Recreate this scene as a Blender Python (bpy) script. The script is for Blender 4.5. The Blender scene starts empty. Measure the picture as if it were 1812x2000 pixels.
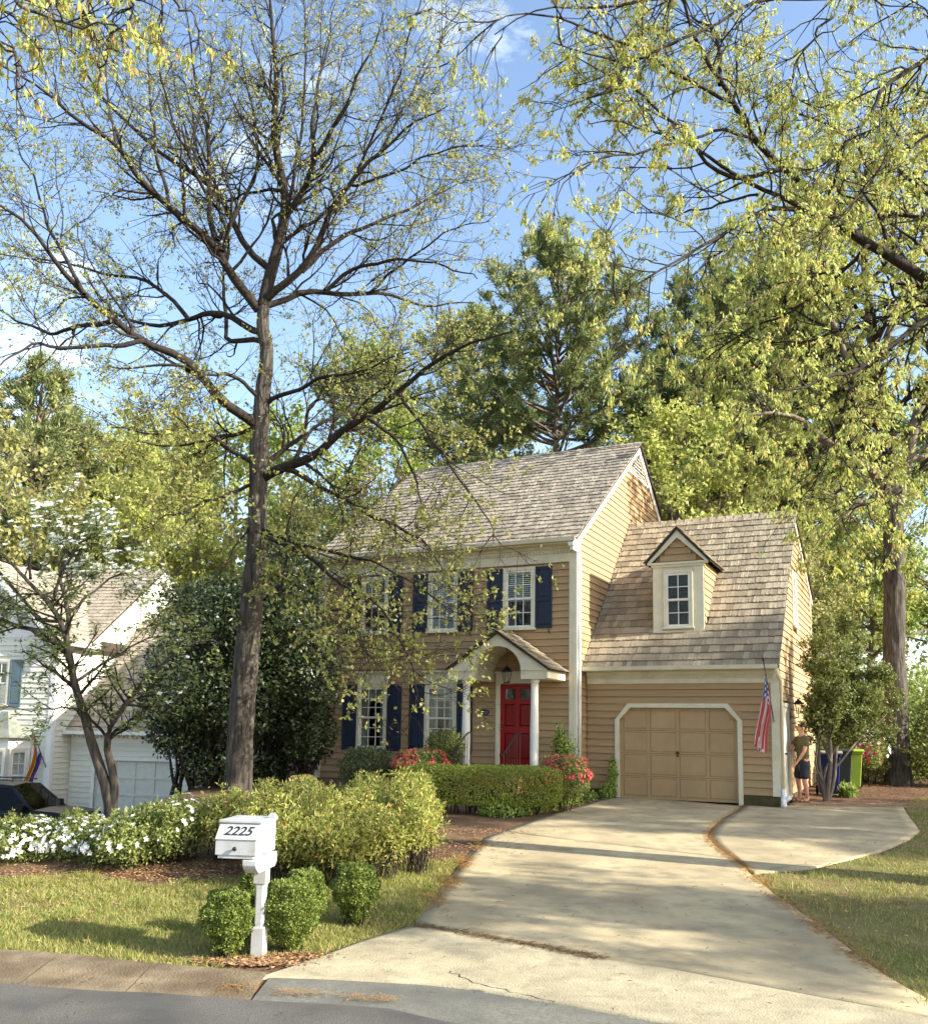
import bpy, bmesh, math, random
import numpy as np
from mathutils import Vector, Matrix

# ------------------------------------------------------------------ scene, camera, sky, sun
sc = bpy.context.scene
C = sc.collection
PITCH, ROLL, CAMZ = 0.1208, 0.0168, 1.5124          # camera tilted up about 7 degrees, 1.5 m above the garage floor
FPX, PPX, PPY = 1812.0, 906.0, 1208.0
_cp, _sp = math.cos(PITCH), math.sin(PITCH)
_r, _f, _u = Vector((1, 0, 0)), Vector((0, _cp, _sp)), Vector((0, -_sp, _cp))
_R = _r * math.cos(ROLL) + _u * math.sin(ROLL)
_U = -_r * math.sin(ROLL) + _u * math.cos(ROLL)
cd = bpy.data.cameras.new('camera'); cam = bpy.data.objects.new('camera', cd); C.objects.link(cam)
cam.matrix_world = Matrix(((_R.x, _U.x, -_f.x, 0), (_R.y, _U.y, -_f.y, 0), (_R.z, _U.z, -_f.z, CAMZ), (0, 0, 0, 1)))
cd.sensor_fit = 'AUTO'; cd.sensor_width = 36; cd.lens = FPX / 2000 * 36
cd.shift_y = (PPY - 1000) / 2000; cd.clip_start = .1; cd.clip_end = 1500
sc.camera = cam

SUN_EL = math.radians(27.0); SUN_AZ = math.radians(23.0)      # right of the camera, a little behind it
SUN_DIR = Vector((math.cos(SUN_AZ) * math.cos(SUN_EL), -math.sin(SUN_AZ) * math.cos(SUN_EL), math.sin(SUN_EL)))
world = bpy.data.worlds.new('World'); sc.world = world; world.use_nodes = True
wn = world.node_tree.nodes; wl = world.node_tree.links
bg = wn['Background']
sky = wn.new('ShaderNodeTexSky'); sky.sky_type = 'NISHITA'; sky.sun_disc = False
sky.sun_elevation = SUN_EL; sky.sun_rotation = math.radians(90) + SUN_AZ; sky.air_density = 1.0; sky.dust_density = 1.3; sky.ozone_density = 0.9
# a few thin white clouds
tc = wn.new('ShaderNodeTexCoord'); mp = wn.new('ShaderNodeMapping'); mp.inputs['Scale'].default_value = (1.3, 1.3, 2.6)
mp.inputs['Location'].default_value = (0.35, 0.2, 0.1)
nz = wn.new('ShaderNodeTexNoise'); nz.inputs['Scale'].default_value = 2.6; nz.inputs['Detail'].default_value = 8; nz.inputs['Roughness'].default_value = .62
rp = wn.new('ShaderNodeValToRGB'); rp.color_ramp.elements[0].position = .575; rp.color_ramp.elements[1].position = .8
rp.color_ramp.elements[1].color = (.75, .75, .75, 1)
mxc = wn.new('ShaderNodeMix'); mxc.data_type = 'RGBA'; mxc.inputs['B'].default_value = (9.5, 9.8, 10.2, 1)
wl.new(tc.outputs['Generated'], mp.inputs['Vector']); wl.new(mp.outputs[0], nz.inputs['Vector']); wl.new(nz.outputs[0], rp.inputs[0])
wl.new(rp.outputs[0], mxc.inputs['Factor']); wl.new(sky.outputs[0], mxc.inputs['A']); wl.new(mxc.outputs['Result'], bg.inputs['Color'])
bg.inputs['Strength'].default_value = 0.15

sd = bpy.data.lights.new('sun', 'SUN'); sd.energy = 4.6; sd.angle = math.radians(.55); sd.color = (1, .945, .84)
sun = bpy.data.objects.new('sun', sd); C.objects.link(sun)
sun.rotation_euler = (-SUN_DIR).to_track_quat('-Z', 'Y').to_euler()
sc.view_settings.view_transform = 'Standard'; sc.view_settings.look = 'None'
sc.view_settings.exposure = 1.37; sc.view_settings.gamma = 1
sc.render.engine = 'CYCLES'
sc.cycles.max_bounces = 6; sc.cycles.diffuse_bounces = 3; sc.cycles.glossy_bounces = 3; sc.cycles.transmission_bounces = 4
sc.cycles.transparent_max_bounces = 6; sc.cycles.sample_clamp_indirect = 6; sc.cycles.caustics_reflective = False; sc.cycles.caustics_refractive = False
sc.cycles.use_denoising = True

# ------------------------------------------------------------------ helpers
rng = np.random.default_rng(7); random.seed(7)
def lin(r, g, b):
    def c(x):
        x /= 255.0
        return x / 12.92 if x <= .04045 else ((x + .055) / 1.055) ** 2.4
    return (c(r), c(g), c(b))
def ray(x, y):
    return _f + _R * ((x - PPX) / FPX) - _U * ((y - PPY) / FPX)
def at(x, y, Y):
    d = ray(x, y); p = Vector((0, 0, CAMZ)) + d * (Y / d.y); return p
def sm(t): t = np.clip(t, 0, 1); return t * t * (3 - 2 * t)
def H(X, Y):
    """height of the ground"""
    X = np.asarray(X, float); Y = np.asarray(Y, float)
    z = -.52 + .0385 * np.clip(Y - 8.3, 0, 21)
    drop = sm((-X - 6.2 + .0 * Y) / 3.6) * sm((Y - 13.5) / 7.0)
    z = z - drop * (1.68 + .25 * np.clip((Y - 20) / 10, 0, 1))
    z = z + .10 * sm((-X - .6) / 2) * sm((Y - 11.5) / 3) * (1 - sm((-X - 5) / 2))
    return z
def ground_at(x, y):
    """where the sight line through a photo pixel meets the ground"""
    d = ray(x, y); lo, hi = 2.0, 140.0
    f = lambda t: CAMZ + d.z * t - float(H(d.x * t, d.y * t))
    t = lo
    while t < hi and f(t) > 0: t += .1
    a, b = t - .1, t
    for _ in range(30):
        m = (a + b) / 2
        if f(m) > 0: a = m
        else: b = m
    return Vector((d.x * b, d.y * b, CAMZ + d.z * b))

def E(name, loc=(0, 0, 0), rz=0.0, parent=None):
    o = bpy.data.objects.new(name, None); C.objects.link(o); o.location = loc; o.rotation_euler = (0, 0, rz); o.empty_display_size = .2
    if parent: o.parent = parent
    return o
def tag(o, label=None, cat=None, group=None, kind=None):
    if label: o['label'] = label
    if cat: o['category'] = cat
    if group: o['group'] = group
    if kind: o['kind'] = kind
    return o
def link(name, me, parent=None, loc=None, rot=None, scale=None, mat=None):
    o = bpy.data.objects.new(name, me); C.objects.link(o)
    if parent: o.parent = parent
    if loc is not None: o.location = loc
    if rot is not None: o.rotation_euler = rot
    if scale is not None: o.scale = scale
    return o
def npmesh(name, verts, faces, mat, smooth=False):
    """mesh from numpy verts (n,3) and faces (m,3 or 4)"""
    me = bpy.data.meshes.new(name); verts = np.asarray(verts, np.float32); faces = np.asarray(faces, np.int32)
    k = faces.shape[1]
    me.vertices.add(len(verts)); me.vertices.foreach_set('co', verts.ravel())
    me.loops.add(faces.size); me.loops.foreach_set('vertex_index', faces.ravel())
    me.polygons.add(len(faces)); me.polygons.foreach_set('loop_start', np.arange(0, faces.size, k, dtype=np.int32))
    me.polygons.foreach_set('loop_total', np.full(len(faces), k, np.int32))
    if smooth: me.polygons.foreach_set('use_smooth', np.ones(len(faces), bool))
    me.materials.append(mat); me.update(calc_edges=True); me.validate()
    return me
class MB:
    def __init__(s): s.v = []; s.f = []
    def add(s, vs, fs):
        n = len(s.v); s.v += [tuple(p) for p in vs]; s.f += [tuple(i + n for i in q) for q in fs]; return s
    def box(s, x0, x1, y0, y1, z0, z1):
        return s.add([(x0, y0, z0), (x1, y0, z0), (x1, y1, z0), (x0, y1, z0), (x0, y0, z1), (x1, y0, z1), (x1, y1, z1), (x0, y1, z1)],
                     [(0, 3, 2, 1), (4, 5, 6, 7), (0, 1, 5, 4), (1, 2, 6, 5), (2, 3, 7, 6), (3, 0, 4, 7)])
    def prism(s, poly, axis, a, b):
        """polygon in the two other axes, extruded along axis from a to b"""
        n = len(poly)
        mk = {'x': lambda p, t: (t, p[0], p[1]), 'y': lambda p, t: (p[0], t, p[1]), 'z': lambda p, t: (p[0], p[1], t)}[axis]
        vs = [mk(p, a) for p in poly] + [mk(p, b) for p in poly]
        return s.add(vs, [tuple(range(n))[::-1], tuple(range(n, 2 * n))] + [(i, (i + 1) % n, n + (i + 1) % n, n + i) for i in range(n)])
    def tube(s, pts, rad, n=8, cap=True):
        pts = [Vector(p) for p in pts]; rings = []
        if not hasattr(rad, '__len__'): rad = [rad] * len(pts)
        prev = None; vs = []
        for i, p in enumerate(pts):
            t = (pts[min(i + 1, len(pts) - 1)] - pts[max(i - 1, 0)]).normalized()
            if prev is None: prev = Vector((0, 0, 1)) if abs(t.z) < .9 else Vector((1, 0, 0))
            a = (prev - t * prev.dot(t)).normalized(); b = t.cross(a); prev = a
            vs += [p + (a * math.cos(2 * math.pi * k / n) + b * math.sin(2 * math.pi * k / n)) * rad[i] for k in range(n)]
        m = len(pts); fs = [(i * n + k, i * n + (k + 1) % n, (i + 1) * n + (k + 1) % n, (i + 1) * n + k) for i in range(m - 1) for k in range(n)]
        if cap: fs += [tuple(range(n))[::-1], tuple(range((m - 1) * n, m * n))]
        return s.add(vs, fs)
    def lathe(s, prof, n=16, c=(0, 0), sx=1, sy=1):
        """prof: list of (r, z)"""
        vs = [(c[0] + r * sx * math.cos(2 * math.pi * k / n), c[1] + r * sy * math.sin(2 * math.pi * k / n), z) for r, z in prof for k in range(n)]
        m = len(prof); fs = [(i * n + k, i * n + (k + 1) % n, (i + 1) * n + (k + 1) % n, (i + 1) * n + k) for i in range(m - 1) for k in range(n)]
        fs += [tuple(range(n))[::-1], tuple(range((m - 1) * n, m * n))]
        return s.add(vs, fs)
    def build(s, name, mat, parent=None, smooth=False, bevel=0, xf=None):
        me = bpy.data.meshes.new(name); me.from_pydata([tuple(xf @ Vector(p)) if xf else p for p in s.v], [], s.f); me.update()
        if bevel:
            bm = bmesh.new(); bm.from_mesh(me)
            bmesh.ops.bevel(bm, geom=list(bm.edges), offset=bevel, segments=1, affect='EDGES', clamp_overlap=True)
            bm.to_mesh(me); bm.free()
        me.materials.append(mat)
        bm = bmesh.new(); bm.from_mesh(me); bmesh.ops.recalc_face_normals(bm, faces=bm.faces); bm.to_mesh(me); bm.free()
        if smooth: me.polygons.foreach_set('use_smooth', [True] * len(me.polygons))
        return link(name, me, parent)
ROTZ90 = Matrix.Rotation(math.radians(90), 4, 'Z')

# ------------------------------------------------------------------ materials
MATS = {}
def mat(name, col, rough=.7, var=.12, scale=6.0, stretch=(1, 1, 1), bump=0.0, bscale=40.0, spec=.3, col2=None, mottle=None, island=0.0, metal=0.0, coords='Object'):
    """principled, noise-varied colour, optional bump and per-object / per-island variation"""
    if name in MATS: return MATS[name]
    m = bpy.data.materials.new(name); m.use_nodes = True; n = m.node_tree.nodes; l = m.node_tree.links; b = n['Principled BSDF']
    b.inputs['Roughness'].default_value = rough; b.inputs['Specular IOR Level'].default_value = spec; b.inputs['Metallic'].default_value = metal
    tc = n.new('ShaderNodeTexCoord'); mp = n.new('ShaderNodeMapping'); mp.inputs['Scale'].default_value = stretch
    l.new(tc.outputs[coords], mp.inputs['Vector'])
    nz = n.new('ShaderNodeTexNoise'); nz.inputs['Scale'].default_value = scale; nz.inputs['Detail'].default_value = 6; nz.inputs['Roughness'].default_value = .6
    l.new(mp.outputs[0], nz.inputs['Vector'])
    c2 = col2 or tuple(max(0, c * (1 - var * 2)) for c in col); c1 = col if col2 else tuple(min(1, c * (1 + var)) for c in col)
    mx = n.new('ShaderNodeMix'); mx.data_type = 'RGBA'; mx.inputs['A'].default_value = (*c2, 1); mx.inputs['B'].default_value = (*c1, 1)
    mr = n.new('ShaderNodeMapRange'); mr.inputs[1].default_value = .32; mr.inputs[2].default_value = .68
    l.new(nz.outputs[0], mr.inputs[0]); l.new(mr.outputs[0], mx.inputs['Factor'])
    out = mx.outputs['Result']
    if mottle:
        col3, msc, lo, hi = mottle
        n3 = n.new('ShaderNodeTexNoise'); n3.inputs['Scale'].default_value = msc; n3.inputs['Detail'].default_value = 5; l.new(tc.outputs[coords], n3.inputs['Vector'])
        m3 = n.new('ShaderNodeMapRange'); m3.inputs[1].default_value = lo; m3.inputs[2].default_value = hi; l.new(n3.outputs[0], m3.inputs[0])
        x3 = n.new('ShaderNodeMix'); x3.data_type = 'RGBA'; x3.inputs['B'].default_value = (*col3, 1); l.new(m3.outputs[0], x3.inputs['Factor']); l.new(out, x3.inputs['A']); out = x3.outputs['Result']
    if island:
        oi = n.new('ShaderNodeObjectInfo'); ge = n.new('ShaderNodeNewGeometry')
        ad = n.new('ShaderNodeMath'); ad.operation = 'ADD'; l.new(oi.outputs['Random'], ad.inputs[0]); l.new(ge.outputs['Random Per Island'], ad.inputs[1])
        fr = n.new('ShaderNodeMath'); fr.operation = 'FRACT'; l.new(ad.outputs[0], fr.inputs[0])
        m4 = n.new('ShaderNodeMapRange'); m4.inputs[3].default_value = 1 - island; m4.inputs[4].default_value = 1 + island; l.new(fr.outputs[0], m4.inputs[0])
        vm = n.new('ShaderNodeVectorMath'); vm.operation = 'SCALE'; l.new(out, vm.inputs[0]); l.new(m4.outputs[0], vm.inputs['Scale']); out = vm.outputs[0]
    l.new(out, b.inputs['Base Color'])
    if bump:
        n2 = n.new('ShaderNodeTexNoise'); n2.inputs['Scale'].default_value = bscale; n2.inputs['Detail'].default_value = 6; l.new(mp.outputs[0], n2.inputs['Vector'])
        bp = n.new('ShaderNodeBump'); bp.inputs['Strength'].default_value = bump; bp.inputs['Distance'].default_value = .02; l.new(n2.outputs[0], bp.inputs['Height']); l.new(bp.outputs[0], b.inputs['Normal'])
    MATS[name] = m; return m
def leafmat(name, c1, c2, trans=.4, c3=None, rough=.5, spec=.25, p3=.12):
    """leaf: diffuse/gloss plus light coming through, each leaf its own tint"""
    if name in MATS: return MATS[name]
    m = bpy.data.materials.new(name); m.use_nodes = True; n = m.node_tree.nodes; l = m.node_tree.links; b = n['Principled BSDF']
    ge = n.new('ShaderNodeNewGeometry'); cr = n.new('ShaderNodeValToRGB'); e = cr.color_ramp.elements
    e[0].color = (*c1, 1); e[1].color = (*c2, 1); e[0].position = .1; e[1].position = .8
    if c3:
        x = e.new(1 - p3); x.color = (*c2, 1); e[-1].position = 1.0 - p3 * .4; e[-1].color = (*c3, 1)
    l.new(ge.outputs['Random Per Island'], cr.inputs[0])
    b.inputs['Roughness'].default_value = rough; b.inputs['Specular IOR Level'].default_value = spec
    l.new(cr.outputs[0], b.inputs['Base Color'])
    tr = n.new('ShaderNodeBsdfTranslucent'); hs = n.new('ShaderNodeHueSaturation'); hs.inputs['Saturation'].default_value = 1.0; hs.inputs['Value'].default_value = 1.15
    l.new(cr.outputs[0], hs.inputs['Color']); l.new(hs.outputs[0], tr.inputs['Color'])
    mx = n.new('ShaderNodeMixShader'); mx.inputs[0].default_value = trans
    l.new(b.outputs[0], mx.inputs[1]); l.new(tr.outputs[0], mx.inputs[2]); l.new(mx.outputs[0], n['Material Output'].inputs['Surface'])
    MATS[name] = m; return m
def glassmat(name='window_glass', tint=(.85, .9, .9), refl=1.0):
    if name in MATS: return MATS[name]
    m = bpy.data.materials.new(name); m.use_nodes = True; n = m.node_tree.nodes; l = m.node_tree.links; n.remove(n['Principled BSDF'])
    t = n.new('ShaderNodeBsdfTransparent'); t.inputs[0].default_value = (*tint, 1); g = n.new('ShaderNodeBsdfGlossy'); g.inputs['Roughness'].default_value = .015
    g.inputs[0].default_value = (refl, refl, refl, 1)
    f = n.new('ShaderNodeFresnel'); f.inputs[0].default_value = 1.55
    nz = n.new('ShaderNodeTexNoise'); nz.inputs['Scale'].default_value = 2.2; bp = n.new('ShaderNodeBump'); bp.inputs['Strength'].default_value = .06; bp.inputs['Distance'].default_value = .05
    l.new(nz.outputs[0], bp.inputs['Height']); l.new(bp.outputs[0], g.inputs['Normal'])
    mx = n.new('ShaderNodeMixShader'); l.new(f.outputs[0], mx.inputs[0]); l.new(t.outputs[0], mx.inputs[1]); l.new(g.outputs[0], mx.inputs[2])
    l.new(mx.outputs[0], n['Material Output'].inputs['Surface']); MATS[name] = m; return m

TAN = mat('tan_siding', lin(172, 144, 107), .75, .06, 3.0, (1, 1, 4), bump=.08, bscale=60, island=.06, mottle=(lin(160, 132, 97), 1.3, .5, .8))
TANPLAIN = mat('tan_paint', lin(168, 140, 103), .75, .06, 3.0)
GDOOR = mat('garage_door_paint', lin(178, 149, 109), .65, .05, 2.0, mottle=(lin(168, 139, 100), 1.6, .5, .75))
CREAM = mat('cream_trim', lin(220, 212, 186), .55, .05, 4.0, mottle=(lin(200, 190, 155), 2.5, .55, .8))
WHITE = mat('white_paint', lin(236, 234, 224), .5, .04, 4.0)
NAVY = mat('navy_paint', lin(36, 44, 66), .5, .08, 5.0)
RED = mat('red_door_paint', lin(142, 12, 14), .35, .05, 5.0)
REDP = mat('red_panel_paint', lin(128, 10, 12), .35, .05, 5.0)
SHAKE = mat('cedar_shake', lin(182, 169, 144), .85, .2, 9.0, (9, .6, 1), bump=.9, bscale=22, col2=lin(128, 115, 94), island=.3)
SHAKE2 = mat('weathered_shingle', lin(172, 161, 142), .85, .2, 7.0, (6, .7, 1), bump=.7, bscale=20, col2=lin(124, 113, 97), island=.3)
DARKWOOD = mat('roof_deck', lin(70, 60, 50), .9)
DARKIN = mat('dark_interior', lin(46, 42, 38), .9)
FOUND = mat('mossy_foundation', lin(86, 74, 48), .9, .2, 6, bump=.4, mottle=(lin(62, 70, 30), 5, .5, .7))
GLASS = glassmat()
BLIND = mat('window_blind', lin(220, 218, 205), .6, .03)
CURTAIN = mat('curtain_cloth', lin(190, 185, 168), .9, .1, 5, (12, 12, 1))
IRON = mat('black_iron', lin(26, 26, 28), .45, .1, 10, spec=.5)
BRASS = mat('aged_brass', lin(150, 120, 70), .35, .1, 10, metal=.8)
CONC = mat('concrete', lin(182, 165, 129), .88, .16, 1.1, bump=.35, bscale=70, mottle=(lin(142, 130, 104), 3.4, .48, .8))
CONC2 = mat('concrete_apron', lin(174, 162, 132), .88, .14, 2.0, bump=.5, bscale=60, mottle=(lin(142, 132, 106), 7, .5, .78))
CURBM = mat('old_curb_concrete', lin(136, 120, 94), .9, .2, 3.2, bump=.8, bscale=50, mottle=(lin(100, 84, 62), 2.2, .4, .66))
ASPH = mat('asphalt', lin(112, 108, 100), .9, .35, 90, bump=.7, bscale=160, mottle=(lin(80, 78, 74), 1.6, .42, .7))
PATCH = mat('asphalt_gutter', lin(120, 118, 106), .9, .15, 30, bump=.5, bscale=120, mottle=(lin(96, 95, 88), 1.8, .4, .7))
BRICKM = mat('path_brick', lin(150, 120, 92), .9, .15, 9, island=.18)
SOIL = mat('soil', lin(118, 92, 66), .95, .2, 4.0, bump=.8, bscale=30, mottle=(lin(92, 68, 48), 1.5, .42, .68))
LAWN = mat('lawn_soil', lin(136, 122, 74), .95, .2, 2.2, bump=.9, bscale=60, col2=lin(118, 96, 64), mottle=(lin(104, 108, 54), .9, .45, .7))
BARK = mat('oak_bark', lin(100, 92, 82), .95, .2, 5.5, (3.2, 3.2, .5), bump=1.0, bscale=9, col2=lin(40, 36, 32))
BARKD = mat('dark_bark', lin(62, 54, 46), .95, .2, 9.0, (2, 2, .6), bump=.8, bscale=12, col2=lin(36, 31, 27))
BARKP = mat('pine_bark', lin(128, 112, 96), .95, .2, 5.0, (2, 2, .5), bump=.8, bscale=8, col2=lin(78, 68, 58))
BARKG = mat('grey_bark', lin(128, 116, 100), .9, .2, 6.0, (2, 2, .5), bump=.6, bscale=10, col2=lin(96, 86, 74))
# ------------------------------------------------------------------ ground, road, driveway
def axis(lo, hi, f0, f1, fine, coarse):
    a = list(np.arange(lo, f0, coarse)) + list(np.arange(f0, f1, fine)) + list(np.arange(f1, hi + coarse, coarse)); return np.array(a)
gx = axis(-160, 160, -14, 16, .4, 8.0); gy = axis(-30, 260, 5.2, 34, .4, 8.0)
GX, GY = np.meshgrid(gx, gy); GZ = H(GX, GY) - .012
nx, ny = len(gx), len(gy); idx = np.arange(nx * ny).reshape(ny, nx)
gf = np.stack([idx[:-1, :-1], idx[:-1, 1:], idx[1:, 1:], idx[1:, :-1]], -1).reshape(-1, 4)
ground = link('ground', npmesh('ground', np.stack([GX, GY, GZ], -1).reshape(-1, 3), gf, SOIL, True)); tag(ground, kind='structure')

def interp_fn(pts):
    xs = np.array([p[0] for p in pts]); ys = np.array([p[1] for p in pts]); o = np.argsort(xs); xs, ys = xs[o], ys[o]
    return lambda x: np.interp(x, xs, ys)
# road edge and back of the kerb as Y over X
re_ = [ground_at(x, y) for x, y in ((0, 1922), (110, 1931), (193, 1937), (303, 1941), (500, 1956), (645, 1963), (761, 1972), (862, 1996))]
road_pts = [(-40, 10.2), (-14, 8.9), (-7, 8.15)] + [(p.x, p.y) for p in re_] + [(1.0, 6.28), (2.6, 5.6), (5, 4.7), (10, 3.0), (25, -2), (40, -6)]
road_y = interp_fn(road_pts)
kb = [ground_at(x, y) for x, y in ((0, 1865), (83, 1870), (166, 1877), (276, 1890), (372, 1898), (507, 1910), (645, 1915), (811, 1924), (905, 1933), (1079, 1962), (1260, 1995))]
kerb_pts = [(-40, 11.2), (-14, 9.9), (-7, 9.1)] + [(p.x, p.y) for p in kb] + [(2.6, 6.25), (5, 5.4), (10, 3.8), (25, -1), (40, -5)]
kerb_y = interp_fn(kerb_pts)
def strip(name, xs, f0, f1, z0, z1, m, n=3, zf=None, parent=None, jag=0):
    vs = []; xs = np.asarray(xs)
    for i, t in enumerate(np.linspace(0, 1, n)):
        y = f0(xs) * (1 - t) + f1(xs) * t
        z = np.full(len(xs), z0 * (1 - t) + z1 * t) if zf is None else zf(xs, y)
        vs.append(np.stack([xs, y, z], -1))
    vs = np.concatenate(vs); k = len(xs); id_ = np.arange(k * n).reshape(n, k)
    fs = np.stack([id_[:-1, :-1], id_[:-1, 1:], id_[1:, 1:], id_[1:, :-1]], -1).reshape(-1, 4)
    return link(name, npmesh(name, vs, fs, m, True), parent)
xs = np.concatenate([np.arange(-40, -8, 2.), np.arange(-8, 6, .15), np.arange(6, 40, 2.)])
road = strip('road', xs, lambda x: x * 0 - 14, road_y, -.53, -.512, ASPH, 6); tag(road, kind='structure')
# kerb built as cast sections with joints between them
kerb = E('kerb'); tag(kerb, kind='structure')
cuts = [-14, -9.5, -6.5, -3.45, -2.55, -1.55]
for a, b in zip(cuts[:-1], cuts[1:]):
    x_ = np.linspace(a + .003, b - .003, 16)
    strip('kerb_section', x_, road_y, kerb_y, 0, 0, CURBM, 8, zf=lambda X, Y: H(X, Y) + .004 + .045 * sm((Y - road_y(X)) / np.maximum(kerb_y(X) - road_y(X), .05) * 1.15), parent=kerb)
x_ = np.concatenate([np.linspace(-1.54, 1.2, 30), np.linspace(1.4, 9, 20)])
strip('gutter', x_, road_y, kerb_y, 0, 0, PATCH, 5, zf=lambda X, Y: H(X, Y) + .006, parent=kerb)

# driveway slabs: left and right edges as X over Y
def ypts(px): return [(p.y, p.x) for p in (ground_at(x, y) for x, y in px)]
left_px = [(507, 1911), (560, 1893), (630, 1868), (717, 1835), (811, 1808), (840, 1770), (876, 1719), (913, 1672), (949, 1636), (1007, 1616), (1060, 1598), (1100, 1583), (1133, 1576), (1166, 1566), (1199, 1558)]
right_px = [(1463, 1706), (1514, 1748), (1586, 1799), (1658, 1853), (1731, 1911), (1803, 1973)]
joint_px = [(1450, 1573), (1438, 1584), (1410, 1600), (1391, 1617), (1381, 1634), (1398, 1654), (1431, 1677), (1464, 1703)]
padR_px = [(1761, 1575), (1775, 1597), (1796, 1624), (1773, 1642), (1718, 1665), (1650, 1681), (1582, 1697), (1514, 1704), (1466, 1707)]
dl = interp_fn(ypts(left_px)); dr_low = ypts(right_px); jl = ypts(joint_px)
jlo = [p for p in jl]; dright = interp_fn(dr_low + jlo)
pr = ypts(padR_px); padR = interp_fn(pr); padL = interp_fn(jlo)
seam = interp_fn([(p.x, p.y) for p in (ground_at(x, y) for x, y in ((811, 1808), (1021, 1846), (1173, 1874), (1304, 1893), (1579, 1946), (1803, 1987)))])
def DZ(X, Y): return H(X, Y) + .014
def slab(name, rows, fl, fr, m, parent, nc=24, zoff=0.0):
    """a slab between two edge curves (X over Y), with a skirt down into the ground"""
    vs = []; n = len(rows)
    for r in rows:
        a, b = r; x = np.linspace(fl(a), fr(a), nc) if not isinstance(a, np.ndarray) else None
        vs.append(np.stack([np.linspace(fl(a), fr(a), nc), np.full(nc, a), np.zeros(nc)], -1))
    v = np.stack(vs); v[..., 2] = DZ(v[..., 0], v[..., 1]) + zoff
    return v
def gridobj(name, v, m, parent, skirt=.12):
    n, k = v.shape[:2]; id_ = np.arange(n * k).reshape(n, k)
    fs = np.stack([id_[:-1, :-1], id_[:-1, 1:], id_[1:, 1:], id_[1:, :-1]], -1).reshape(-1, 4)
    rim = np.concatenate([id_[0, :], id_[1:, -1], id_[-1, -2::-1], id_[-2:0:-1, 0]])
    vv = v.reshape(-1, 3); low = vv[rim].copy(); low[:, 2] -= skirt; o = len(vv); q = np.arange(len(rim)); q2 = np.roll(q, -1)
    sk = np.stack([rim[q], o + q, o + q2, rim[q2]], -1)
    me = npmesh(name, np.concatenate([vv, low]), np.concatenate([fs, sk]), m); return link(name, me, parent)
drive = E('driveway'); tag(drive, kind='structure')
# apron: between the gutter line and the seam
xa = np.linspace(float(ground_at(507, 1911).x), 3.9, 40)
def apron_v(t):
    y0 = kerb_y(xa); top = np.where(xa < float(ground_at(811, 1808).x), np.interp(xa, [p.x for p in (ground_at(x, y) for x, y in left_px[:5])], [p.y for p in (ground_at(x, y) for x, y in left_px[:5])]), seam(xa)) - .012
    y = y0 * (1 - t) + top * t; return np.stack([xa, y, DZ(xa, y)], -1)
gridobj('concrete_slab', np.stack([apron_v(t) for t in np.linspace(0, 1, 14)]), CONC2, drive)
# main run: from the seam up to the garage
gy0, gy1 = 8.0, 22.25
rows = []
ts = np.linspace(0, 1, 60)
def main_v():
    out = []
    for s in np.linspace(0, 1, 24):
        # start on the seam curve
        xb = float(ground_at(811, 1808).x) * (1 - s) + 3.72 * s; yb = float(seam(xb)) + .012
        col = []
        for t in ts:
            y = yb * (1 - t) + (22.75 - 1.9 * s) * t
            x = dl(y) * (1 - s) + (dright(y) - .015) * s
            if t < .12:
                w = t / .12; x = xb * (1 - w) + x * w
            col.append((x, y, float(DZ(x, y))))
        out.append(col)
    return np.array(out).transpose(1, 0, 2)
mv_ = main_v(); gridobj('concrete_slab', mv_[:31], CONC, drive); mv2 = mv_[30:].copy(); mv2[0, :, 1] += .012; gridobj('concrete_slab', mv2, CONC, drive)
CRK = mat('crack_dark', lin(66, 58, 46), .95)
def crack(px, wd, parent):
    g_ = np.random.default_rng(len(px) * 7 + int(px[0][0])); P_ = np.array([tuple(ground_at(*q))[:2] for q in px]); d_ = np.r_[0, np.cumsum(np.linalg.norm(np.diff(P_, axis=0), axis=1))]; t_ = np.linspace(0, d_[-1], max(8, int(d_[-1] / .06))); c_ = np.stack([np.interp(t_, d_, P_[:, k]) for k in (0, 1)], -1) + g_.normal(0, .012, (len(t_), 2)); w_ = np.abs(g_.normal(wd, wd * .5, len(t_)))[:, None]; tn = np.gradient(c_, axis=0); tn /= np.linalg.norm(tn, axis=1, keepdims=True); n_ = np.stack([-tn[:, 1], tn[:, 0]], -1); a_, b_ = c_ + n_ * w_, c_ - n_ * w_; V = np.concatenate([a_, b_]); V = np.concatenate([V, (DZ(V[:, 0], V[:, 1]) + .003)[:, None]], 1); m_ = len(t_); i_ = np.arange(m_ - 1); link('crack', npmesh('crack', V, np.stack([i_, i_ + 1, m_ + i_ + 1, m_ + i_], -1), CRK), parent)
crack([(1466, 1574), (1540, 1580), (1600, 1577), (1650, 1584), (1700, 1582), (1760, 1586)], .006, drive); crack([(1500, 1700), (1560, 1690), (1610, 1692), (1640, 1682)], .006, drive); crack([(1079, 1960), (1000, 1940), (930, 1925), (880, 1900)], .004, drive)
yr = np.linspace(pr[-1][0] + .02, 21.1, 36)
pv = []
for y in yr:
    a, b = float(padL(y)) + .02, float(padR(y)); xx = np.linspace(a, max(b, a + .02), 18); pv.append(np.stack([xx, np.full(18, y), DZ(xx, np.full(18, y))], -1))
gridobj('concrete_slab', np.array(pv), CONC, drive)
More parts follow.
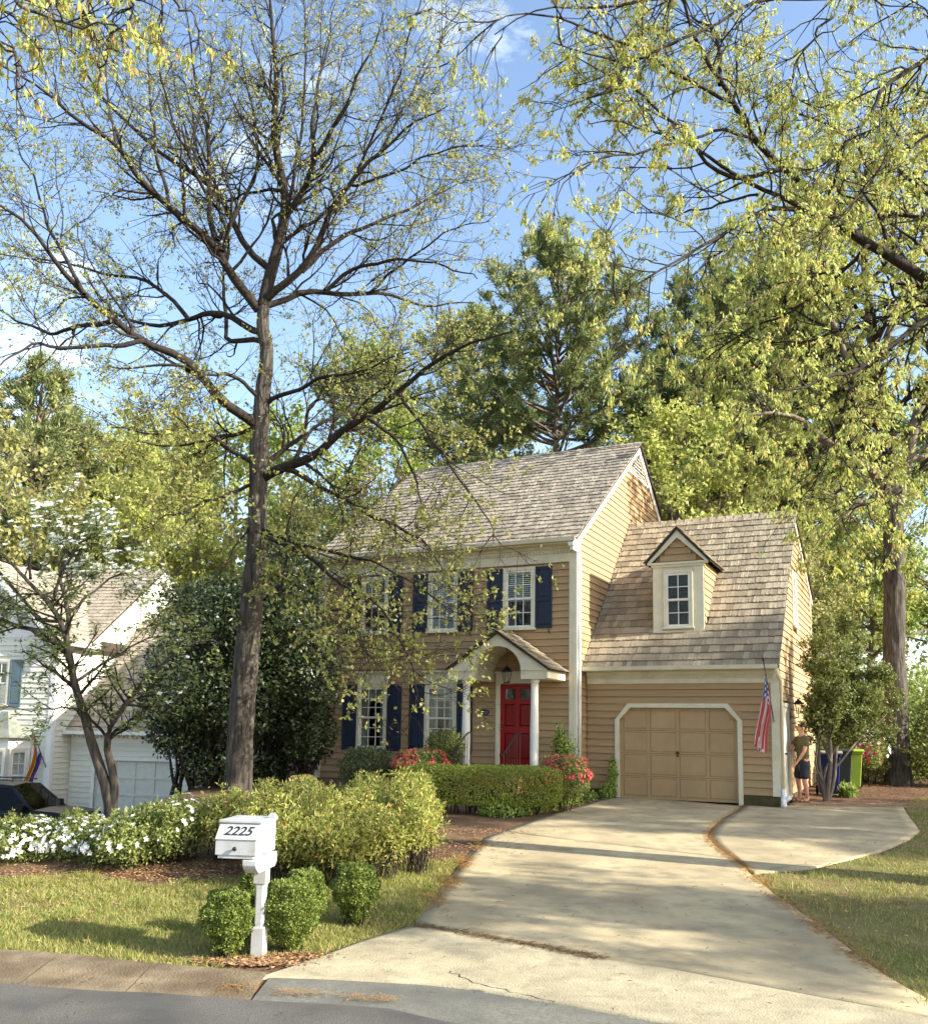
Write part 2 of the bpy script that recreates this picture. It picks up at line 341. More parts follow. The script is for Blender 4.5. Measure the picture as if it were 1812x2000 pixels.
# brick path past the side door
path = E('brick_path'); tag(path, kind='structure')
bk = MB(); bk.box(-.098, .098, -.046, .046, -.05, .0); bo = bk.build('brick', BRICKM, path, bevel=.006); bme = bo.data; first = True
p0 = ground_at(1560, 1571)
for i in range(18):
    for j in range(9):
        x = 7.15 + i * .205 + (j % 2) * .1; y = 21.25 + j * .1 + i * .0
        if (x - 2.6775) * math.cos(.4575) - (y - 21.9988) * math.sin(.4575) < 4.62: continue
        o = bo if first else link('brick', bme, path); first = False
        o.location = (x, y, float(H(x, y)) + .012 + random.uniform(-.004, .004)); o.rotation_euler = (random.uniform(-.01, .01), random.uniform(-.01, .01), random.uniform(-.03, .03))
# ------------------------------------------------------------------ house pieces
TH = .4575; X0, Y0 = 2.6775, 21.9988
EXPO = .168
GAP = .010
clap = MB(); clap.add([(0, .03, GAP), (1, .03, GAP), (1, -.03, GAP), (0, -.03, GAP), (0, .03, EXPO), (1, .03, EXPO), (1, -.007, EXPO), (0, -.007, EXPO)],
                     [(0, 3, 2, 1), (4, 5, 6, 7), (2, 3, 7, 6), (0, 1, 5, 4), (1, 2, 6, 5), (3, 0, 4, 7)])
def unit_mesh(mb, name, m):
    me = bpy.data.meshes.new(name); me.from_pydata(mb.v, [], mb.f); me.materials.append(m); me.update()
    bm = bmesh.new(); bm.from_mesh(me); bmesh.ops.recalc_face_normals(bm, faces=bm.faces); bm.to_mesh(me); bm.free(); return me
CLAP = unit_mesh(clap, 'clapboard', TAN)
def boards(parent, w0, w1, span, opens, me=CLAP, place=None, name='clapboard', expo=EXPO):
    """courses of lapped boards; span(w)->list of (a,b); opens list of (a0,a1,w0,w1); place(a,w)->(loc,rotz)"""
    w = w0
    while w < w1 - .02:
        segs = span(w)
        for (a0, a1, o0, o1) in opens:
            if w + expo * .75 > o0 and w + .02 < o1 - .0:
                ns = []
                for (s, e) in segs:
                    if a1 <= s or a0 >= e: ns.append((s, e)); continue
                    if a0 > s: ns.append((s, a0))
                    if a1 < e: ns.append((a1, e))
                segs = ns
        for (s, e) in segs:
            if e - s < .03: continue
            loc, rz = place(s, w)
            link(name, me, parent, loc, (0, 0, rz), (e - s, 1, 1))
        w += expo
def core(name, a0, a1, w0, w1, opens, t0, t1, m, parent, xf=None):
    """solid wall with holes"""
    us = sorted({a0, a1, *[o[0] for o in opens], *[o[1] for o in opens]}); ws = sorted({w0, w1, *[o[2] for o in opens], *[o[3] for o in opens]})
    mb = MB()
    for i in range(len(us) - 1):
        for j in range(len(ws) - 1):
            cu, cw = (us[i] + us[i + 1]) / 2, (ws[j] + ws[j + 1]) / 2
            if any(o[0] < cu < o[1] and o[2] < cw < o[3] for o in opens): continue
            mb.box(us[i], us[i + 1], t0, t1, ws[j], ws[j + 1])
    return mb.build(name, m, parent, xf=xf)
def window(parent, u0, u1, w0, w1, cols, rows, v=0.0, xf=None, trim=CREAM, blind=None, cas=.085, sill=True, sash_m=None, curtain=False):
    """double-hung window; casing outer size u0..u1, w0..w1; faces -y"""
    sash_m = sash_m or WHITE
    mb = MB(); f = v - .05; b = v + .03
    mb.box(u0, u0 + cas, f, b, w0, w1); mb.box(u1 - cas, u1, f, b, w0, w1); mb.box(u0 + cas, u1 - cas, f, b, w1 - cas, w1)
    mb.box(u0 + cas, u1 - cas, f, b, w0, w0 + cas * .8)
    if sill: mb.box(u0 - .03, u1 + .03, f - .035, f - .001, w0 - .012, w0 + .038)
    win = mb.build('window', trim, parent, bevel=.006, xf=xf)
    a0, a1, c0, c1 = u0 + cas + .002, u1 - cas - .002, w0 + cas * .8 + .002, w1 - cas - .002
    mid = (c0 + c1) / 2; st = .042
    for k, (z0, z1, yy) in enumerate(((c0, mid + .012, v - .004), (mid - .016, c1, v - .03))):
        sb = MB(); sb.box(a0, a0 + st, yy, yy + .03, z0, z1); sb.box(a1 - st, a1, yy, yy + .03, z0, z1); sb.box(a0 + st, a1 - st, yy, yy + .03, z0, z0 + st); sb.box(a0 + st, a1 - st, yy, yy + .03, z1 - st, z1)
        g0, g1, h0, h1 = a0 + st, a1 - st, z0 + st, z1 - st; mu = .009
        for i in range(1, cols):
            x = g0 + (g1 - g0) * i / cols; sb.box(x - mu, x + mu, yy + .003, yy + .024, h0, h1)
        for j in range(1, rows):
            z = h0 + (h1 - h0) * j / rows; sb.box(g0, g1, yy + .005, yy + .022, z - mu, z + mu)
        sb.build('sash', sash_m, win, xf=xf)
        for i in range(cols):
            for j in range(rows):
                pb = MB(); x_0 = g0 + (g1 - g0) * i / cols; x_1 = g0 + (g1 - g0) * (i + 1) / cols; z_0 = h0 + (h1 - h0) * j / rows; z_1 = h0 + (h1 - h0) * (j + 1) / rows
                e = random.uniform(-.0012, .0012)
                pb.add([(x_0 + mu, yy + .012 + e, z_0 + mu), (x_1 - mu, yy + .012 - e, z_0 + mu), (x_1 - mu, yy + .012 - e, z_1 - mu), (x_0 + mu, yy + .012 + e, z_1 - mu)], [(0, 1, 2, 3)])
                pb.build('pane', GLASS, win, xf=xf)
    if blind:
        z1, z0, dz = blind; sb = MB(); z = z1
        while z > z0:
            sb.add([(a0 + .03, v + .085, z), (a1 - .03, v + .085, z), (a1 - .03, v + .062, z - dz * .62), (a0 + .03, v + .062, z - dz * .62)], [(0, 1, 2, 3)]); z -= dz
        sb.box(a0 + .03, a1 - .03, v + .06, v + .09, z1, z1 + .05)
        sb.build('blind', BLIND, win, xf=xf)
    if curtain:
        sb = MB(); n = 14
        for side in (0, 1):
            base = a0 if side == 0 else a1 - .22
            pts = [(base + .22 * k / n, v + .13 + .018 * math.sin(k * 1.9 + side)) for k in range(n + 1)]
            for k in range(n): sb.add([(*pts[k], c0), (*pts[k + 1], c0), (*pts[k + 1], c1), (*pts[k], c1)], [(0, 1, 2, 3)])
        pts = [(a0 + (a1 - a0) * k / 30, v + .11 + .014 * math.sin(k * 1.7)) for k in range(31)]
        for k in range(30): sb.add([(*pts[k], c1 - .34), (*pts[k + 1], c1 - .34), (*pts[k + 1], c1), (*pts[k], c1)], [(0, 1, 2, 3)])
        sb.build('curtain', CURTAIN, win, xf=xf)
    return win
def shutter(parent, u0, u1, w0, w1, m=NAVY, v=-.026, split=.47):
    mb = MB(); st = .06; mb.box(u0, u0 + st, v - .03, v, w0, w1); mb.box(u1 - st, u1, v - .03, v, w0, w1)
    zm = w0 + (w1 - w0) * split
    for a, b in ((w0, w0 + .08), (zm - .05, zm + .05), (w1 - .07, w1)): mb.box(u0 + st, u1 - st, v - .03, v, a, b)
    s = mb.build('shutter', m, parent, bevel=.004)
    for a, b in ((w0 + .08, zm - .05), (zm + .05, w1 - .07)):
        p = MB(); y0 = v - .012; y1 = v - .026; i = .035
        p.add([(u0 + st, y0, a), (u1 - st, y0, a), (u1 - st, y0, b), (u0 + st, y0, b), (u0 + st + i, y1, a + i), (u1 - st - i, y1, a + i), (u1 - st - i, y1, b - i), (u0 + st + i, y1, b - i)],
              [(4, 5, 6, 7), (0, 1, 5, 4), (1, 2, 6, 5), (2, 3, 7, 6), (3, 0, 4, 7)]); p.build('panel', m, s)
    return s
def shingle_mesh(name, m, seed, groove=3):
    r = random.Random(seed); mb = MB(); n = groove; t = .024
    xs = [-.5 + i / n for i in range(n + 1)]
    zb = [t * r.uniform(.75, 1.15) for _ in xs]; yb = [r.uniform(-.016, .012) for _ in xs]
    vs = [(x, y, 0) for x, y in zip(xs, yb)] + [(x, y, z) for x, y, z in zip(xs, yb, zb)] + [(x, .3, .006 * r.uniform(.6, 1.2)) for x in xs]
    k = n + 1; fs = []
    for i in range(n):
        fs += [(i, i + 1, k + i + 1, k + i), (k + i, k + i + 1, 2 * k + i + 1, 2 * k + i)]
    fs += [(0, k, 2 * k), (n, 2 * k + n, k + n)]
    return mb.add(vs, fs), unit_mesh(MB().add(vs, fs), name, m)
def shingles(parent, u0, u1, v0, w0, v1, w1, expo, wmin, wmax, m, nmax, seed, name='shingle', skip=None, rot=0.0, order=1, objs=True):
    """courses of shingles on the slope from (v0,w0) up to (v1,w1); the nmax lowest single objects, the rest joined"""
    r = random.Random(seed); L = math.hypot(v1 - v0, w1 - w0); ang = math.atan2(w1 - w0, v1 - v0); dv, dw = math.cos(ang), math.sin(ang)
    nv, nw = -math.sin(ang), math.cos(ang)
    var = [shingle_mesh('shingle', m, seed * 10 + i) for i in range(5)]
    n = int(round(L / expo)); ex = L / n; cnt = 0; rv = []; rf = []
    for c in range(n):
        y = c * ex; x = u0 - r.uniform(0, wmax * .6)
        while x < u1:
            wd = r.uniform(wmin, wmax); a = max(x, u0); b = min(x + wd - .005, u1); x += wd
            if b - a < .03: continue
            s_ = y + r.uniform(-.01, .01); cx = (a + b) / 2
            if skip and skip(cx, v0 + dv * (s_ + .12), w0 + dw * (s_ + .12)): continue
            k = r.randrange(5); lift = .008 + r.uniform(0, .006); tilt = -.035 + r.uniform(-.01, .01)
            loc = Vector((cx, v0 + dv * s_ + nv * lift, w0 + dw * s_ + nw * lift))
            sy = (ex + .06) / .3
            if objs and cnt < nmax:
                link(name, var[k][1], parent, loc, (ang + tilt, 0, 0), (b - a, sy, 1)); cnt += 1
            else:
                M = Matrix.Translation(loc) @ Matrix.Rotation(ang + tilt, 4, 'X') @ Matrix.Diagonal((b - a, sy, 1, 1))
                o = len(rv); rv += [tuple(M @ Vector(p)) for p in var[k][0].v]; rf += [tuple(i + o for i in f) for f in var[k][0].f]
    if rv:
        me = bpy.data.meshes.new('shingle_courses'); me.from_pydata(rv, [], rf); me.materials.append(m); me.update()
        o = link('shingle_courses', me, parent); o['kind'] = 'stuff'

# ------------------------------------------------------------------ the tan house
house = E('house', (X0, Y0, 0), -TH)
tag(house, 'tan clapboard two-storey house with red front door, arched portico and attached garage', 'house')
W, DEP = 7.35, 10.9
EV, EHh, RV, RH = -.30, 6.14, 5.46, 10.14
SL = (RH - EHh) / (RV - EV)
G, GA, GW, GR = .72, .838, 2.743, 4.444
GEV, GEH, GRV, GRH, GBV, GBH = .37, 3.08, 4.46, 7.42, 8.5, 5.66
GS = (GRH - GEH) / (GRV - GEV)
def front_place(a, w): return (a, 0, w), 0.0
# windows and door openings on the front
UP = [(-1.47, .86), (-3.585, .86), (-5.62, .86)]; LO = [(-3.59, .92), (-5.617, .92)]
opn = [(c - w / 2 + .01, c + w / 2 - .01, 4.0, 5.55) for c, w in UP] + [(c - w / 2 + .01, c + w / 2 - .01, .99, 2.69) for c, w in LO]
DOOR = (-1.955, -1.045, .63, 2.665)
opn_door = (DOOR[0] - .1, DOOR[1] + .1, .2, 2.98)
core_op = [(a + .07, b - .07, c + .07, d - .07) for a, b, c, d in opn] + [(DOOR[0], DOOR[1], DOOR[2], DOOR[3])]
fw = core('front_wall', -W, 0, -.3, 6.14, core_op, .032, .16, TANPLAIN, house)
heads = [(c - w / 2 - .01, c + w / 2 + .01, 2.69, 3.03) for c, w in LO]
boards(fw, .22, 5.62, lambda w: [(-W + .165, -.165)], opn + heads + [opn_door], place=front_place)
# gable wall facing the garage side
def roofw(v): return GEH + (v - GEV) * GS if v <= GRV else GRH - (v - GRV) * (GRH - GBH) / (GBV - GRV)
mb = MB(); ruv = .14
mb.prism([(0.16, -.3), (0.16, EHh - ruv + SL * .46), (RV, RH - ruv), (DEP - .0, RH - ruv - SL * (DEP - RV)), (DEP, -.3)], 'x', -.16, -.032)
gw = mb.build('gable_wall', TANPLAIN, house)
def gspan(w):
    v_s = .14; v_e = DEP
    if w + EXPO > 6.2: v_s = max(v_s, (w + EXPO * .6 - (EHh - ruv)) / SL + EV + .06)
    if w > RH - 1.4: v_e = 2 * RV - v_s
    else: v_e = min(DEP, 2 * RV - v_s if v_s > .2 else DEP, 9.2)
    if w < 2.9: v_e = G
    elif w < GRH: v_e = min(v_e, GEV + (w + .1 - GEH) / GS + .25)
    return [(v_s, v_e)] if v_e > v_s else []
boards(gw, .22, RH - .55, gspan, [], place=lambda a, w: ((0, a, w), math.pi / 2))
# other sides
mb = MB(); mb.prism([(0.16, -.3), (0.16, EHh - ruv + SL * .46), (RV, RH - ruv), (DEP, RH - ruv - SL * (DEP - RV)), (DEP, -.3)], 'x', -W, -W + .16); mb.build('gable_wall', TANPLAIN, house)
mb = MB(); mb.box(-W + .16, -.16, DEP - .16, DEP, -.3, RH - ruv - SL * (DEP - RV)); mb.build('rear_wall', TANPLAIN, house)
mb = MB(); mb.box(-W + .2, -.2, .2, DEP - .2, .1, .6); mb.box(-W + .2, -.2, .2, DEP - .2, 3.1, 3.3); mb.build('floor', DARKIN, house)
# roof
def roofslab(name, pts_f, u0, u1, th, m, parent):
    mb = MB(); (a, b), (c, d), (e, f) = pts_f
    mb.prism([(a, b), (c, d), (e, f), (e, f - th), (c, d - th * 1.25), (a, b - th)], 'x', u0, u1); return mb.build(name, m, parent)
RB = (2 * RV - EV, EHh)
roof = roofslab('roof', ((EV, EHh), (RV, RH), RB), -W - .14, .12, .07, DARKWOOD, house)
shingles(roof, -W - .16, .14, EV - .06, EHh - .04, RV, RH + .0, .262, .1, .2, SHAKE2, 300, 3)
mb = MB()
for k in range(34):
    a = -W - .16 + k * .225; b = min(a + .235, .14)
    mb.add([(a, RV - .14, RH - .075 + .03), (b, RV - .14, RH - .075 + .018), (b, RV, RH + .03), (a, RV, RH + .045), (a, RV + .14, RH - .06), (b, RV + .14, RH - .07)], [(0, 1, 2, 3), (3, 2, 5, 4)])
mb.build('ridge_cap', SHAKE2, roof)
# rake boards, louvre vent
mb = MB(); rw = .2
for sgn in (1, -1):
    a = (EV, EHh - .075) if sgn == 1 else (2 * RV - EV, EHh - .075); r_ = (RV, RH - .085)
    mb.prism([a, r_, (r_[0], r_[1] - rw * 1.2), (a[0] + sgn * .02, a[1] - rw * 1.05)], 'x', .001, .06)
mb.build('rake_board', WHITE, house)
mb = MB(); mb.prism([(RV - 1.02, RH - 1.09), (RV, RH - .37), (RV + 1.02, RH - 1.09)], 'x', -.001, .012); mb.build('vent_backing', DARKWOOD, house)
vent = MB(); vent.box(.03, .05, RV - 1.1, RV + 1.1, RH - 1.13, RH - 1.07); vent = vent.build('louvre_vent', WHITE, house)
for k in range(6):
    z = RH - 1.03 + k * .1; hw = (RH - .36 - z) / SL - .1
    if hw > .05:
        mb = MB(); mb.add([(.045, RV - hw, z), (.045, RV + hw, z), (.012, RV + hw, z + .06), (.012, RV - hw, z + .06), (.045, RV - hw, z - .012), (.045, RV + hw, z - .012)], [(0, 1, 2, 3), (4, 5, 1, 0)]); mb.build('slat', WHITE, vent)
# cornice, frieze, dentils, gutter
mb = MB(); mb.box(-W, 0, -.036, -.001, 5.62, 6.02); mb.box(-W - .02, .02, -.075, -.037, 5.95, 6.02); mb.box(-W - .12, .10, EV - .01, .0, 6.02, 6.045)
fr = mb.build('frieze', CREAM, house)
mb = MB(); u = -W + .05
while u < -.1: mb.box(u, u + .042, -.07, -.0365, 5.83, 5.885); u += .08
mb.box(-W, 0, -.055, -.0365, 5.888, 5.915); o = mb.build('dentil_row', CREAM, fr); o['kind'] = 'stuff'
mb = MB(); mb.prism([(EV - .015, 6.05), (EV - .10, 6.06), (EV - .125, 6.15), (EV - .115, 6.15), (EV - .09, 6.075), (EV - .015, 6.065)], 'x', -W - .14, .10); mb.build('gutter', CREAM, house)
mb = MB(); mb.box(-.06, .075, EV - .12, .13, 5.93, 6.02); mb.box(-.03, .05, EV - .06, .13, 5.84, 5.93); mb.box(.061, .09, EV - .1, .06, 6.03, 6.14); mb.build('cornice_return', WHITE, house)
# corner boards, downspouts, foundation
for a, b in ((-.165, 0.002), (-W - .002, -W + .165)):
    mb = MB(); mb.box(a, b, -.036, -.001, .2, 5.62); mb.box(a + .03, a + .05, -.04, -.0365, .35, 5.5); mb.box(b - .05, b - .03, -.04, -.0365, .35, 5.5); mb.build('corner_board', CREAM, house)
mb = MB(); mb.box(.0, .034, -.036, .14, .2, 5.84); mb.build('corner_board', WHITE, house)
mb = MB(); mb.tube([(.085, .02, 5.86), (.085, .02, .25)], .036, 8); mb.build('downspout', WHITE, house, smooth=True)
mb = MB(); mb.tube([(-W - .05, -.09, 6.05), (-W - .05, -.08, 5.8), (-W - .03, -.07, 5.6), (-W - .03, -.07, .5), (-W - .03, -.2, .3)], .04, 8); mb.build('downspout', CREAM, house, smooth=True)
mb = MB(); mb.box(-W, .0, -.012, .1, -.3, .205); mb.build('foundation', FOUND, house)
# front windows and shutters
for i, (c, w) in enumerate(UP):
    window(house, c - w / 2, c + w / 2, 4.0, 5.56, 3, 2, blind=(5.4, [4.72, 4.72, 4.1][i % 2], .05))
    for a, b in ((c - w / 2 - .435, c - w / 2 - .005), (c + w / 2 + .005, c + w / 2 + .435)):
        shutter(house, a, b, 4.02, 5.54, split=.47)
        mb = MB(); s = a + .06 if a < c else b - .06
        mb.tube([(s, -.05, 3.99), (s - .03, -.055, 3.955), (s + .02, -.055, 3.92), (s - .01, -.055, 3.885)], .012, 6); mb.build('shutter_hook', IRON, house)
for c, w in LO:
    window(house, c - w / 2, c + w / 2, .98, 2.69, 3, 3, curtain=True)
    mb = MB(); mb.box(c - w / 2 - .01, c + w / 2 + .01, -.045, -.001, 2.692, 2.96); mb.box(c - w / 2 - .04, c + w / 2 + .04, -.08, -.001, 2.962, 2.99); mb.box(c - w / 2 - .06, c + w / 2 + .06, -.11, -.001, 2.992, 3.03); mb.box(c - w / 2 - .02, c + w / 2 + .02, -.06, -.0455, 2.70, 2.73); mb.build('window_head', CREAM, house)
    for a, b in ((c - w / 2 - .435, c - w / 2 - .005), (c + w / 2 + .005, c + w / 2 + .435)): shutter(house, a, b, .98, 2.69, split=.5)
# front door
d0, d1, e0, e1 = DOOR
mb = MB(); mb.box(d0 - .1, d0, -.05, .05, .63, e1 + .02); mb.box(d1, d1 + .1, -.05, .05, .63, e1 + .02); mb.box(d0 - .1, d1 + .1, -.05, .05, e1 + .022, 2.94); mb.box(d0 - .14, d1 + .14, -.09, .0, 2.942, 2.98); mb.build('door_casing', CREAM, house, bevel=.004)
xs_ = [d0, d0 + .12, (d0 + d1) / 2 - .06, (d0 + d1) / 2 + .06, d1 - .12, d1]
zs_ = [e0, e0 + .24, e0 + .86, e0 + 1.02, e0 + 1.56, e0 + 1.68, e0 + 1.92, e1]
dop = [(xs_[i], xs_[i + 1], zs_[j], zs_[j + 1]) for i in (1, 3) for j in (1, 3, 5)]
fd = core('front_door', d0 + .004, d1 - .004, e0, e1 - .004, dop, .012, .055, RED, house)
for a, b, c, d in dop:
    p = MB(); i = .03
    if c > e0 + 1.6:
        p.box(a, b, .03, .036, c, d); p.build('pane', GLASS, fd)
    else:
        p.add([(a, .04, c), (b, .04, c), (b, .04, d), (a, .04, d), (a + i, .022, c + i), (b - i, .022, c + i), (b - i, .022, d - i), (a + i, .022, d - i)], [(4, 5, 6, 7), (0, 1, 5, 4), (1, 2, 6, 5), (2, 3, 7, 6), (3, 0, 4, 7)]); p.build('panel', REDP, fd)
mb = MB(); mb.tube([(d0 + .06, .012, e0 + .95), (d0 + .06, -.035, e0 + .95)], [.012, .012], 8); mb.tube([(d0 + .06, -.02, e0 + .95), (d0 + .06, -.04, e0 + .95), (d0 + .06, -.07, e0 + .95)], [.012, .03, .018], 10); mb.tube([(d0 + .06, .012, e0 + 1.1), (d0 + .06, -.01, e0 + 1.1)], .025, 10); mb.build('door_knob', BRASS, fd, smooth=True)
# landing and steps
PC = -1.52
mb = MB(); mb.box(PC - 1.15, PC + 1.15, -1.35, -.0125, -.2, .62)
for k in range(3): mb.box(PC - .75, PC + .75, -1.35 - .3 * (k + 1), -1.3505 - .3 * k, -.3, .62 - .16 * (k + 1))
mb.build('porch_step', mat('porch_brick', lin(140, 96, 74), .9, .2, 8), house)
# portico
PV = -1.2; HWD = 1.22; AW = 3.82; EW = 2.98; AR = .6; SW = 2.72; SPR = 2.9
mb = MB(); xs_ = np.unique(np.concatenate([np.linspace(-HWD, -AR, 4), AR * np.cos(np.linspace(0, math.pi, 25)), np.linspace(AR, HWD, 4), [0]]))
def rl(x): return AW - (AW - EW) * abs(x) / HWD
for a, b in zip(xs_[:-1], xs_[1:]):
    def low(x, c): return SPR + math.sqrt(max(AR * AR - x * x, 0)) if abs(c) < AR else SW
    c = (a + b) / 2
    mb.prism([(PC + a, low(a, c)), (PC + b, low(b, c)), (PC + b, rl(b) - .02), (PC + a, rl(a) - .02)], 'y', PV, PV + .09)
portico = mb.build('portico', CREAM, house)
mb = MB(); n = 20
for i in range(n):
    t0, t1 = math.pi * i / n, math.pi * (i + 1) / n; r0, r1 = AR - .004, AR + .03
    P = lambda t, r: (PC + r * math.cos(t), SPR + r * math.sin(t))
    mb.prism([P(t0, r0), P(t1 - .012, r0), P(t1 - .012, r1), P(t0, r1)], 'y', PV + .091, -.03)
mb.build('vault', CREAM, portico)
mb = MB()
for s in (-1, 1):
    a, b = sorted((PC + s * AR, PC + s * HWD)); mb.box(a + (.0 if s < 0 else .004), b - (.0 if s > 0 else .004), PV + .091, -.03, SW, SPR + .02)
    a, b = sorted((PC + s * (HWD + .001), PC + s * (HWD + .05))); mb.box(a, b, PV - .03, -.03, EW - .24, EW - .06); mb.box(min(a, b) - (.03 if s < 0 else 0), max(a, b) + (.03 if s > 0 else 0), PV - .05, -.03, EW - .06, EW - .005)
    mb.box(*sorted((PC + s * (AR + .01), PC + s * (HWD + .04))), PV - .04, PV - .001, EW - .06, EW - .02)
mb.build('entablature', CREAM, portico)
mb = MB()
for s in (-1, 1): mb.prism([(PC, AW + .03), (PC + s * (HWD + .1), EW + .03 - .08 * (AW - EW) / HWD), (PC + s * (HWD + .1), EW - .02 - .08 * (AW - EW) / HWD), (PC, AW - .03)], 'y', PV - .08, -.03)
pr_ = mb.build('portico_roof', DARKWOOD, portico)
pang = math.atan2(AW - EW, HWD)
pv_ = [shingle_mesh('shingle', SHAKE, 70 + i)[1] for i in range(4)]
for s in (-1, 1):
    Ls = (HWD + .14) / math.cos(pang)
    for c in range(7):
        x = PV - .1
        while x < -.06:
            wd = random.uniform(.12, .22); b = min(x + wd - .006, -.03); y = c * Ls / 7
            M = Matrix.Translation((PC + s * (HWD + .14), 0, EW + .045 - .12 * (AW - EW) / HWD)) @ (Matrix.Rotation(-math.pi / 2, 4, 'Z') if s < 0 else Matrix.Rotation(math.pi / 2, 4, 'Z'))
            lx = (x + b) / 2 if s > 0 else -(x + b) / 2
            M = M @ Matrix.Rotation(pang - .035, 4, 'X') if False else M @ Matrix.Translation((lx, 0, 0)) @ Matrix.Rotation(pang, 4, 'X') @ Matrix.Translation((0, y, .004)) @ Matrix.Rotation(-.05, 4, 'X') @ Matrix.Diagonal((b - x, (Ls / 7 + .06) / .3, 1, 1))
            o = link('shingle', random.choice(pv_), portico); o.matrix_local = M; x += wd
for s in (-1, 1):
    cx, cy = PC + s * .87, -1.0; mb = MB()
    mb.lathe([(.13, .62), (.13, .66), (.12, .665), (.125, .70), (.11, .72), (.1, .75), (.099, 1.3), (.094, 1.9), (.083, 2.56), (.095, 2.58), (.085, 2.60), (.085, 2.635), (.112, 2.66), (.118, 2.68), (.118, 2.72)], 24, (cx, cy))
    mb.build('column', WHITE, portico, smooth=False)
# ------------------------------------------------------------------ garage wing
gd0, gd1 = GA, GA + GW
gopen = [(gd0 - .1, gd1 + .1, -.2, 1.80), (gd0 + .16, gd1 - .16, 1.80, 2.25)]
gf = core('garage_front_wall', .034, GR - .002, -.3, 2.98, [(gd0, gd1, -.3, 2.134)], G + .032, G + .16, TANPLAIN, house)
boards(gf, .2, 2.70, lambda w: [(.036, GR - .13)], [(gd0 - .09, gd1 + .09, -.2, 1.86), (gd0 + .13, gd1 - .13, 1.80, 2.23)], place=lambda a, w: ((a, G, w), 0))
mb = MB(); kx, kz = .27, 1.845
for s in (0, 1):
    x = gd0 if s == 0 else gd1; k = 1 if s == 0 else -1
    mb.prism([(x - k * .095, kz - .02), (x + k * (kx + .1), 2.22), (x - k * .095, 2.22)], 'y', G - .016, G + .06)
mb.build('corner_infill', TANPLAIN, house)
mb = MB(); cw = .1
mb.box(gd0 - cw, gd0, G - .045, G + .08, -.05, kz); mb.box(gd1, gd1 + cw, G - .045, G + .08, -.05, kz); mb.box(gd0 + kx, gd1 - kx, G - .045, G + .08, 2.134, 2.134 + cw)
mb.prism([(gd0 - cw, kz + .0005), (gd0, kz + .0005), (gd0 + kx - .0005, 2.134), (gd0 + kx - .0005, 2.234), (gd0 + kx - .06, 2.234)], 'y', G - .045, G + .08)
mb.prism([(gd1 + cw, kz + .0005), (gd1, kz + .0005), (gd1 - kx + .0005, 2.134), (gd1 - kx + .0005, 2.234), (gd1 - kx + .06, 2.234)], 'y', G - .045, G + .08)
mb.build('garage_door_casing', CREAM, house)
bx_ = [gd0 + GW * i / 4 for i in range(5)]; bz = [.0 + 2.134 * j / 4 for j in range(5)]
gop = []
for i in range(4):
    for j in range(4): gop.append((bx_[i] + (.075 if i == 0 else .035), bx_[i + 1] - (.075 if i == 3 else .035), bz[j] + (.07 if j == 0 else .034), bz[j + 1] - (.06 if j == 3 else .034)))
gdr = core('garage_door', gd0 + .002, gd1 - .002, .012, 2.13, gop, G + .055, G + .1, GDOOR, house)
for a, b, c, d in gop:
    p = MB(); i = .03; y0, y1 = G + .073, G + .06
    p.add([(a, y0, c), (b, y0, c), (b, y0, d), (a, y0, d), (a + i, y1, c + i), (b - i, y1, c + i), (b - i, y1, d - i), (a + i, y1, d - i)], [(4, 5, 6, 7), (0, 1, 5, 4), (1, 2, 6, 5), (2, 3, 7, 6), (3, 0, 4, 7)]); p.build('panel', GDOOR, gdr)
for j in range(1, 4):
    mb = MB(); mb.box(gd0 + .01, gd1 - .01, G + .0535, G + .0545, bz[j] - .004, bz[j] + .004); mb.build('section_joint', mat('joint_brown', lin(110, 82, 56), .8), gdr)
mb = MB(); cxg = (gd0 + gd1) / 2; mb.box(cxg - .025, cxg + .025, G + .045, G + .0549, 1.0, 1.13); mb.tube([(cxg - .05, G + .03, 1.09), (cxg + .05, G + .03, 1.09)], .011, 8); mb.tube([(cxg, G + .03, 1.09), (cxg, G + .05, 1.09)], .012, 8); mb.build('handle', mat('bronze', lin(92, 66, 44), .4, metal=.6), gdr)
mb = MB(); mb.box(.0, GR, G - .02, G + .1, -.3, .195); mb.box(GR - .1, GR + .012, G + .1, 8.2, -.3, .145); 
fo = MB(); fo.box(gd1 + cw + .001, GR, G - .02, G + .1, -.3, .195); fo.box(.036, gd0 - cw - .001, G - .02, G + .1, -.3, .195); fo.box(GR - .1, GR + .012, G + .101, 8.2, -.3, .145); fo.build('foundation', FOUND, house)
mb = MB(); mb.box(.04, GR + .005, G - .036, G - .001, 2.70, 2.985); mb.box(.036, GR + .02, G - .085, G - .037, 2.90, 2.985); mb.box(.036, GR + .05, GEV + .0, G, 2.985, 3.005)
gfr = mb.build('frieze', CREAM, house)
mb = MB(); u = .08
while u < GR - .05: mb.box(u, u + .036, G - .066, G - .0365, 2.815, 2.862); u += .068
o = mb.build('dentil_row', CREAM, gfr); o['kind'] = 'stuff'
mb = MB(); mb.prism([(GEV - .012, 2.985), (GEV - .095, 2.995), (GEV - .12, 3.085), (GEV - .11, 3.085), (GEV - .085, 3.01), (GEV - .012, 3.0)], 'x', .04, GR + .09); mb.build('gutter', CREAM, house)
mb = MB(); mb.box(GR - .128, GR + .003, G - .036, G - .001, .2, 2.70); mb.build('corner_board', CREAM, house)
mb = MB(); mb.box(GR + .0, GR + .034, G - .036, G + .1, .2, 2.98); mb.build('corner_board', CREAM, house)
mb = MB(); mb.tube([(GR + .05, GEV - .05, 3.0), (GR + .05, GEV + .02, 2.9), (GR + .085, G + .0, 2.72), (GR + .085, G + .02, .34)], .04, 10); mb.build('downspout', CREAM, house, smooth=True)
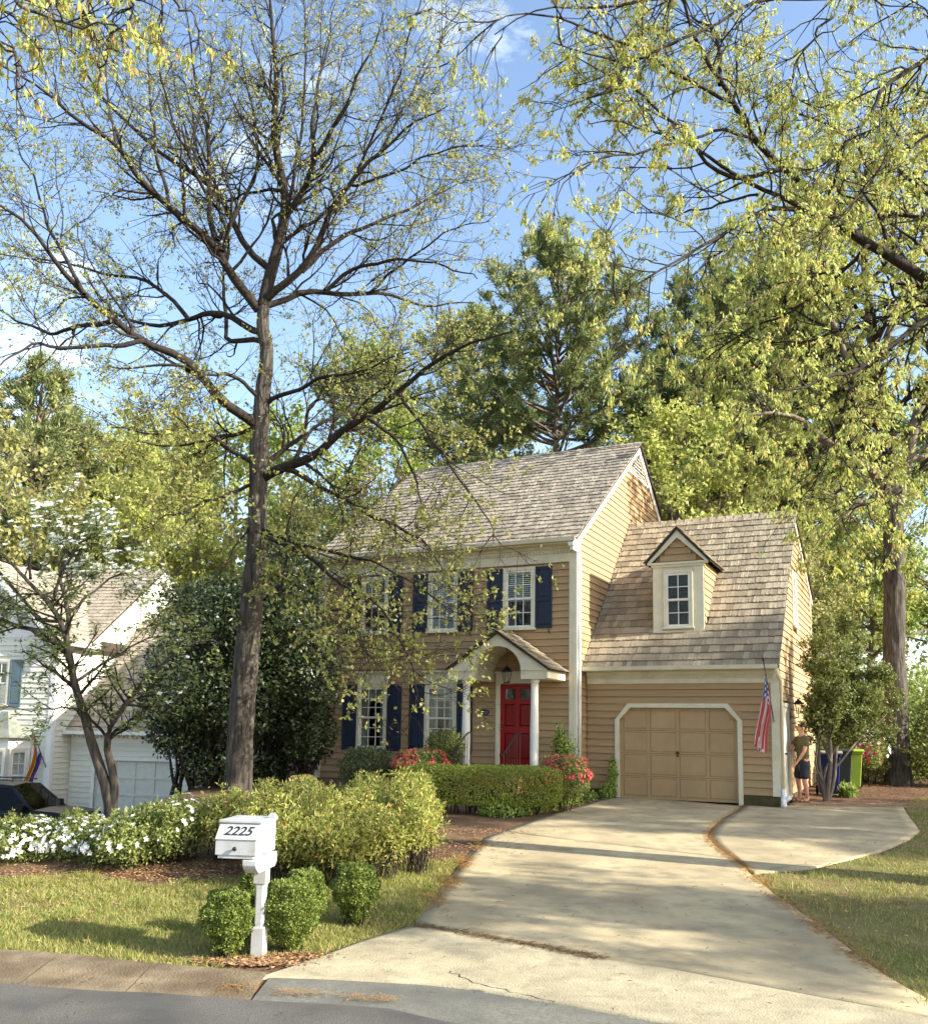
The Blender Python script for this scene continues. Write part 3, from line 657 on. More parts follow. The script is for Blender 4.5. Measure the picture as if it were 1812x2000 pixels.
mb = MB(); mb.tube([(GR + .085, G + .02, .36), (GR + .085, G - .0, .15), (GR + .1, G - .06, .06)], [.05, .055, .06], 10); mb.tube([(GR + .1, G - .02, .1), (GR + .22, G + .03, .2)], [.05, .06], 10); mb.tube([(GR + .1, G - .08, .04), (GR + .12, G - .16, .02)], .062, 10); mb.build('drain_elbow', mat('white_plastic', lin(232, 232, 230), .35), house, smooth=True)
# garage side wall (faces +u)
SD = (1.46, 2.36, .16, 2.2)
mb = MB(); gpoly = [(G + .001, -.3), (G + .001, roofw(G) - .12), (GRV, GRH - .12), (8.25, roofw(8.25) - .12), (8.25, -.3)]
mb.prism(gpoly, 'x', GR - .16, GR - .032); gsw = mb.build('garage_side_wall', TANPLAIN, house)
SWN = (3.75, 4.6, 4.3, 5.75)
def gs_span(w):
    s = G + .1 if w < 2.85 else max(G + .1, GEV + (w + EXPO * .6 - GEH + .1) / GS + .05); e = 8.2
    if w > roofw(8.25) - .3: e = min(e, GRV + (GRH - .16 - w - EXPO * .6) / ((GRH - GBH) / (GBV - GRV)))
    return [(s, e)] if e > s else []
boards(gsw, .15, GRH - .3, gs_span, [(SD[0] - .09, SD[1] + .09, .0, SD[3] + .1), SWN], place=lambda a, w: ((GR, a, w), math.pi / 2))
XG = Matrix.Translation((GR, 0, 0)) @ ROTZ90
window(house, SWN[0], SWN[1], SWN[2], SWN[3], 3, 2, xf=XG, v=-.004, blind=(5.6, 4.4, .05))
mb = MB(); mb.box(SD[0] - .09, SD[0], -.045, -.003, SD[2], SD[3] + .09); mb.box(SD[1], SD[1] + .09, -.045, -.003, SD[2], SD[3] + .09); mb.box(SD[0], SD[1], -.045, -.003, SD[3], SD[3] + .09); mb.box(SD[0] - .05, SD[1] + .05, -.08, -.003, SD[2] - .05, SD[2] - .001); mb.build('door_casing', CREAM, house, xf=XG)
sdm = mat('side_door_paint', lin(196, 192, 178), .5, .05)
ops = [(SD[0] + .12, SD[1] - .12, SD[2] + .25, SD[2] + .85), (SD[0] + .12, SD[1] - .12, SD[2] + 1.02, SD[3] - .15)]
sdo = core('side_door', SD[0] + .003, SD[1] - .003, SD[2], SD[3] - .003, ops, -.024, -.003, sdm, house, xf=XG)
for a, b, c, d in ops:
    p = MB(); p.box(a, b, -.014, -.004, c, d); p.build('panel', sdm, sdo, xf=XG)
mb = MB(); mb.tube([(SD[0] + .09, -.024, 1.12), (SD[0] + .09, -.05, 1.12), (SD[0] + .09, -.085, 1.12)], [.014, .03, .02], 10); mb.build('door_knob', IRON, sdo, smooth=True, xf=XG)
mb = MB(); mb.box(.05, GR - .16, 8.09, 8.25, -.3, roofw(8.25) - .14); mb.build('rear_wall', TANPLAIN, house)
groof = roofslab('garage_roof', ((GEV, GEH), (GRV, GRH), (GBV, GBH)), .036, GR + .1, .07, DARKWOOD, house)
DU0, DU1, DV, DB, DT, DA = 1.55, 2.77, 1.22, 3.99, 5.63, 6.46; DC = (DU0 + DU1) / 2
def in_dormer(u, v, w):
    if not (DU0 + .02 < u < DU1 - .02) or v < DV + .03: return False
    return w < DT + (DA - DT) * (1 - abs(u - DC) / ((DU1 - DU0) / 2)) + .0
shingles(groof, .036, GR + .12, GEV - .06, GEH - .05, GRV, GRH + .0, .248, .09, .21, SHAKE, 300, 5, skip=in_dormer)
mb = MB()
for k in range(20):
    a = .036 + k * .225; b = min(a + .24, GR + .12); z = GRH + .01
    mb.add([(a, GRV - .15, z - .14), (b, GRV - .15, z - .155), (b, GRV, z + .02), (a, GRV, z + .045), (a, GRV + .15, z - .05), (b, GRV + .15, z - .06), (a, GRV - .15, z - .165), (b, GRV - .15, z - .17)], [(0, 1, 2, 3), (3, 2, 5, 4), (6, 7, 1, 0)])
mb.build('ridge_cap', SHAKE, groof)
mb = MB(); rk = .17
mb.prism([(GEV, GEH - .075), (GRV, GRH - .09), (GRV, GRH - .09 - rk * 1.45), (GEV + .0, GEH - .075 - rk * .9), ], 'x', GR + .001, GR + .05)
mb.prism([(GRV, GRH - .09), (GBV, GBH - .075), (GBV, GBH - .075 - rk), (GRV, GRH - .09 - rk * 1.1)], 'x', GR + .001, GR + .0495); mb.build('rake_board', CREAM, house)
mb = MB(); mb.box(GR, GR + .03, 8.1, 8.28, .15, roofw(8.25) - .2); mb.build('corner_board', CREAM, house)
# dormer
WC0, WC1, WZ0, WZ1 = DU0 + .25, DU1 - .25, DB + .05, DB + 1.47
dorm = core('dormer', DU0, DU1, DB, DT, [(WC0 + .05, WC1 - .05, WZ0 + .05, WZ1 - .05)], DV, DV + .1, CREAM, house)
mb = MB(); mb.box(DU0, DU0 + .235, DV - .022, DV - .001, DB, DT - .08); mb.box(DU1 - .235, DU1, DV - .022, DV - .001, DB, DT - .08); mb.box(DU0 - .04, DU1 + .04, DV - .05, DV - .001, DT - .08, DT - .02); mb.box(DU0 - .08, DU1 + .08, DV - .09, DV - .001, DT - .02, DT + .03); mb.box(DU0 - .02, DU1 + .02, DV - .05, DV - .002, DB - .05, DB + .0); mb.build('trim', CREAM, dorm)
dl_ = DT + .03; hw = (DU1 - DU0) / 2
for s in (-1, 1):
    mb = MB(); u = DU0 if s < 0 else DU1
    vb = GEV + (DB - GEH) / GS; vt = GEV + (DT - GEH) / GS + .05
    mb.prism([(DV + .1005, DB - .1), (DV + .1005, DT), (vt, DT)], 'x', *((u + .032, u + .1) if s < 0 else (u - .1, u - .032))); mb.build('cheek', TANPLAIN, dorm)
    w = DB
    while w < DT - .05:
        ve = GEV + (w + .08 - GEH) / GS
        if ve > DV + .08: link('clapboard', CLAP, dorm, (u, DV + .02 if s > 0 else ve, w), (0, 0, s * math.pi / 2), (ve - DV - .02, 1, 1))
        w += EXPO
mb = MB(); mb.prism([(DU0, DT + .031), (DU1, DT + .031), (DC, DA - .06)], 'y', DV + .032, DV + .08); tym = mb.build('tympanum', TANPLAIN, dorm)
w = DT + .05
while w < DA - .25:
    q = hw * (1 - (w + .1 - DT) / (DA - DT)) - .06
    if q > .05: link('clapboard', CLAP, dorm, (DC - q, DV, w), (0, 0, 0), (2 * q, 1, 1))
    w += EXPO
mb = MB(); ds = (DA - DT) / (hw + .11)
for s in (-1, 1):
    e = DC + s * (hw + .13); ez = DT + .02
    mb.prism([(DC, DA - .02), (e, ez), (e - s * .02, ez - .055), (DC - s * .0, DA - .2), ], 'y', DV - .1, DV - .03) if s > 0 else mb.prism([(DC, DA - .02), (DC, DA - .2), (e + .02, ez - .055), (e, ez)], 'y', DV - .1, DV - .03)
mb.build('rake_board', CREAM, dorm)
mb = MB()
for s in (-1, 1):
    e = DC + s * (hw + .17); ez = DT - .0
    mb.prism([(DC, DA + .04), (e, ez + .045), (e, ez), (DC, DA - .015)], 'y', DV - .14, GEV + (DA - GEH) / GS)
mb.build('dormer_roof', DARKWOOD, dorm)
dang = math.atan2(DA - DT, hw + .17)
for s in (-1, 1):
    Ls = (hw + .2) / math.cos(dang); n = 5
    for c in range(n):
        y = c * Ls / n; zr = DT + (y / Ls) * (DA - DT); vend = GEV + (zr - GEH) / GS + .15; x = DV - .15
        while x < vend:
            wd = random.uniform(.11, .2); b = min(x + wd - .006, vend); lx = s * (x + b) / 2
            M = Matrix.Translation((DC + s * (hw + .2), 0, DT + .03)) @ Matrix.Rotation(s * math.pi / 2, 4, 'Z') @ Matrix.Translation((lx, 0, 0)) @ Matrix.Rotation(dang, 4, 'X') @ Matrix.Translation((0, y, .006)) @ Matrix.Rotation(-.05, 4, 'X') @ Matrix.Diagonal((b - x, (Ls / n + .06) / .3, 1, 1))
            o = link('shingle', random.choice(pv_), dorm); o.matrix_local = M; x += wd
window(house, WC0, WC1, WZ0, WZ1, 2, 2, v=DV - .01, cas=.075)
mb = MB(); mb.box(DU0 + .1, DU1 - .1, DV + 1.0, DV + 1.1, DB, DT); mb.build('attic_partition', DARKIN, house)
# ------------------------------------------------------------------ plants: growth helpers
def norm(a): return a / np.maximum(np.linalg.norm(a, axis=-1, keepdims=True), 1e-9)
def resample(pts, n, r0, r1, wob=.0, g=None, ends=True):
    p = np.asarray(pts, float); d = np.r_[0, np.cumsum(np.linalg.norm(np.diff(p, axis=0), axis=1))]
    # smooth the corners by a Catmull-like refinement
    t = np.linspace(0, d[-1], n); q = np.stack([np.interp(t, d, p[:, k]) for k in range(3)], -1)
    if n > 4: q[1:-1] = .25 * q[:-2] + .5 * q[1:-1] + .25 * q[2:]
    if wob and g is not None:
        w = g.normal(0, wob, q.shape); w[0] = 0; w[1:-1] = (w[:-2] + 2 * w[1:-1] + w[2:]) / 4; q = q + w
    return q, np.linspace(r0, r1, n)
def spawn(P, R, g, dens, length, ang, N, rr, trop=(0, 0, .1), wob=.18, t0=.15, t1=1.0, rmin=.004, taper=.3, short=.5):
    """child branches along parents P (k,n,3), R (k,n)"""
    k, n = P.shape[:2]; L = np.linalg.norm(np.diff(P, axis=1), axis=2).sum(1)
    cnt = g.poisson(dens * L * (t1 - t0)); idx = np.repeat(np.arange(k), cnt); m = len(idx)
    t = g.uniform(t0, t1, m) * (n - 1); i = np.minimum(t.astype(int), n - 2); f = (t - i)[:, None]
    pos = P[idx, i] * (1 - f) + P[idx, i + 1] * f; tan = norm(P[idx, i + 1] - P[idx, i]); rad = R[idx, i] * (1 - f[:, 0]) + R[idx, i + 1] * f[:, 0]
    rv = g.normal(size=(m, 3)); rv = norm(rv - (rv * tan).sum(1, keepdims=True) * tan)
    a = g.uniform(*ang, m)[:, None]; d = norm(np.cos(a) * tan + np.sin(a) * rv + np.array(trop))
    ln = length * g.uniform(.55, 1.25, m) * (1 - short * t / (n - 1)); out = [pos]
    for s in range(N - 1):
        d = norm(d + g.normal(0, wob, (m, 3)) + np.array(trop) * .35); out.append(out[-1] + d * (ln / (N - 1))[:, None])
    r0 = np.clip(rad * rr, rmin, None); rads = r0[:, None] * np.linspace(1, taper, N)[None]
    return np.stack(out, 1), rads
def tubes(groups, sides):
    """groups: list of (P (k,n,3), R (k,n)); returns verts, quad faces"""
    V = []; F = []; o = 0
    for (P, R), s in zip(groups, sides):
        if len(P) == 0: continue
        k, n = P.shape[:2]; T = np.empty_like(P); T[:, 1:-1] = P[:, 2:] - P[:, :-2]; T[:, 0] = P[:, 1] - P[:, 0]; T[:, -1] = P[:, -1] - P[:, -2]; T = norm(T)
        ref = np.where(np.abs(T[..., 2:3]) < .9, np.array([0, 0, 1.]), np.array([1., 0, 0])); A = norm(np.cross(T, ref)); B = np.cross(T, A)
        th = np.arange(s) * 2 * np.pi / s
        ring = P[:, :, None] + (A[:, :, None] * np.cos(th)[None, None, :, None] + B[:, :, None] * np.sin(th)[None, None, :, None]) * R[:, :, None, None]
        V.append(ring.reshape(-1, 3)); id_ = (np.arange(k * n * s) + o).reshape(k, n, s); o += k * n * s
        a = id_[:, :-1]; b = id_[:, 1:]
        F.append(np.stack([a, np.roll(a, -1, 2), np.roll(b, -1, 2), b], -1).reshape(-1, 4))
    return np.concatenate(V), np.concatenate(F)
def leaves(c, ax, nr, L, Wd, g, jl=.3):
    """diamond leaves: centres at the stalk, axis, normal"""
    m = len(c); ax = norm(ax); sd = norm(np.cross(ax, nr)); l = (L * g.uniform(1 - jl, 1 + jl, m))[:, None]; w = (Wd * g.uniform(1 - jl, 1 + jl, m))[:, None]
    up = norm(np.cross(sd, ax))
    v = np.stack([c, c + ax * l * .45 + sd * w * .5 + up * l * .06, c + ax * l, c + ax * l * .45 - sd * w * .5 + up * l * .06], 1)
    return v.reshape(-1, 3), np.arange(m * 4).reshape(m, 4)
def rand_dirs(m, g): return norm(g.normal(size=(m, 3)))
def along(P, g, per, t0=.3, t1=1.0, jit=.02):
    k, n = P.shape[:2]; cnt = g.poisson(per, k); idx = np.repeat(np.arange(k), cnt); t = g.uniform(t0, t1, len(idx)) * (n - 1); i = np.minimum(t.astype(int), n - 2); f = (t - i)[:, None]
    p = P[idx, i] * (1 - f) + P[idx, i + 1] * f; return p + g.normal(0, jit, p.shape), norm(P[idx, i + 1] - P[idx, i])
def mesh_leaves(name, vs, fs, m, parent):
    return link(name, npmesh(name, vs, fs, m), parent)
def stack(parts):
    V = []; F = []; o = 0
    for v, f in parts: V.append(v); F.append(f + o); o += len(v)
    return np.concatenate(V), np.concatenate(F)
def pxlimb(pts, Ya, Yb, r0, r1, g, n=16, wob=.05):
    m = len(pts); P = [tuple(at(x, y, Ya + (Yb - Ya) * (i / (m - 1)) ** 1.2)) for i, (x, y) in enumerate(pts)]
    return resample(P, n, r0, r1, wob, g)
def arr(limbs): return np.stack([l[0] for l in limbs]), np.stack([l[1] for l in limbs])

LEAF_OAK = leafmat('oak_spring_leaf', lin(132, 140, 76), lin(182, 182, 108), .45, lin(196, 176, 110), p3=.1)
LEAF_OAK2 = leafmat('oak_leaf_yellow', lin(150, 164, 84), lin(202, 206, 126), .52, lin(184, 152, 92), p3=.15)
CATKIN = leafmat('oak_catkin', lin(186, 160, 78), lin(206, 170, 90), .35)
LEAF_GRN = leafmat('fresh_green_leaf', lin(112, 134, 66), lin(160, 172, 92), .45)
LEAF_YG = leafmat('yellow_green_leaf', lin(150, 162, 84), lin(200, 200, 118), .5)
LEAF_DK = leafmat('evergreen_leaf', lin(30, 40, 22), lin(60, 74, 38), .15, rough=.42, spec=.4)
LEAF_OL = leafmat('olive_leaf', lin(84, 94, 48), lin(136, 142, 78), .3)
NEEDLE = leafmat('pine_needle', lin(92, 106, 62), lin(146, 154, 98), .32)
LEAF_BOX = leafmat('boxwood_leaf', lin(76, 92, 42), lin(138, 150, 72), .3)
LEAF_HEDGE = leafmat('hedge_leaf', lin(96, 112, 44), lin(170, 178, 84), .35)
LEAF_NAN = leafmat('nandina_leaf', lin(122, 134, 60), lin(200, 200, 112), .42, lin(186, 146, 98), p3=.08)
LEAF_AZ = leafmat('azalea_leaf', lin(92, 106, 54), lin(160, 166, 96), .35)
FL_WHITE = leafmat('white_petal', lin(236, 236, 226), lin(248, 248, 242), .3)
FL_PINK = leafmat('pink_petal', lin(190, 36, 66), lin(236, 120, 112), .3)
FL_MAG = leafmat('magenta_petal', lin(150, 30, 90), lin(190, 70, 120), .3)
IVY = leafmat('ivy_leaf', lin(96, 124, 50), lin(176, 192, 104), .35)
BUD = leafmat('brown_bud', lin(150, 116, 86), lin(186, 150, 112), .3)
LITTER = leafmat('dead_leaf', lin(150, 112, 78), lin(206, 170, 128), .1, lin(120, 76, 50), p3=.3)
STRAW = leafmat('pine_straw', lin(150, 110, 62), lin(186, 144, 88), .1)

# ------------------------------------------------------------------ the oak in the front bed
g = np.random.default_rng(11)
oak = E('oak_tree', tuple(at(466, 1530, 18)))
tag(oak, 'large bare-limbed oak just leafing out, in the front bed before the dark evergreen', 'tree')
oak.location.z = float(H(oak.location.x, 18)); o_loc = np.array(oak.location)
YO = 18.0
tr_px = [(464, 1560), (467, 1500), (470, 1430), (478, 1330), (487, 1230), (497, 1130), (502, 1030), (505, 930), (507, 860), (512, 780), (520, 720), (521, 680), (513, 640), (515, 600)]
tp = np.array([tuple(at(x, y, YO)) for x, y in tr_px]); tp[0, 2] = o_loc[2] - .1
tr = resample(tp, 130, .1, .1); trr = np.interp(np.linspace(0, 1, 130), [0, .05, .12, .3, .5, .72, .88, 1], [.34, .275, .25, .22, .19, .165, .135, .12])
LB = [
 ([(515, 600), (521, 560), (535, 520), (555, 450), (560, 410), (552, 340), (545, 280), (540, 200), (535, 100), (528, 0), (522, -90)], 0, .8, .135, .012),
 ([(516, 590), (540, 566), (575, 540), (625, 480), (640, 410), (680, 360), (740, 300), (800, 240), (880, 215)], 0, -1.5, .085, .01),
 ([(590, 530), (650, 470), (720, 440), (790, 410), (860, 380), (930, 350)], -.18, 1.5, .055, .01),
 ([(556, 425), (582, 395), (602, 345), (612, 310), (642, 265), (682, 195), (722, 110), (752, 30)], .2, -1.6, .07, .01),
 ([(611, 312), (616, 220), (620, 160), (636, 90), (650, 0)], -.4, 1.0, .05, .01),
 ([(505, 605), (480, 570), (440, 530), (430, 490), (420, 460), (370, 440), (330, 400), (280, 350), (240, 300), (180, 250), (110, 200), (40, 150), (-20, 120)], 0, -2.4, .1, .012),
 ([(432, 492), (408, 440), (404, 380), (415, 290), (400, 235), (385, 190), (378, 100), (360, 10)], -.5, 1.6, .07, .01),
 ([(425, 470), (442, 450), (470, 410), (486, 370), (505, 320), (498, 250), (480, 160), (470, 60)], -.5, 2.2, .05, .01),
 ([(532, 530), (490, 495), (460, 430), (425, 370), (340, 315), (280, 275), (200, 190), (150, 110), (110, 20)], .1, 2.6, .075, .01),
 ([(514, 652), (490, 640), (435, 615), (400, 605), (370, 625), (320, 637), (270, 635), (240, 612), (190, 600)], 0, 1.6, .075, .02),
 ([(370, 625), (342, 590), (310, 560), (280, 545), (230, 540), (170, 520), (100, 512), (20, 480)], .58, 3.0, .05, .01),
 ([(508, 835), (480, 815), (440, 800), (415, 785), (395, 745), (360, 705), (280, 665), (220, 615), (165, 575), (135, 540), (100, 500), (60, 440), (20, 405), (-40, 370)], 0, -3.0, .105, .02),
 ([(282, 666), (200, 676), (140, 682), (60, 677), (20, 692), (-20, 730)], -1.2, -2.6, .05, .01),
 ([(230, 622), (160, 645), (100, 652), (30, 622), (-30, 590)], -1.42, -.2, .05, .01),
 ([(517, 668), (490, 664), (442, 672), (446, 600), (442, 540), (438, 470), (430, 400)], 0, 2.4, .06, .01),
 ([(514, 600), (560, 585), (600, 576), (640, 566), (680, 580), (720, 572), (780, 580), (850, 600), (920, 590)], 0, 1.8, .07, .012),
 ([(640, 566), (700, 520), (780, 510), (860, 520), (940, 540)], .4, -.8, .045, .01),
 ([(512, 935), (540, 922), (572, 908), (620, 890), (650, 860), (690, 825), (720, 815), (760, 790), (800, 745), (840, 710), (880, 690), (920, 665), (990, 648)], 0, -2.6, .105, .015),
 ([(572, 908), (592, 870), (610, 840), (640, 826), (700, 790), (740, 740)], -.3, 1.2, .05, .01),
 ([(556, 914), (590, 932), (650, 960), (725, 1005), (780, 1030), (822, 1050), (852, 1105), (880, 1160)], -.3, -2.2, .06, .008),
 ([(720, 818), (770, 850), (810, 920), (822, 1000), (818, 1050)], -1.2, -2.4, .035, .008),
 ([(780, 770), (850, 860), (900, 930), (950, 1010), (965, 1080)], -1.6, -3.0, .035, .006),
 ([(503, 1042), (535, 1052), (565, 1060), (620, 1090), (660, 1130), (720, 1170), (770, 1215), (800, 1285), (815, 1370)], 0, -3.2, .045, .006),
 ([(503, 1030), (545, 1050), (590, 1070), (660, 1075), (740, 1100), (820, 1150), (890, 1200)], 0, -2.8, .045, .006),
 ([(500, 1120), (560, 1160), (620, 1180), (690, 1200), (720, 1260), (725, 1310)], 0, -3.6, .035, .006),
 ([(495, 945), (440, 960), (390, 990), (340, 1002), (280, 1035)], 0, -1.4, .04, .008),
 ([(503, 905), (455, 875), (425, 860), (380, 842), (300, 850), (220, 830)], 0, -2.2, .055, .008),
 ([(503, 835), (450, 852), (400, 862), (330, 872), (250, 862)], 0, 1.8, .045, .008),
 ([(508, 908), (535, 895), (560, 880), (592, 850), (602, 800), (640, 770), (700, 762), (770, 702)], 0, 1.8, .06, .01),
 ([(520, 790), (580, 760), (640, 740), (720, 720), (800, 690)], 0, -1.5, .05, .01),
 ([(505, 1010), (455, 1085), (420, 1130), (380, 1162)], 0, -1.4, .03, .006),
 ([(512, 780), (470, 740), (430, 730), (370, 735), (320, 770)], 0, -2.2, .045, .01),
]
LB += [([(640, 410), (700, 330), (760, 200), (800, 80), (830, -40)], -.6, -2.6, .035, .008), ([(560, 410), (590, 250), (600, 120), (590, -20)], .3, 2.0, .04, .008), ([(680, 360), (780, 330), (870, 290), (940, 280)], -.8, -2.0, .03, .008), ([(740, 300), (800, 180), (860, 90), (890, 20)], -1.0, .6, .03, .008), ([(240, 300), (205, 200), (212, 90), (230, -20)], -1.4, .2, .03, .008), ([(330, 400), (300, 260), (290, 130), (300, 0)], -1.0, 1.0, .04, .008), ([(404, 380), (330, 230), (310, 100), (320, -20)], -.1, -2.4, .035, .008), ([(720, 572), (800, 500), (880, 450), (950, 430)], 1.0, -.6, .03, .008), ([(165, 575), (110, 480), (60, 330), (20, 250)], -1.9, -.6, .04, .008)]
limbs = arr([pxlimb(p, YO + a, YO + b * 1.0, r0, r1, g, 18, .05) for p, a, b, r0, r1 in LB])
l2 = spawn(limbs[0], limbs[1], g, 3.5, 2.3, (.45, 1.05), 8, .45, (0, 0, .1), .2, .12, 1, .008)
l3 = spawn(l2[0], l2[1], g, 5.2, 1.15, (.45, 1.1), 5, .5, (0, 0, .03), .22, .15, 1, .005)
low = np.array([min(q[1] for q in b[0]) > 560 and b[0][0][1] > 700 and max(q[1] for q in b[0]) < 1040 and b[0][-1][0] < 800 for b in LB])
m2_ = spawn(limbs[0][low], limbs[1][low], g, 2.1, 1.5, (.45, 1.1), 8, .4, (0, 0, -.02), .2, .15, 1, .007); m3_ = spawn(m2_[0], m2_[1], g, 4.5, .9, (.45, 1.1), 5, .55, (0, 0, -.02), .22, .15, 1, .005)
l3 = (np.concatenate([l3[0], m3_[0]]), np.concatenate([l3[1], m3_[1]]))
l2 = (np.concatenate([l2[0], m2_[0]]), np.concatenate([l2[1], m2_[1]]))
l4 = spawn(np.concatenate([l3[0]]), l3[1], g, 5.6, .5, (.45, 1.2), 3, .65, (0, 0, .0), .22, .2, 1, .0036)
tv_, tf_ = tubes([(tr[0][None], trr[None])], [44])
ctr = np.repeat(tr[0], 44, axis=0); an = np.tile(np.arange(44), 130) * 2 * np.pi / 44; zz_ = ctr[:, 2]; rel = tv_ - ctr   # furrowed bark
rid = .55 * np.sin(an * 11 + 2.2 * np.sin(zz_ * 3.1) + .9 * np.sin(zz_ * 7.7 + an)) + .45 * np.sin(an * 7 + 1.7 * np.sin(zz_ * 5.3 + 1) + zz_ * .7) + .35 * np.sin(zz_ * 19 + an * 3) * np.sin(an * 5)
tv_ = ctr + rel * (1 + .075 * rid + .035 * np.sin(an * 2 + zz_ * 1.3) + .10 * np.exp(-((zz_ - 6.9) / .35) ** 2) + .08 * np.exp(-((zz_ - 4.4) / .25) ** 2))[:, None]
link('trunk', npmesh('trunk', tv_, tf_, BARK, True), oak).location = -Vector(o_loc)
link('limbs', npmesh('limbs', *tubes([limbs], [7]), BARKD, True), oak).location = -Vector(o_loc)
ob = link('twigs', npmesh('twigs', *tubes([l2, l3, l4], [4, 3, 3]), BARKD), oak); ob.location = -Vector(o_loc); ob['kind'] = 'stuff'
pp, dd = along(l4[0], g, 2.1, .3, 1.02, .012); p2, d2 = along(l3[0], g, 1.6, .6, 1.0, .012)
pp = np.concatenate([pp, p2]); dd = np.concatenate([dd, d2])
# lower branches carry fuller leaf clusters than the top of the crown
keep = g.random(len(pp)) < np.clip(1.25 - (pp[:, 2] - 5) / 14, .66, 1)
keep &= ~((pp[:, 0] > -2.9) & (pp[:, 2] < 6.2) & (g.random(len(pp)) < .42))      # the sprays hanging before the house are thinner
pp, dd = pp[keep], dd[keep]; k = g.poisson(np.where(pp[:, 2] < 7, 2.8, 2.4)); ii = np.repeat(np.arange(len(pp)), k)
sz = np.where(pp[ii, 2] < 7, .075, .058)
v, f = leaves(pp[ii] + g.normal(0, .018, (len(ii), 3)), rand_dirs(len(ii), g) + dd[ii] * .5 + np.array([0, 0, .1]), rand_dirs(len(ii), g), sz, sz * .62, g)
ob = mesh_leaves('crown', v, f, LEAF_OAK, oak); ob.location = -Vector(o_loc)

# ------------------------------------------------------------------ the near oak whose limbs reach in from the right
def px_oak(name, label, base, top, limbs_px, Ycen, seed, leafm, dens=(1.6, 2.6, 3.6), lens=(1.3, .75, .34), per=2.2, lsz=.1, trunk_r=(.34, .24), nk=3.0, cat_p=.25, keepz=None, extra=None, barkm=BARK, lw=1.0):
    g = np.random.default_rng(seed); o = E(name, (base[0], base[1], float(H(base[0], base[1])))); tag(o, label, 'tree'); L0 = np.array(o.location)
    tp = np.array([[base[0], base[1], L0[2] - .1], [base[0] + .05, base[1], L0[2] + .4], [*(np.array(base) * .6 + np.array(top[:2]) * .4), top[2] * .45], top])
    t = resample(tp, 20, .1, .1, .03, g); R = np.interp(np.linspace(0, 1, 20), [0, .06, .2, 1], [trunk_r[0] * 1.35, trunk_r[0] * 1.05, trunk_r[0], trunk_r[1]])
    LI = [pxlimb(p, a, b, r0, r1, g, 18, .05) for p, a, b, r0, r1 in limbs_px]
    if extra: LI += [resample(np.array(e[0]), 18, e[1], e[2], .06, g) for e in extra]
    Ls = arr(LI); Ls = (Ls[0], Ls[1] * lw)
    a2 = spawn(Ls[0], Ls[1], g, dens[0], lens[0], (.45, 1.0), 8, .5, (0, 0, -.02), .18, .1, 1, .009)
    a3 = spawn(a2[0], a2[1], g, dens[1], lens[1], (.45, 1.0), 5, .6, (0, 0, -.08), .18, .15, 1, .006)
    a4 = spawn(a3[0], a3[1], g, dens[2], lens[2], (.4, 1.0), 3, .7, (0, 0, -.15), .18, .2, 1, .004)
    nt = 70; t2_, _ = resample(t[0], nt, 1, 1); R2 = np.interp(np.linspace(0, 1, nt), np.linspace(0, 1, 20), R); tv_, tf_ = tubes([(t2_[None], R2[None])], [36]); ct_ = np.repeat(t2_, 36, axis=0); an_ = np.tile(np.arange(36), nt) * 2 * np.pi / 36; z_ = ct_[:, 2]; rd_ = .55 * np.sin(an_ * 9 + 2 * np.sin(z_ * 2.6) + seed) + .45 * np.sin(an_ * 6 + 1.7 * np.sin(z_ * 4.1 + 1))
    link('trunk', npmesh('trunk', ct_ + (tv_ - ct_) * (1 + .07 * rd_)[:, None], tf_, BARK, True), o).location = -Vector(L0)
    link('limbs', npmesh('limbs', *tubes([Ls], [8]), barkm, True), o).location = -Vector(L0)
    ob = link('twigs', npmesh('twigs', *tubes([a2, a3, a4], [5, 3, 3]), BARKD), o); ob.location = -Vector(L0); ob['kind'] = 'stuff'
    pp, dd = along(a4[0], g, per, .3, 1.0, .015); p2, d2 = along(a3[0], g, per * .5, .6, 1.0, .015); pp = np.concatenate([pp, p2]); dd = np.concatenate([dd, d2])
    k = g.poisson(nk, len(pp)); ii = np.repeat(np.arange(len(pp)), k)
    ax = rand_dirs(len(ii), g) * .55 + dd[ii] * .3 + np.array([0, 0, -.75])
    v, f = leaves(pp[ii] + g.normal(0, .02, (len(ii), 3)), ax, rand_dirs(len(ii), g), lsz * g.choice([.6, .8, 1.0, 1.3], len(ii)), lsz * .42, g)
    mesh_leaves('crown', v, f, leafm, o).location = -Vector(L0)
    if cat_p:
        sel = g.random(len(pp)) < cat_p; k = 2; ii = np.repeat(np.where(sel)[0], k)
        v, f = leaves(pp[ii] + g.normal(0, .02, (len(ii), 3)), rand_dirs(len(ii), g) * .18 + np.array([0, 0, -1]), rand_dirs(len(ii), g), lsz * 1.05, .012, g)
        ob = mesh_leaves('catkins', v, f, CATKIN, o); ob.location = -Vector(L0); ob['kind'] = 'stuff'
    return o
B0 = (8.6, 11.6)
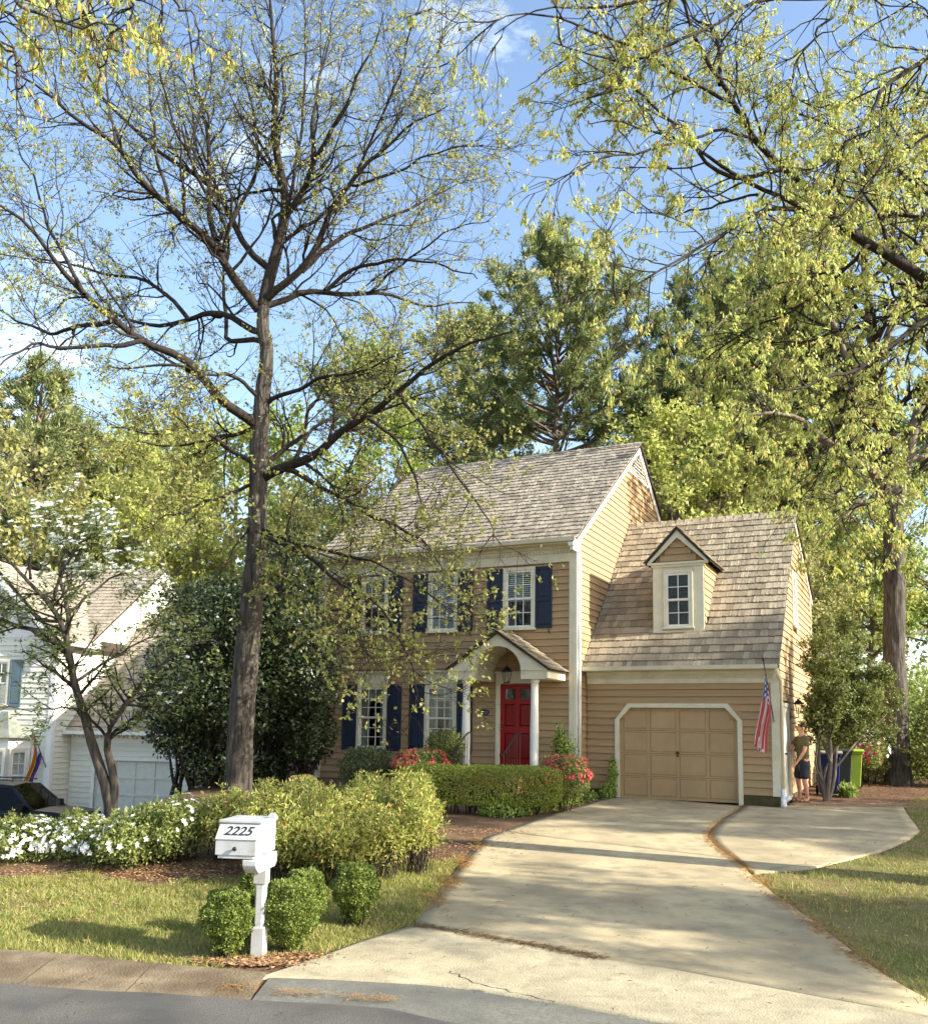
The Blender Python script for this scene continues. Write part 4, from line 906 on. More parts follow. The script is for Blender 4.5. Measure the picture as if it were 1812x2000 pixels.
NR = [
 ([(1960, 640), (1812, 545), (1690, 480), (1640, 440), (1590, 385), (1545, 330), (1480, 270), (1430, 200), (1405, 160), (1370, 90), (1340, 0), (1320, -70)], 11.4, 9.6, .15, .02),
 ([(1545, 330), (1450, 345), (1400, 320), (1360, 300), (1320, 250), (1280, 205), (1240, 165), (1190, 150), (1120, 120)], 10.6, 9.0, .055, .01),
 ([(1405, 165), (1412, 120), (1390, 60), (1350, 20), (1330, -40)], 10.2, 11.2, .05, .01),
 ([(1640, 440), (1560, 405), (1480, 372), (1420, 330), (1370, 300), (1310, 270), (1230, 240), (1150, 230)], 11.0, 9.4, .06, .01),
 ([(1590, 412), (1530, 412), (1440, 440), (1380, 470), (1310, 515), (1250, 550), (1190, 590)], 10.8, 8.8, .055, .008),
 ([(1480, 380), (1400, 400), (1330, 420), (1270, 425), (1200, 400)], 10.6, 11.8, .03, .008),
 ([(1960, 50), (1812, 105), (1740, 165), (1690, 230), (1650, 290), (1610, 330), (1570, 370)], 11.2, 9.8, .075, .012),
 ([(1960, 150), (1812, 205), (1720, 240), (1650, 290), (1590, 330), (1520, 340)], 11.8, 13.6, .06, .012),
 ([(1960, 190), (1812, 260), (1740, 310), (1690, 360), (1650, 410), (1600, 450)], 11.6, 9.2, .055, .01),
 ([(1960, 410), (1812, 430), (1720, 416), (1640, 420), (1560, 440), (1480, 470), (1400, 500)], 11.8, 13.2, .07, .012),
 ([(1980, 560), (1812, 625), (1740, 680), (1690, 710), (1600, 742), (1550, 760), (1490, 770)], 11.2, 9.6, .085, .015),
 ([(1690, 712), (1660, 770), (1630, 840), (1620, 880), (1600, 930)], 10.4, 9.8, .025, .006),
 ([(1990, 760), (1812, 862), (1750, 912), (1710, 960), (1690, 990), (1650, 1015), (1590, 1050)], 11.0, 9.4, .06, .01),
 ([(1960, -60), (1812, -30), (1640, -5), (1500, 0), (1440, 20), (1370, 70), (1290, 100), (1200, 115), (1080, 90)], 11.0, 8.6, .06, .01),
 ([(1640, 0), (1600, 60), (1560, 110), (1540, 170), (1520, 240)], 10.4, 9.6, .03, .006),
 ([(1560, -10), (1420, -20), (1300, -10), (1180, 10), (1060, 30), (980, 50)], 10.0, 9.0, .05, .01),
 ([(1430, 200), (1330, 150), (1220, 90), (1120, 50), (1010, 20), (940, 60)], 10.2, 8.4, .04, .008),
 ([(1470, 270), (1400, 250), (1300, 280), (1220, 300), (1130, 330), (1080, 400)], 10.2, 8.6, .035, .008),
 ([(1690, 480), (1640, 540), (1560, 590), (1480, 640), (1400, 690), (1340, 740)], 11.2, 13.0, .05, .008),
 ([(1812, 545), (1760, 600), (1690, 640), (1600, 660), (1500, 670), (1400, 640)], 11.3, 12.8, .05, .008),
]
tb = at(1960, 640, 11.4)
EX = [  # limbs on the side of the crown that lies outside the picture
 ([(8.5, 11.6, 5.6), (9.6, 10.6, 7.4), (11.5, 9.6, 9.6), (13.0, 9.0, 11.2)], .12, .015), ([(8.5, 11.6, 6.0), (9.4, 13.0, 8.0), (10.6, 15.0, 10.0), (11.4, 16.4, 12.0)], .12, .015),
 ([(8.4, 11.6, 6.4), (8.6, 11.4, 9.0), (8.3, 11.0, 12.0), (8.4, 10.8, 14.6)], .13, .015), ([(8.4, 11.6, 7.0), (7.2, 9.4, 9.2), (6.0, 7.6, 11.4), (4.8, 6.2, 13.0)], .1, .015),
 ([(8.5, 11.6, 6.6), (7.6, 13.4, 9.4), (6.4, 15.0, 12.0), (5.2, 16.4, 13.8)], .1, .015)]
px_oak('oak_tree', 'near oak reaching leafy limbs and yellow catkins in from the side, over the driveway', B0, (8.45, 11.6, 6.2), NR, 11, 21, LEAF_OAK2, extra=EX, lw=.56, barkm=BARKD, dens=(3.8, 5.2, 5.6), lens=(1.5, .8, .38), per=3.4, lsz=.057, nk=5.0)
# the spray of leaves hanging in at the top corner, from an oak standing by the road out of the picture
TL = [([(-260, 260), (-120, 90), (0, -40), (120, -60), (260, -40), (400, -50)], 7.6, 8.2, .06, .012), ([(60, -50), (100, 10), (110, 60), (90, 90)], 7.8, 7.6, .015, .005), ([(180, -50), (160, 30), (180, 90), (200, 150)], 7.9, 7.9, .015, .005),
 ([(250, -40), (260, 30), (240, 80), (250, 130)], 8.0, 8.3, .015, .005), ([(330, -45), (340, 0), (380, 40), (400, 80)], 8.1, 8.4, .015, .005), ([(-120, 90), (-40, 40), (20, 100), (30, 180)], 7.6, 7.0, .02, .005), ([(0, -40), (60, 20), (160, 50), (240, 60)], 7.7, 7.2, .02, .005), ([(-60, 10), (-10, 60), (40, 120), (20, 160)], 7.6, 7.3, .015, .005)]
q = at(-260, 260, 7.6)
px_oak('oak_tree', 'overhanging oak whose yellow catkin sprays hang in at the top corner over the lawn', (-6.1, 7.9), (q.x - .1, 7.7, q.z - .3), TL, 8, 33, LEAF_OAK2, dens=(4.5, 6.0, 7), lens=(.6, .4, .22), per=2.4, lsz=.075, nk=3.2, cat_p=.6, trunk_r=(.2, .12),
 extra=[([(q.x, 7.7, q.z - .6), (q.x - 1, 7.2, q.z + 1.5), (q.x - 2, 6.6, q.z + 3)], .08, .01), ([(q.x, 7.7, q.z - .6), (q.x - 1.2, 8.6, q.z + .8), (q.x - 2.6, 9.6, q.z + 2)], .08, .01)])
# the oak behind the bins
RO = [
 ([(1742, 985), (1730, 940), (1690, 905), (1640, 880), (1600, 850), (1560, 820), (1500, 800), (1440, 810)], 27, 25.5, .2, .03),
 ([(1742, 985), (1722, 900), (1690, 850), (1650, 800), (1610, 760), (1570, 690), (1520, 600), (1490, 520)], 27, 28.5, .2, .03),
 ([(1745, 985), (1740, 880), (1720, 790), (1710, 690), (1690, 560), (1680, 420), (1700, 300), (1710, 180)], 27, 27.5, .24, .03),
 ([(1748, 985), (1770, 900), (1790, 800), (1830, 700), (1880, 560), (1900, 400)], 27, 26, .2, .03),
 ([(1720, 800), (1660, 720), (1620, 620), (1600, 500), (1590, 400), (1600, 300)], 27.2, 25.8, .12, .02),
 ([(1712, 700), (1760, 600), (1800, 480), (1820, 350), (1830, 220)], 27.3, 29, .12, .02),
 ([(1690, 860), (1600, 870), (1540, 890), (1480, 905), (1430, 890)], 26.6, 28.5, .09, .02),
 ([(1650, 800), (1560, 760), (1480, 720), (1400, 690), (1340, 640)], 27.4, 29.5, .1, .02),
 ([(1690, 560), (1600, 540), (1520, 560), (1440, 600), (1370, 660)], 27.4, 26, .1, .02),
 ([(1690, 480), (1620, 380), (1560, 330), (1500, 330)], 27.4, 29.2, .08, .02),
 ([(1770, 900), (1830, 880), (1900, 880), (1980, 840)], 27, 28.5, .1, .02),
 ([(1745, 960), (1700, 960), (1660, 1000), (1620, 1020)], 26.9, 25.4, .06, .015)]
rb = at(1750, 1480, 27); px_oak('oak_tree', 'tall oak with thick grey trunk in the woods behind the rubbish bins', (rb.x, 27.0), tuple(at(1742, 985, 27)), RO, 27, 44, LEAF_YG, dens=(3.0, 4.2, 2.6), lens=(2.8, 1.5, .7), per=4.0, lsz=.16, nk=4.0, cat_p=0, trunk_r=(.31, .28), barkm=BARKG)
# ------------------------------------------------------------------ background trees
def place(tree, x, y, s=1.0, rz=0.0, label=None, group=None, sz=None):
    tree.location = (x, y, float(H(x, y)) - .05); tree.scale = (s, s, sz or s); tree.rotation_euler = (0, 0, rz)
    if label: tree['label'] = label
    if group: tree['group'] = group
def copy_tree(t):
    c = t.copy(); C.objects.link(c)
    for ch in t.children:
        k = ch.copy(); C.objects.link(k); k.parent = c
    return c
LEAF_YO = leafmat('olive_spring_leaf', lin(128, 132, 80), lin(178, 174, 112), .45)
def make_pine(seed, height, nb, spread):
    g = np.random.default_rng(seed); o = E('pine_tree'); tag(o, 'x', 'tree')
    pts = np.array([[0, 0, 0], [.1, .05, height * .3], [-.1, .1, height * .65], [.1, 0, height * .97]]); t = resample(pts, 16, .28, .03, .05, g); R = np.linspace(.27, .05, 16)
    h = height * (1 - .62 * g.random(nb) ** .85 * 1.0); h = np.clip(h, height * .36, height * .99); az = g.uniform(0, 2 * np.pi, nb)
    rel = (h / height - .36) / .64; ln = spread * (np.sin(np.clip(rel * 1.06 + .14, 0, 1.2) * 2.6) * .9 + .16) * g.uniform(.6, 1.1, nb); el = -.1 + rel * .9 + g.normal(0, .15, nb)
    d = np.stack([np.cos(az) * np.cos(el), np.sin(az) * np.cos(el), np.sin(el)], -1); n = 8; P = []; p = np.stack([np.zeros(nb), np.zeros(nb), h], -1); P = [p]
    for s in range(n - 1): d = norm(d + g.normal(0, .1, d.shape) + np.array([0, 0, .05])); P.append(P[-1] + d * (ln / (n - 1))[:, None])
    P = np.stack(P, 1); Rb = np.linspace(1, .25, n)[None] * np.clip(.09 * ln / spread + .015, .02, .1)[:, None]
    b2 = spawn(P, Rb, g, 2.6, 1.15, (.4, 1.0), 5, .5, (0, 0, .12), .15, .3, 1.0, .01)
    link('trunk', npmesh('trunk', *tubes([(t[0][None], R[None])], [12]), BARKP, True), o); ob = link('limbs', npmesh('limbs', *tubes([(P, Rb), b2], [4, 3]), BARKP), o); ob['kind'] = 'stuff'
    pp, dd = along(b2[0], g, 6.0, .25, 1.02, .13); p2, d2 = along(P, g, 3.0, .6, 1.0, .06); pp = np.concatenate([pp, p2]); dd = np.concatenate([dd, d2])
    k = 9; ii = np.repeat(np.arange(len(pp)), k); ax = norm(rand_dirs(len(ii), g) + dd[ii] * .8 + np.array([0, 0, .35]))
    v, f = leaves(pp[ii] + g.normal(0, .07, (len(ii), 3)), ax, rand_dirs(len(ii), g), .34, .06, g)
    mesh_leaves('crown', v, f, NEEDLE, o); return o
def make_decid(seed, height, leafm, lsz=.2, nk=3.0, nl=22, spread=.34, bark=BARKG, per=3.6, dens=(1.7, 2.6), bare=False, low=.3):
    g = np.random.default_rng(seed); o = E('broadleaf_tree'); tag(o, 'x', 'tree')
    pts = np.array([[0, 0, 0], [.15, .1, height * .35], [-.1, .1, height * .6], [.1, -.1, height * .92]]); t = resample(pts, 16, .2, .03, .08, g); R = np.linspace(height * .014, .03, 16)
    h = g.uniform(low, .93, nl) * height; az = g.uniform(0, 2 * np.pi, nl); rel = (h / height - low) / (1 - low); ln = height * spread * (1.05 - .8 * rel) * g.uniform(.7, 1.15, nl); el = .45 + rel * .6 + g.normal(0, .15, nl)
    base = np.stack([np.interp(h, t[0][:, 2], t[0][:, k]) for k in range(3)], -1); d = np.stack([np.cos(az) * np.cos(el), np.sin(az) * np.cos(el), np.sin(el)], -1); n = 9; P = [base]
    for s in range(n - 1): d = norm(d + g.normal(0, .16, d.shape)); P.append(P[-1] + d * (ln / (n - 1))[:, None])
    P = np.stack(P, 1); Rb = np.linspace(1, .2, n)[None] * (ln * .02)[:, None]
    b2 = spawn(P, Rb, g, dens[0], height * .13, (.4, 1.0), 6, .5, (0, 0, .05), .2, .2, 1.0, .012); b3 = spawn(b2[0], b2[1], g, dens[1], height * .06, (.4, 1.1), 4, .6, (0, 0, .0), .2, .2, 1.0, .008)
    link('trunk', npmesh('trunk', *tubes([(t[0][None], R[None])], [12]), bark, True), o); ob = link('limbs', npmesh('limbs', *tubes([(P, Rb), b2, b3], [5, 3, 3]), bark), o); ob['kind'] = 'stuff'
    pp, dd = along(b3[0], g, per, .3, 1.05, .12); p2, d2 = along(b2[0], g, per, .4, 1.0, .12); pp = np.concatenate([pp, p2]); k = g.poisson(nk, len(pp)); ii = np.repeat(np.arange(len(pp)), k)
    v, f = leaves(pp[ii] + g.normal(0, lsz * .7, (len(ii), 3)), rand_dirs(len(ii), g) + np.array([0, 0, -.15]), rand_dirs(len(ii), g), lsz, lsz * .6, g)
    mesh_leaves('crown', v, f, leafm, o); return o
pA = make_pine(51, 27, 150, 6.6); pB = make_pine(52, 26, 110, 4.2); pC = make_pine(53, 22, 120, 4.4)
def X(px, Y): return float(at(px, 1300, Y).x)
PN = [(pA, 1088, 45, .95, .3, 'tall pine with bushy rounded crown and pale trunk rising behind the main roof ridge'),
      (pC, 1392, 47, 1.15, 2.9, 'thin-trunked pine behind the garage roof, above the dormer'),
      (pB, 1478, 52, 1.02, 4.1, 'thin pine between the dormer and the far end of the garage ridge'),
      (pC, 1542, 44, 1.1, 5.2, 'straight pine rising behind the end of the garage ridge'),
      (pA, 905, 56, .98, 2.2, 'dark pine left of the bushy pine, behind the middle of the main roof'),
      (pC, 40, 44, .92, 1.1, 'shaggy pine above the dogwood at the edge of the picture'),
      (pB, 1312, 56, .8, 1.7, 'slim pine standing just behind the peak of the main gable'),
      (pB, 352, 55, .72, 3.3, 'pine showing through bare oak limbs above the white gable')]
used = set()
for src, px, Y, s, rz, lab in PN:
    t = src if id(src) not in used else copy_tree(src); used.add(id(src)); place(t, X(px, Y), Y, s, rz, lab, 'pines in the wood behind the houses')
dA = make_decid(61, 18, LEAF_GRN, .24, 7.0, 32, .34); dB = make_decid(62, 15, LEAF_YG, .2, 7.0, 32, .34); dC = make_decid(63, 13, LEAF_YO, .19, 7.0, 32, .36); dD = make_decid(64, 13, BUD, .11, 2.6, 30, .33, BARKG, 3.0, (2.2, 3.4))
DN = [(dA, 690, 40, .98, .4, 'bright green leafy tree behind the oak trunk, left of the main roof'),
      (dB, 450, 42, 1.2, 2.0, 'pale yellow-green tree showing behind the oak crown fork'),
      (dB, 210, 46, 1.25, 4.0, 'yellow-green tree above the white neighbouring roof'),
      (dC, 120, 40, 1.15, 1.0, 'olive tree behind the white house, over its ridge'),
      (dC, 560, 36, .86, 3.0, 'olive tree behind the dark evergreen beside the house'),
      (dD, 735, 37, .92, 1.5, 'twiggy brown tree in bud behind the left slope of the main roof'),
      (dB, 1330, 40, 1.1, .8, 'yellow-green tree behind the dormer side of the garage roof'),
      (dB, 1270, 48, 1.35, 2.4, 'tall pale yellow-green tree behind the peak of the main gable'),
      (dB, 1400, 50, 1.5, 1.1, 'tallest pale tree behind the dormer, between the thin pines'),
      (dC, 1530, 44, 1.4, .3, 'tall olive tree behind the far end of the garage ridge'),
      (dB, 990, 58, 1.3, 3.4, 'pale tree low behind the bushy pine'),
      (dB, 130, 48, 1.2, 5.1, 'tall pale tree over the white house ridge'),
      (dA, 1640, 42, .9, 2.6, 'fresh green tree in the wood behind the garage corner'),
      (dB, 1480, 56, 1.15, 5.5, 'far yellow-green tree showing low between the thin pines'),
      (dC, 1570, 34, .7, 4.4, 'low olive tree growing close behind the garage gable'),
      (dA, 1860, 36, .8, .2, 'green tree at the edge of the wood beyond the tall oak'),
      (dB, 1700, 36, .75, 3.6, 'yellow-green understorey tree left of the thick oak trunk'),
      (dC, -60, 36, 1.25, 5.0, 'olive tree at the very edge of the picture beside the white house'),
      (dB, 300, 38, .95, 1.2, 'pale yellow-green tree right behind the white garage roof'),
      (dB, 60, 50, 1.4, 3.9, 'pale tree filling the gap between the shaggy pine and the dogwood'),
      (dC, 640, 50, 1.25, 5.9, 'tall olive tree behind the bright green one'),
      (dB, 850, 50, 1.1, 4.7, 'yellow-green tree in front of the dark pine, above the main roof'),
      (dC, 1180, 54, 1.25, 1.9, 'olive tree beside the bushy pine crown, above the ridge'),
      (dC, 1430, 40, 1.05, 3.1, 'olive tree behind the garage ridge between the pines'),
      (dB, 300, 60, 1.6, 2.2, 'distant pale tree behind the peak of the white gable')]
used = set()
for src, px, Y, s, rz, lab in DN:
    t = src if id(src) not in used else copy_tree(src); used.add(id(src)); place(t, X(px, Y), Y, s, rz, lab, 'leafy trees in the wood behind the houses')
# trees to the sunny side, out of the picture; only their shade falls into it
for src, x, y, s, rz, lab in ((dC, 16.0, 4.0, .85, 1.0, 'small roadside tree out of the picture beyond the lawn'), (dC, 19.5, 4.0, .78, .4, 'olive roadside tree out of the picture, farther along'), (dB, 24.0, 1.2, .85, 3.0, 'tall roadside tree out of the picture'), (dC, 27.5, 9.5, 1.1, 2.0, 'olive tree out of the picture beyond the side lawn'), (pC, 30.0, 8.2, .95, 1.0, 'pine out of the picture beyond the side lawn')):
    place(copy_tree(src), x, y, s, rz, lab, 'trees beyond the lawn')

# ------------------------------------------------------------------ shrubs
def blob_pts(blobs, n, g, pw=5.0, low=None):
    vol = np.array([b[3] * b[4] * b[5] for b in blobs]) ** (2 / 3); idx = g.choice(len(blobs), n, p=vol / vol.sum()); B = np.array(blobs)[idx]; d = rand_dirs(n, g); r = g.random(n) ** (1 / pw)
    lump = 1 + .10 * np.sin(d[:, 0] * 7 + B[:, 0] * 3) * np.sin(d[:, 1] * 6 + B[:, 1]) + .07 * np.sin(d[:, 2] * 11 + B[:, 0] * 5)
    p = B[:, :3] + d * B[:, 3:6] * (r * lump)[:, None]; nn = norm(d / B[:, 3:6]); return p, nn
def shrub(name, label, cat, blobs, n, leafm, lsz, asp, seed, flowers=None, pw=5.0, out=.6, upb=.25, stems=5, group=None, zmin=-9, stem_r=.012, dens_in=.0):
    """blobs in world coordinates (x,y,z,rx,ry,rz)"""
    g = np.random.default_rng(seed); c = np.mean([b[:2] for b in blobs], axis=0); base = np.array([c[0], c[1], float(H(c[0], c[1]))]); o = E(name, tuple(base)); tag(o, label, cat, group)
    bl = [(b[0] - base[0], b[1] - base[1], b[2] - base[2], *b[3:]) for b in blobs]
    p, nn = blob_pts(bl, n, g, pw); ok = p[:, 2] > zmin; p, nn = p[ok], nn[ok]; m = len(p)
    v, f = leaves(p, norm(nn * out + rand_dirs(m, g) + np.array([0, 0, upb])), norm(nn + rand_dirs(m, g) * .8), lsz, lsz * asp, g); mesh_leaves('foliage', v, f, leafm, o)
    if flowers:
        nf, fm, fs, zlo = flowers; p, nn = blob_pts(bl, nf * 3, g, 30); zz = (p[:, 2] - min(b[2] - b[5] for b in bl)); top = max(b[2] + b[5] for b in bl); ok = (nn[:, 2] > zlo) & (np.sin(p[:, 0] * 5.1 + 1) * np.sin(p[:, 1] * 4.3) + g.normal(0, .5, len(p)) > -.1); p, nn = p[ok][:nf], nn[ok][:nf]; k = 5; ii = np.repeat(np.arange(len(p)), k)
        t1 = norm(np.cross(nn, rand_dirs(len(p), g))); t2 = np.cross(nn, t1); a = np.tile(np.arange(k) * 2 * np.pi / k, len(p))[:, None]
        ax = norm(t1[ii] * np.cos(a) + t2[ii] * np.sin(a) + nn[ii] * .35); v, f = leaves(p[ii] + nn[ii] * .02, ax, nn[ii] + .01, fs, fs * .75, g, .15); mesh_leaves('blossoms', v, f, fm, o)
    if stems:
        P = []
        for b in bl:
            for s in range(stems):
                e = np.array(b[:3]) + rand_dirs(1, g)[0] * np.array(b[3:6]) * .8; s0 = np.array([b[0] + g.normal(0, .06), b[1] + g.normal(0, .06), float(H(b[0] + base[0], b[1] + base[1])) - base[2] - .03]); e[2] = max(e[2], s0[2] + .1)
                P.append(resample([s0, s0 * .5 + e * .5 + g.normal(0, .04, 3), e], 6, 1, 1)[0])
        P = np.array(P); ob = link('stems', npmesh('stems', *tubes([(P, np.linspace(stem_r, stem_r * .4, 6)[None] * np.ones((len(P), 1)))], [4]), BARKD), o); ob['kind'] = 'stuff'
    return o
def cane_shrub(name, label, cat, blobs, n, leafm, lsz, asp, seed, ncane=40, flowers=None, group=None, fill=.35, upb=.35, twl=.3, droop=-.1):
    """many upright canes with side twigs carrying narrow leaves, so the outline is loose and light shows through"""
    g = np.random.default_rng(seed); o = shrub(name, label, cat, blobs, int(n * fill), leafm, lsz, asp, seed + 1, flowers=flowers, pw=2.2, out=.5, upb=upb, stems=0, group=group); base = np.array(o.location); P = []
    for b in blobs:
        for _ in range(ncane):
            d = rand_dirs(1, g)[0]; d[2] = abs(d[2]) * .9 + .1; e = np.array(b[:3]) + d * np.array(b[3:6]) * g.uniform(.75, 1.14); x, y = b[0] + (e[0] - b[0]) * .3 + g.normal(0, .08), b[1] + (e[1] - b[1]) * .3 + g.normal(0, .08)
            s0 = np.array([x, y, float(H(x, y)) - .02]); P.append(resample([s0, s0 * .45 + e * .55 + np.array([0, 0, .08]), e], 8, 1, 1, .012, g)[0])
    P = np.array(P) - base; R = np.linspace(.008, .0035, 8)[None] * np.ones((len(P), 1)); t2 = spawn(P, R, g, 9.0, twl, (.5, 1.1), 4, .6, (0, 0, .12), .18, .35, 1.0, .002)
    ob = link('canes', npmesh('canes', *tubes([(P, R), t2], [3, 3]), BARKD), o); ob['kind'] = 'stuff'
    m = int(n * (1 - fill)); pp, dd = along(t2[0], g, m / max(len(t2[0]), 1) * .8, .1, 1.05, .012); p2, d2 = along(P, g, m / len(P) * .2, .5, 1.02, .02); pp = np.concatenate([pp, p2]); dd = np.concatenate([dd, d2])
    v, f = leaves(pp, norm(rand_dirs(len(pp), g) * .8 + dd * .6 + np.array([0, 0, droop])), rand_dirs(len(pp), g) + np.array([0, 0, .8]), lsz, lsz * asp, g); mesh_leaves('leaf_sprays', v, f, leafm, o); return o
def gp(x, y): p = ground_at(x, y); return p
# clipped boxwoods by the mailbox: (foot pixel, half width px, top pixel y, Y hint)
BX = [((440, 1872), 50, 1742, 'front boxwood ball left of the mailbox post', 201), ((490, 1835), 27, 1700, 'boxwood ball half hidden behind the mailbox post, left side', 202), ((562, 1862), 53, 1722, 'big clipped boxwood right beside the mailbox post', 203), ((592, 1830), 42, 1702, 'boxwood ball tucked behind the big one right of the post', 204), ((692, 1808), 45, 1690, 'clipped boxwood standing alone between mailbox and driveway', 205)]
for (fx, fy), hw_, ty, lab, sd_ in BX:
    p = gp(fx, fy); r = hw_ / FPX * p.y; zt = at(fx, ty, p.y).z; hgt = zt - p.z; cz = p.z + hgt * .58
    shrub('boxwood_ball', lab, 'boxwood', [(p.x, p.y + r * .2, cz + hgt * .04, r * .97, r * .97, hgt * .42), (p.x, p.y + r * .2, p.z + hgt * .3, r * .6, r * .6, hgt * .26)], 12500, LEAF_BOX, .026, .62, sd_, pw=9, out=.8, upb=.5, stems=6, group='clipped boxwoods round the mailbox')
# hedge beside the walk
g = np.random.default_rng(77)
hA, hB = gp(880, 1592), gp(1050, 1590)
hz = float(at(900, 1496, hA.y).z)
def boxhedge():
    g = np.random.default_rng(300); o = E('hedge', (0, 0, 0)); tag(o, 'long clipped boxwood hedge in front of the portico, beside the driveway', 'hedge')
    A = np.array([hA.x - .55, hA.y + .35]); B_ = np.array([hB.x - .02, hB.y - .1]); L = np.linalg.norm(B_ - A); d = (B_ - A) / L; nrm = np.array([-d[1], d[0]]); wdt, top = .5, hz
    n = 30000; u = g.uniform(-wdt, L + wdt, n); a = g.uniform(0, 2 * np.pi, n)
    # rounded box section
    pm = a / (2 * np.pi) * 4; q4 = pm.astype(int); tt = (pm - q4) * 2 - 1; ex = np.choose(q4, [np.ones(n), -tt, -np.ones(n), tt]); ez = np.choose(q4, [tt, np.ones(n), -tt, -np.ones(n)]); rr_ = (np.abs(ex) ** 5 + np.abs(ez) ** 5) ** .2; ex, ez = ex / rr_, ez / rr_; zb = float(H(*A)) + .18; hh = (top - zb) / 2
    r = g.random(n) ** (1 / 9); endt = np.clip(np.minimum(u + wdt, L + wdt - u) / wdt, 0, 1); shr = np.sqrt(np.clip(1 - (1 - endt) ** 3, 0, 1)); lump = 1 + .05 * np.sin(u * 7) * np.sin(a * 3)
    off = ex * wdt * r * lump * shr; z = zb + hh + ez * hh * r * lump * (.4 + .6 * shr)
    p = np.stack([A[0] + d[0] * u + nrm[0] * off, A[1] + d[1] * u + nrm[1] * off, z], -1); nn = norm(np.stack([nrm[0] * ex, nrm[1] * ex, ez], -1))
    v, f = leaves(p, norm(nn * .7 + rand_dirs(n, g) + np.array([0, 0, .4])), norm(nn + rand_dirs(n, g) * .8), .034, .02, g); mesh_leaves('foliage', v, f, LEAF_HEDGE, o)
    P = []
    for _ in range(60):
        uu = g.uniform(0, L); s0 = np.array([*(A + d * uu), zb - .25]); e = s0 + np.array([g.normal(0, .12), g.normal(0, .12), g.uniform(.4, .75)]); P.append(resample([s0, (s0 + e) / 2 + g.normal(0, .03, 3), e], 5, 1, 1)[0])
    P = np.array(P); ob = link('stems', npmesh('stems', *tubes([(P, np.full((60, 5), .012))], [4]), BARKD), o); ob['kind'] = 'stuff'
boxhedge()
# big feathery nandina mass under the oak
def wb(px, py_top, py_foot, hw_px, Y, depth=.7):
    """an ellipsoid standing at depth Y whose outline covers these pixels"""
    zt = at(px, py_top, Y).z; zf = at(px, py_foot, Y).z; x = at(px, py_foot, Y).x; return (x, Y, (zt + zf) / 2, hw_px / FPX * Y, depth, max((zt - zf) / 2, .1))
cane_shrub('nandina_shrub', 'feathery yellow-green nandina clump at the foot of the oak, behind the mailbox', 'shrub', [wb(450, 1540, 1668, 66, 13.2), wb(535, 1524, 1680, 64, 12.6), wb(625, 1534, 1685, 62, 12.4), wb(560, 1590, 1695, 86, 11.7, .5), wb(650, 1595, 1692, 74, 11.6, .5), wb(690, 1545, 1680, 60, 12.6, .6)], 34000, LEAF_NAN, .062, .32, 310, ncane=40, fill=.5)
cane_shrub('nandina_shrub', 'reddish-tipped nandina clump between the dark round bush and the hedge', 'shrub', [wb(720, 1510, 1660, 58, 13.6), wb(800, 1506, 1665, 54, 13.2), wb(815, 1550, 1668, 44, 12.6, .5), wb(740, 1575, 1690, 70, 12.2, .5)], 28000, LEAF_NAN, .062, .32, 311, ncane=40, fill=.5)
# white azaleas along the neighbour's line
for pxs, lab, sd_, nf in (([(-30, 1606, 1705, 70, 13.4), (60, 1596, 1708, 75, 13.2)], 'white azalea thick with blossom at the picture edge, before the parked car', 320, 420), ([(150, 1598, 1700, 70, 13.3), (215, 1600, 1695, 50, 13.0)], 'white azalea in bloom at the foot of the dogwood', 321, 330), ([(290, 1570, 1692, 72, 12.9), (350, 1555, 1680, 60, 13.0), (255, 1600, 1692, 50, 12.5)], 'mostly green azalea with a few white blossoms left of the mailbox', 322, 130)):
    cane_shrub('azalea_bush', lab, 'azalea', [wb(*q, .75) for q in pxs], 17000, LEAF_AZ, .052, .45, sd_, ncane=30, fill=.5, flowers=(nf, FL_WHITE, .042, -.2), group='white azaleas along the bed')
# pink azaleas
for pxs, lab, sd_, nf in (([(822, 1462, 1530, 55, 20.5)], 'pink azalea under the right-hand lower window, behind the hedge', 330, 520), ([(1100, 1474, 1562, 52, 19.4)], 'pink azalea at the end of the hedge beside the driveway', 331, 560), ([(590, 1515, 1560, 30, 19.4)], 'low pink azalea peeping over the nandina near the oak', 332, 130)):
    shrub('azalea_bush', lab, 'azalea', [wb(*q, .6) for q in pxs], 9000, LEAF_AZ, .055, .45, sd_, flowers=(nf, FL_PINK, .04, -.2), pw=4, stems=8, group='pink azaleas before the house')
shrub('round_bush', 'dark round clipped bush under the left lower window', 'shrub', [wb(716, 1456, 1545, 54, 21.5, .7)], 11000, leafmat('dark_bush_leaf', lin(66, 78, 46), lin(112, 122, 82), .2), .05, .5, 340, pw=5, stems=8)
cane_shrub('window_bush', 'loose leafy shrub in front of the lower window next to the portico', 'shrub', [wb(868, 1425, 1500, 38, 21.6, .5)], 4500, LEAF_OL, .07, .4, 341, ncane=40)
cane_shrub('vine_shrub', 'sparse climbing shrub between the right column and the white downspout', 'shrub', [wb(1105, 1440, 1500, 24, 21.3, .3), wb(1092, 1415, 1470, 10, 21.3, .2)], 1500, IVY, .07, .5, 342, ncane=16)
shrub('climbing_ivy', 'ivy climbing the left jamb of the garage door', 'ivy', [wb(1196, 1475, 1565, 8, 22.1, .1), wb(1185, 1530, 1572, 14, 22.0, .15)], 1300, IVY, .06, .75, 343, pw=3, stems=4, stem_r=.006)
cov = []
for px, py in ((1050, 1588), (1085, 1583), (1120, 1575), (1150, 1566), (1010, 1598)):
    p = gp(px, py); cov.append((p.x - .25, p.y + .45, p.z + .08, .5, .45, .2))
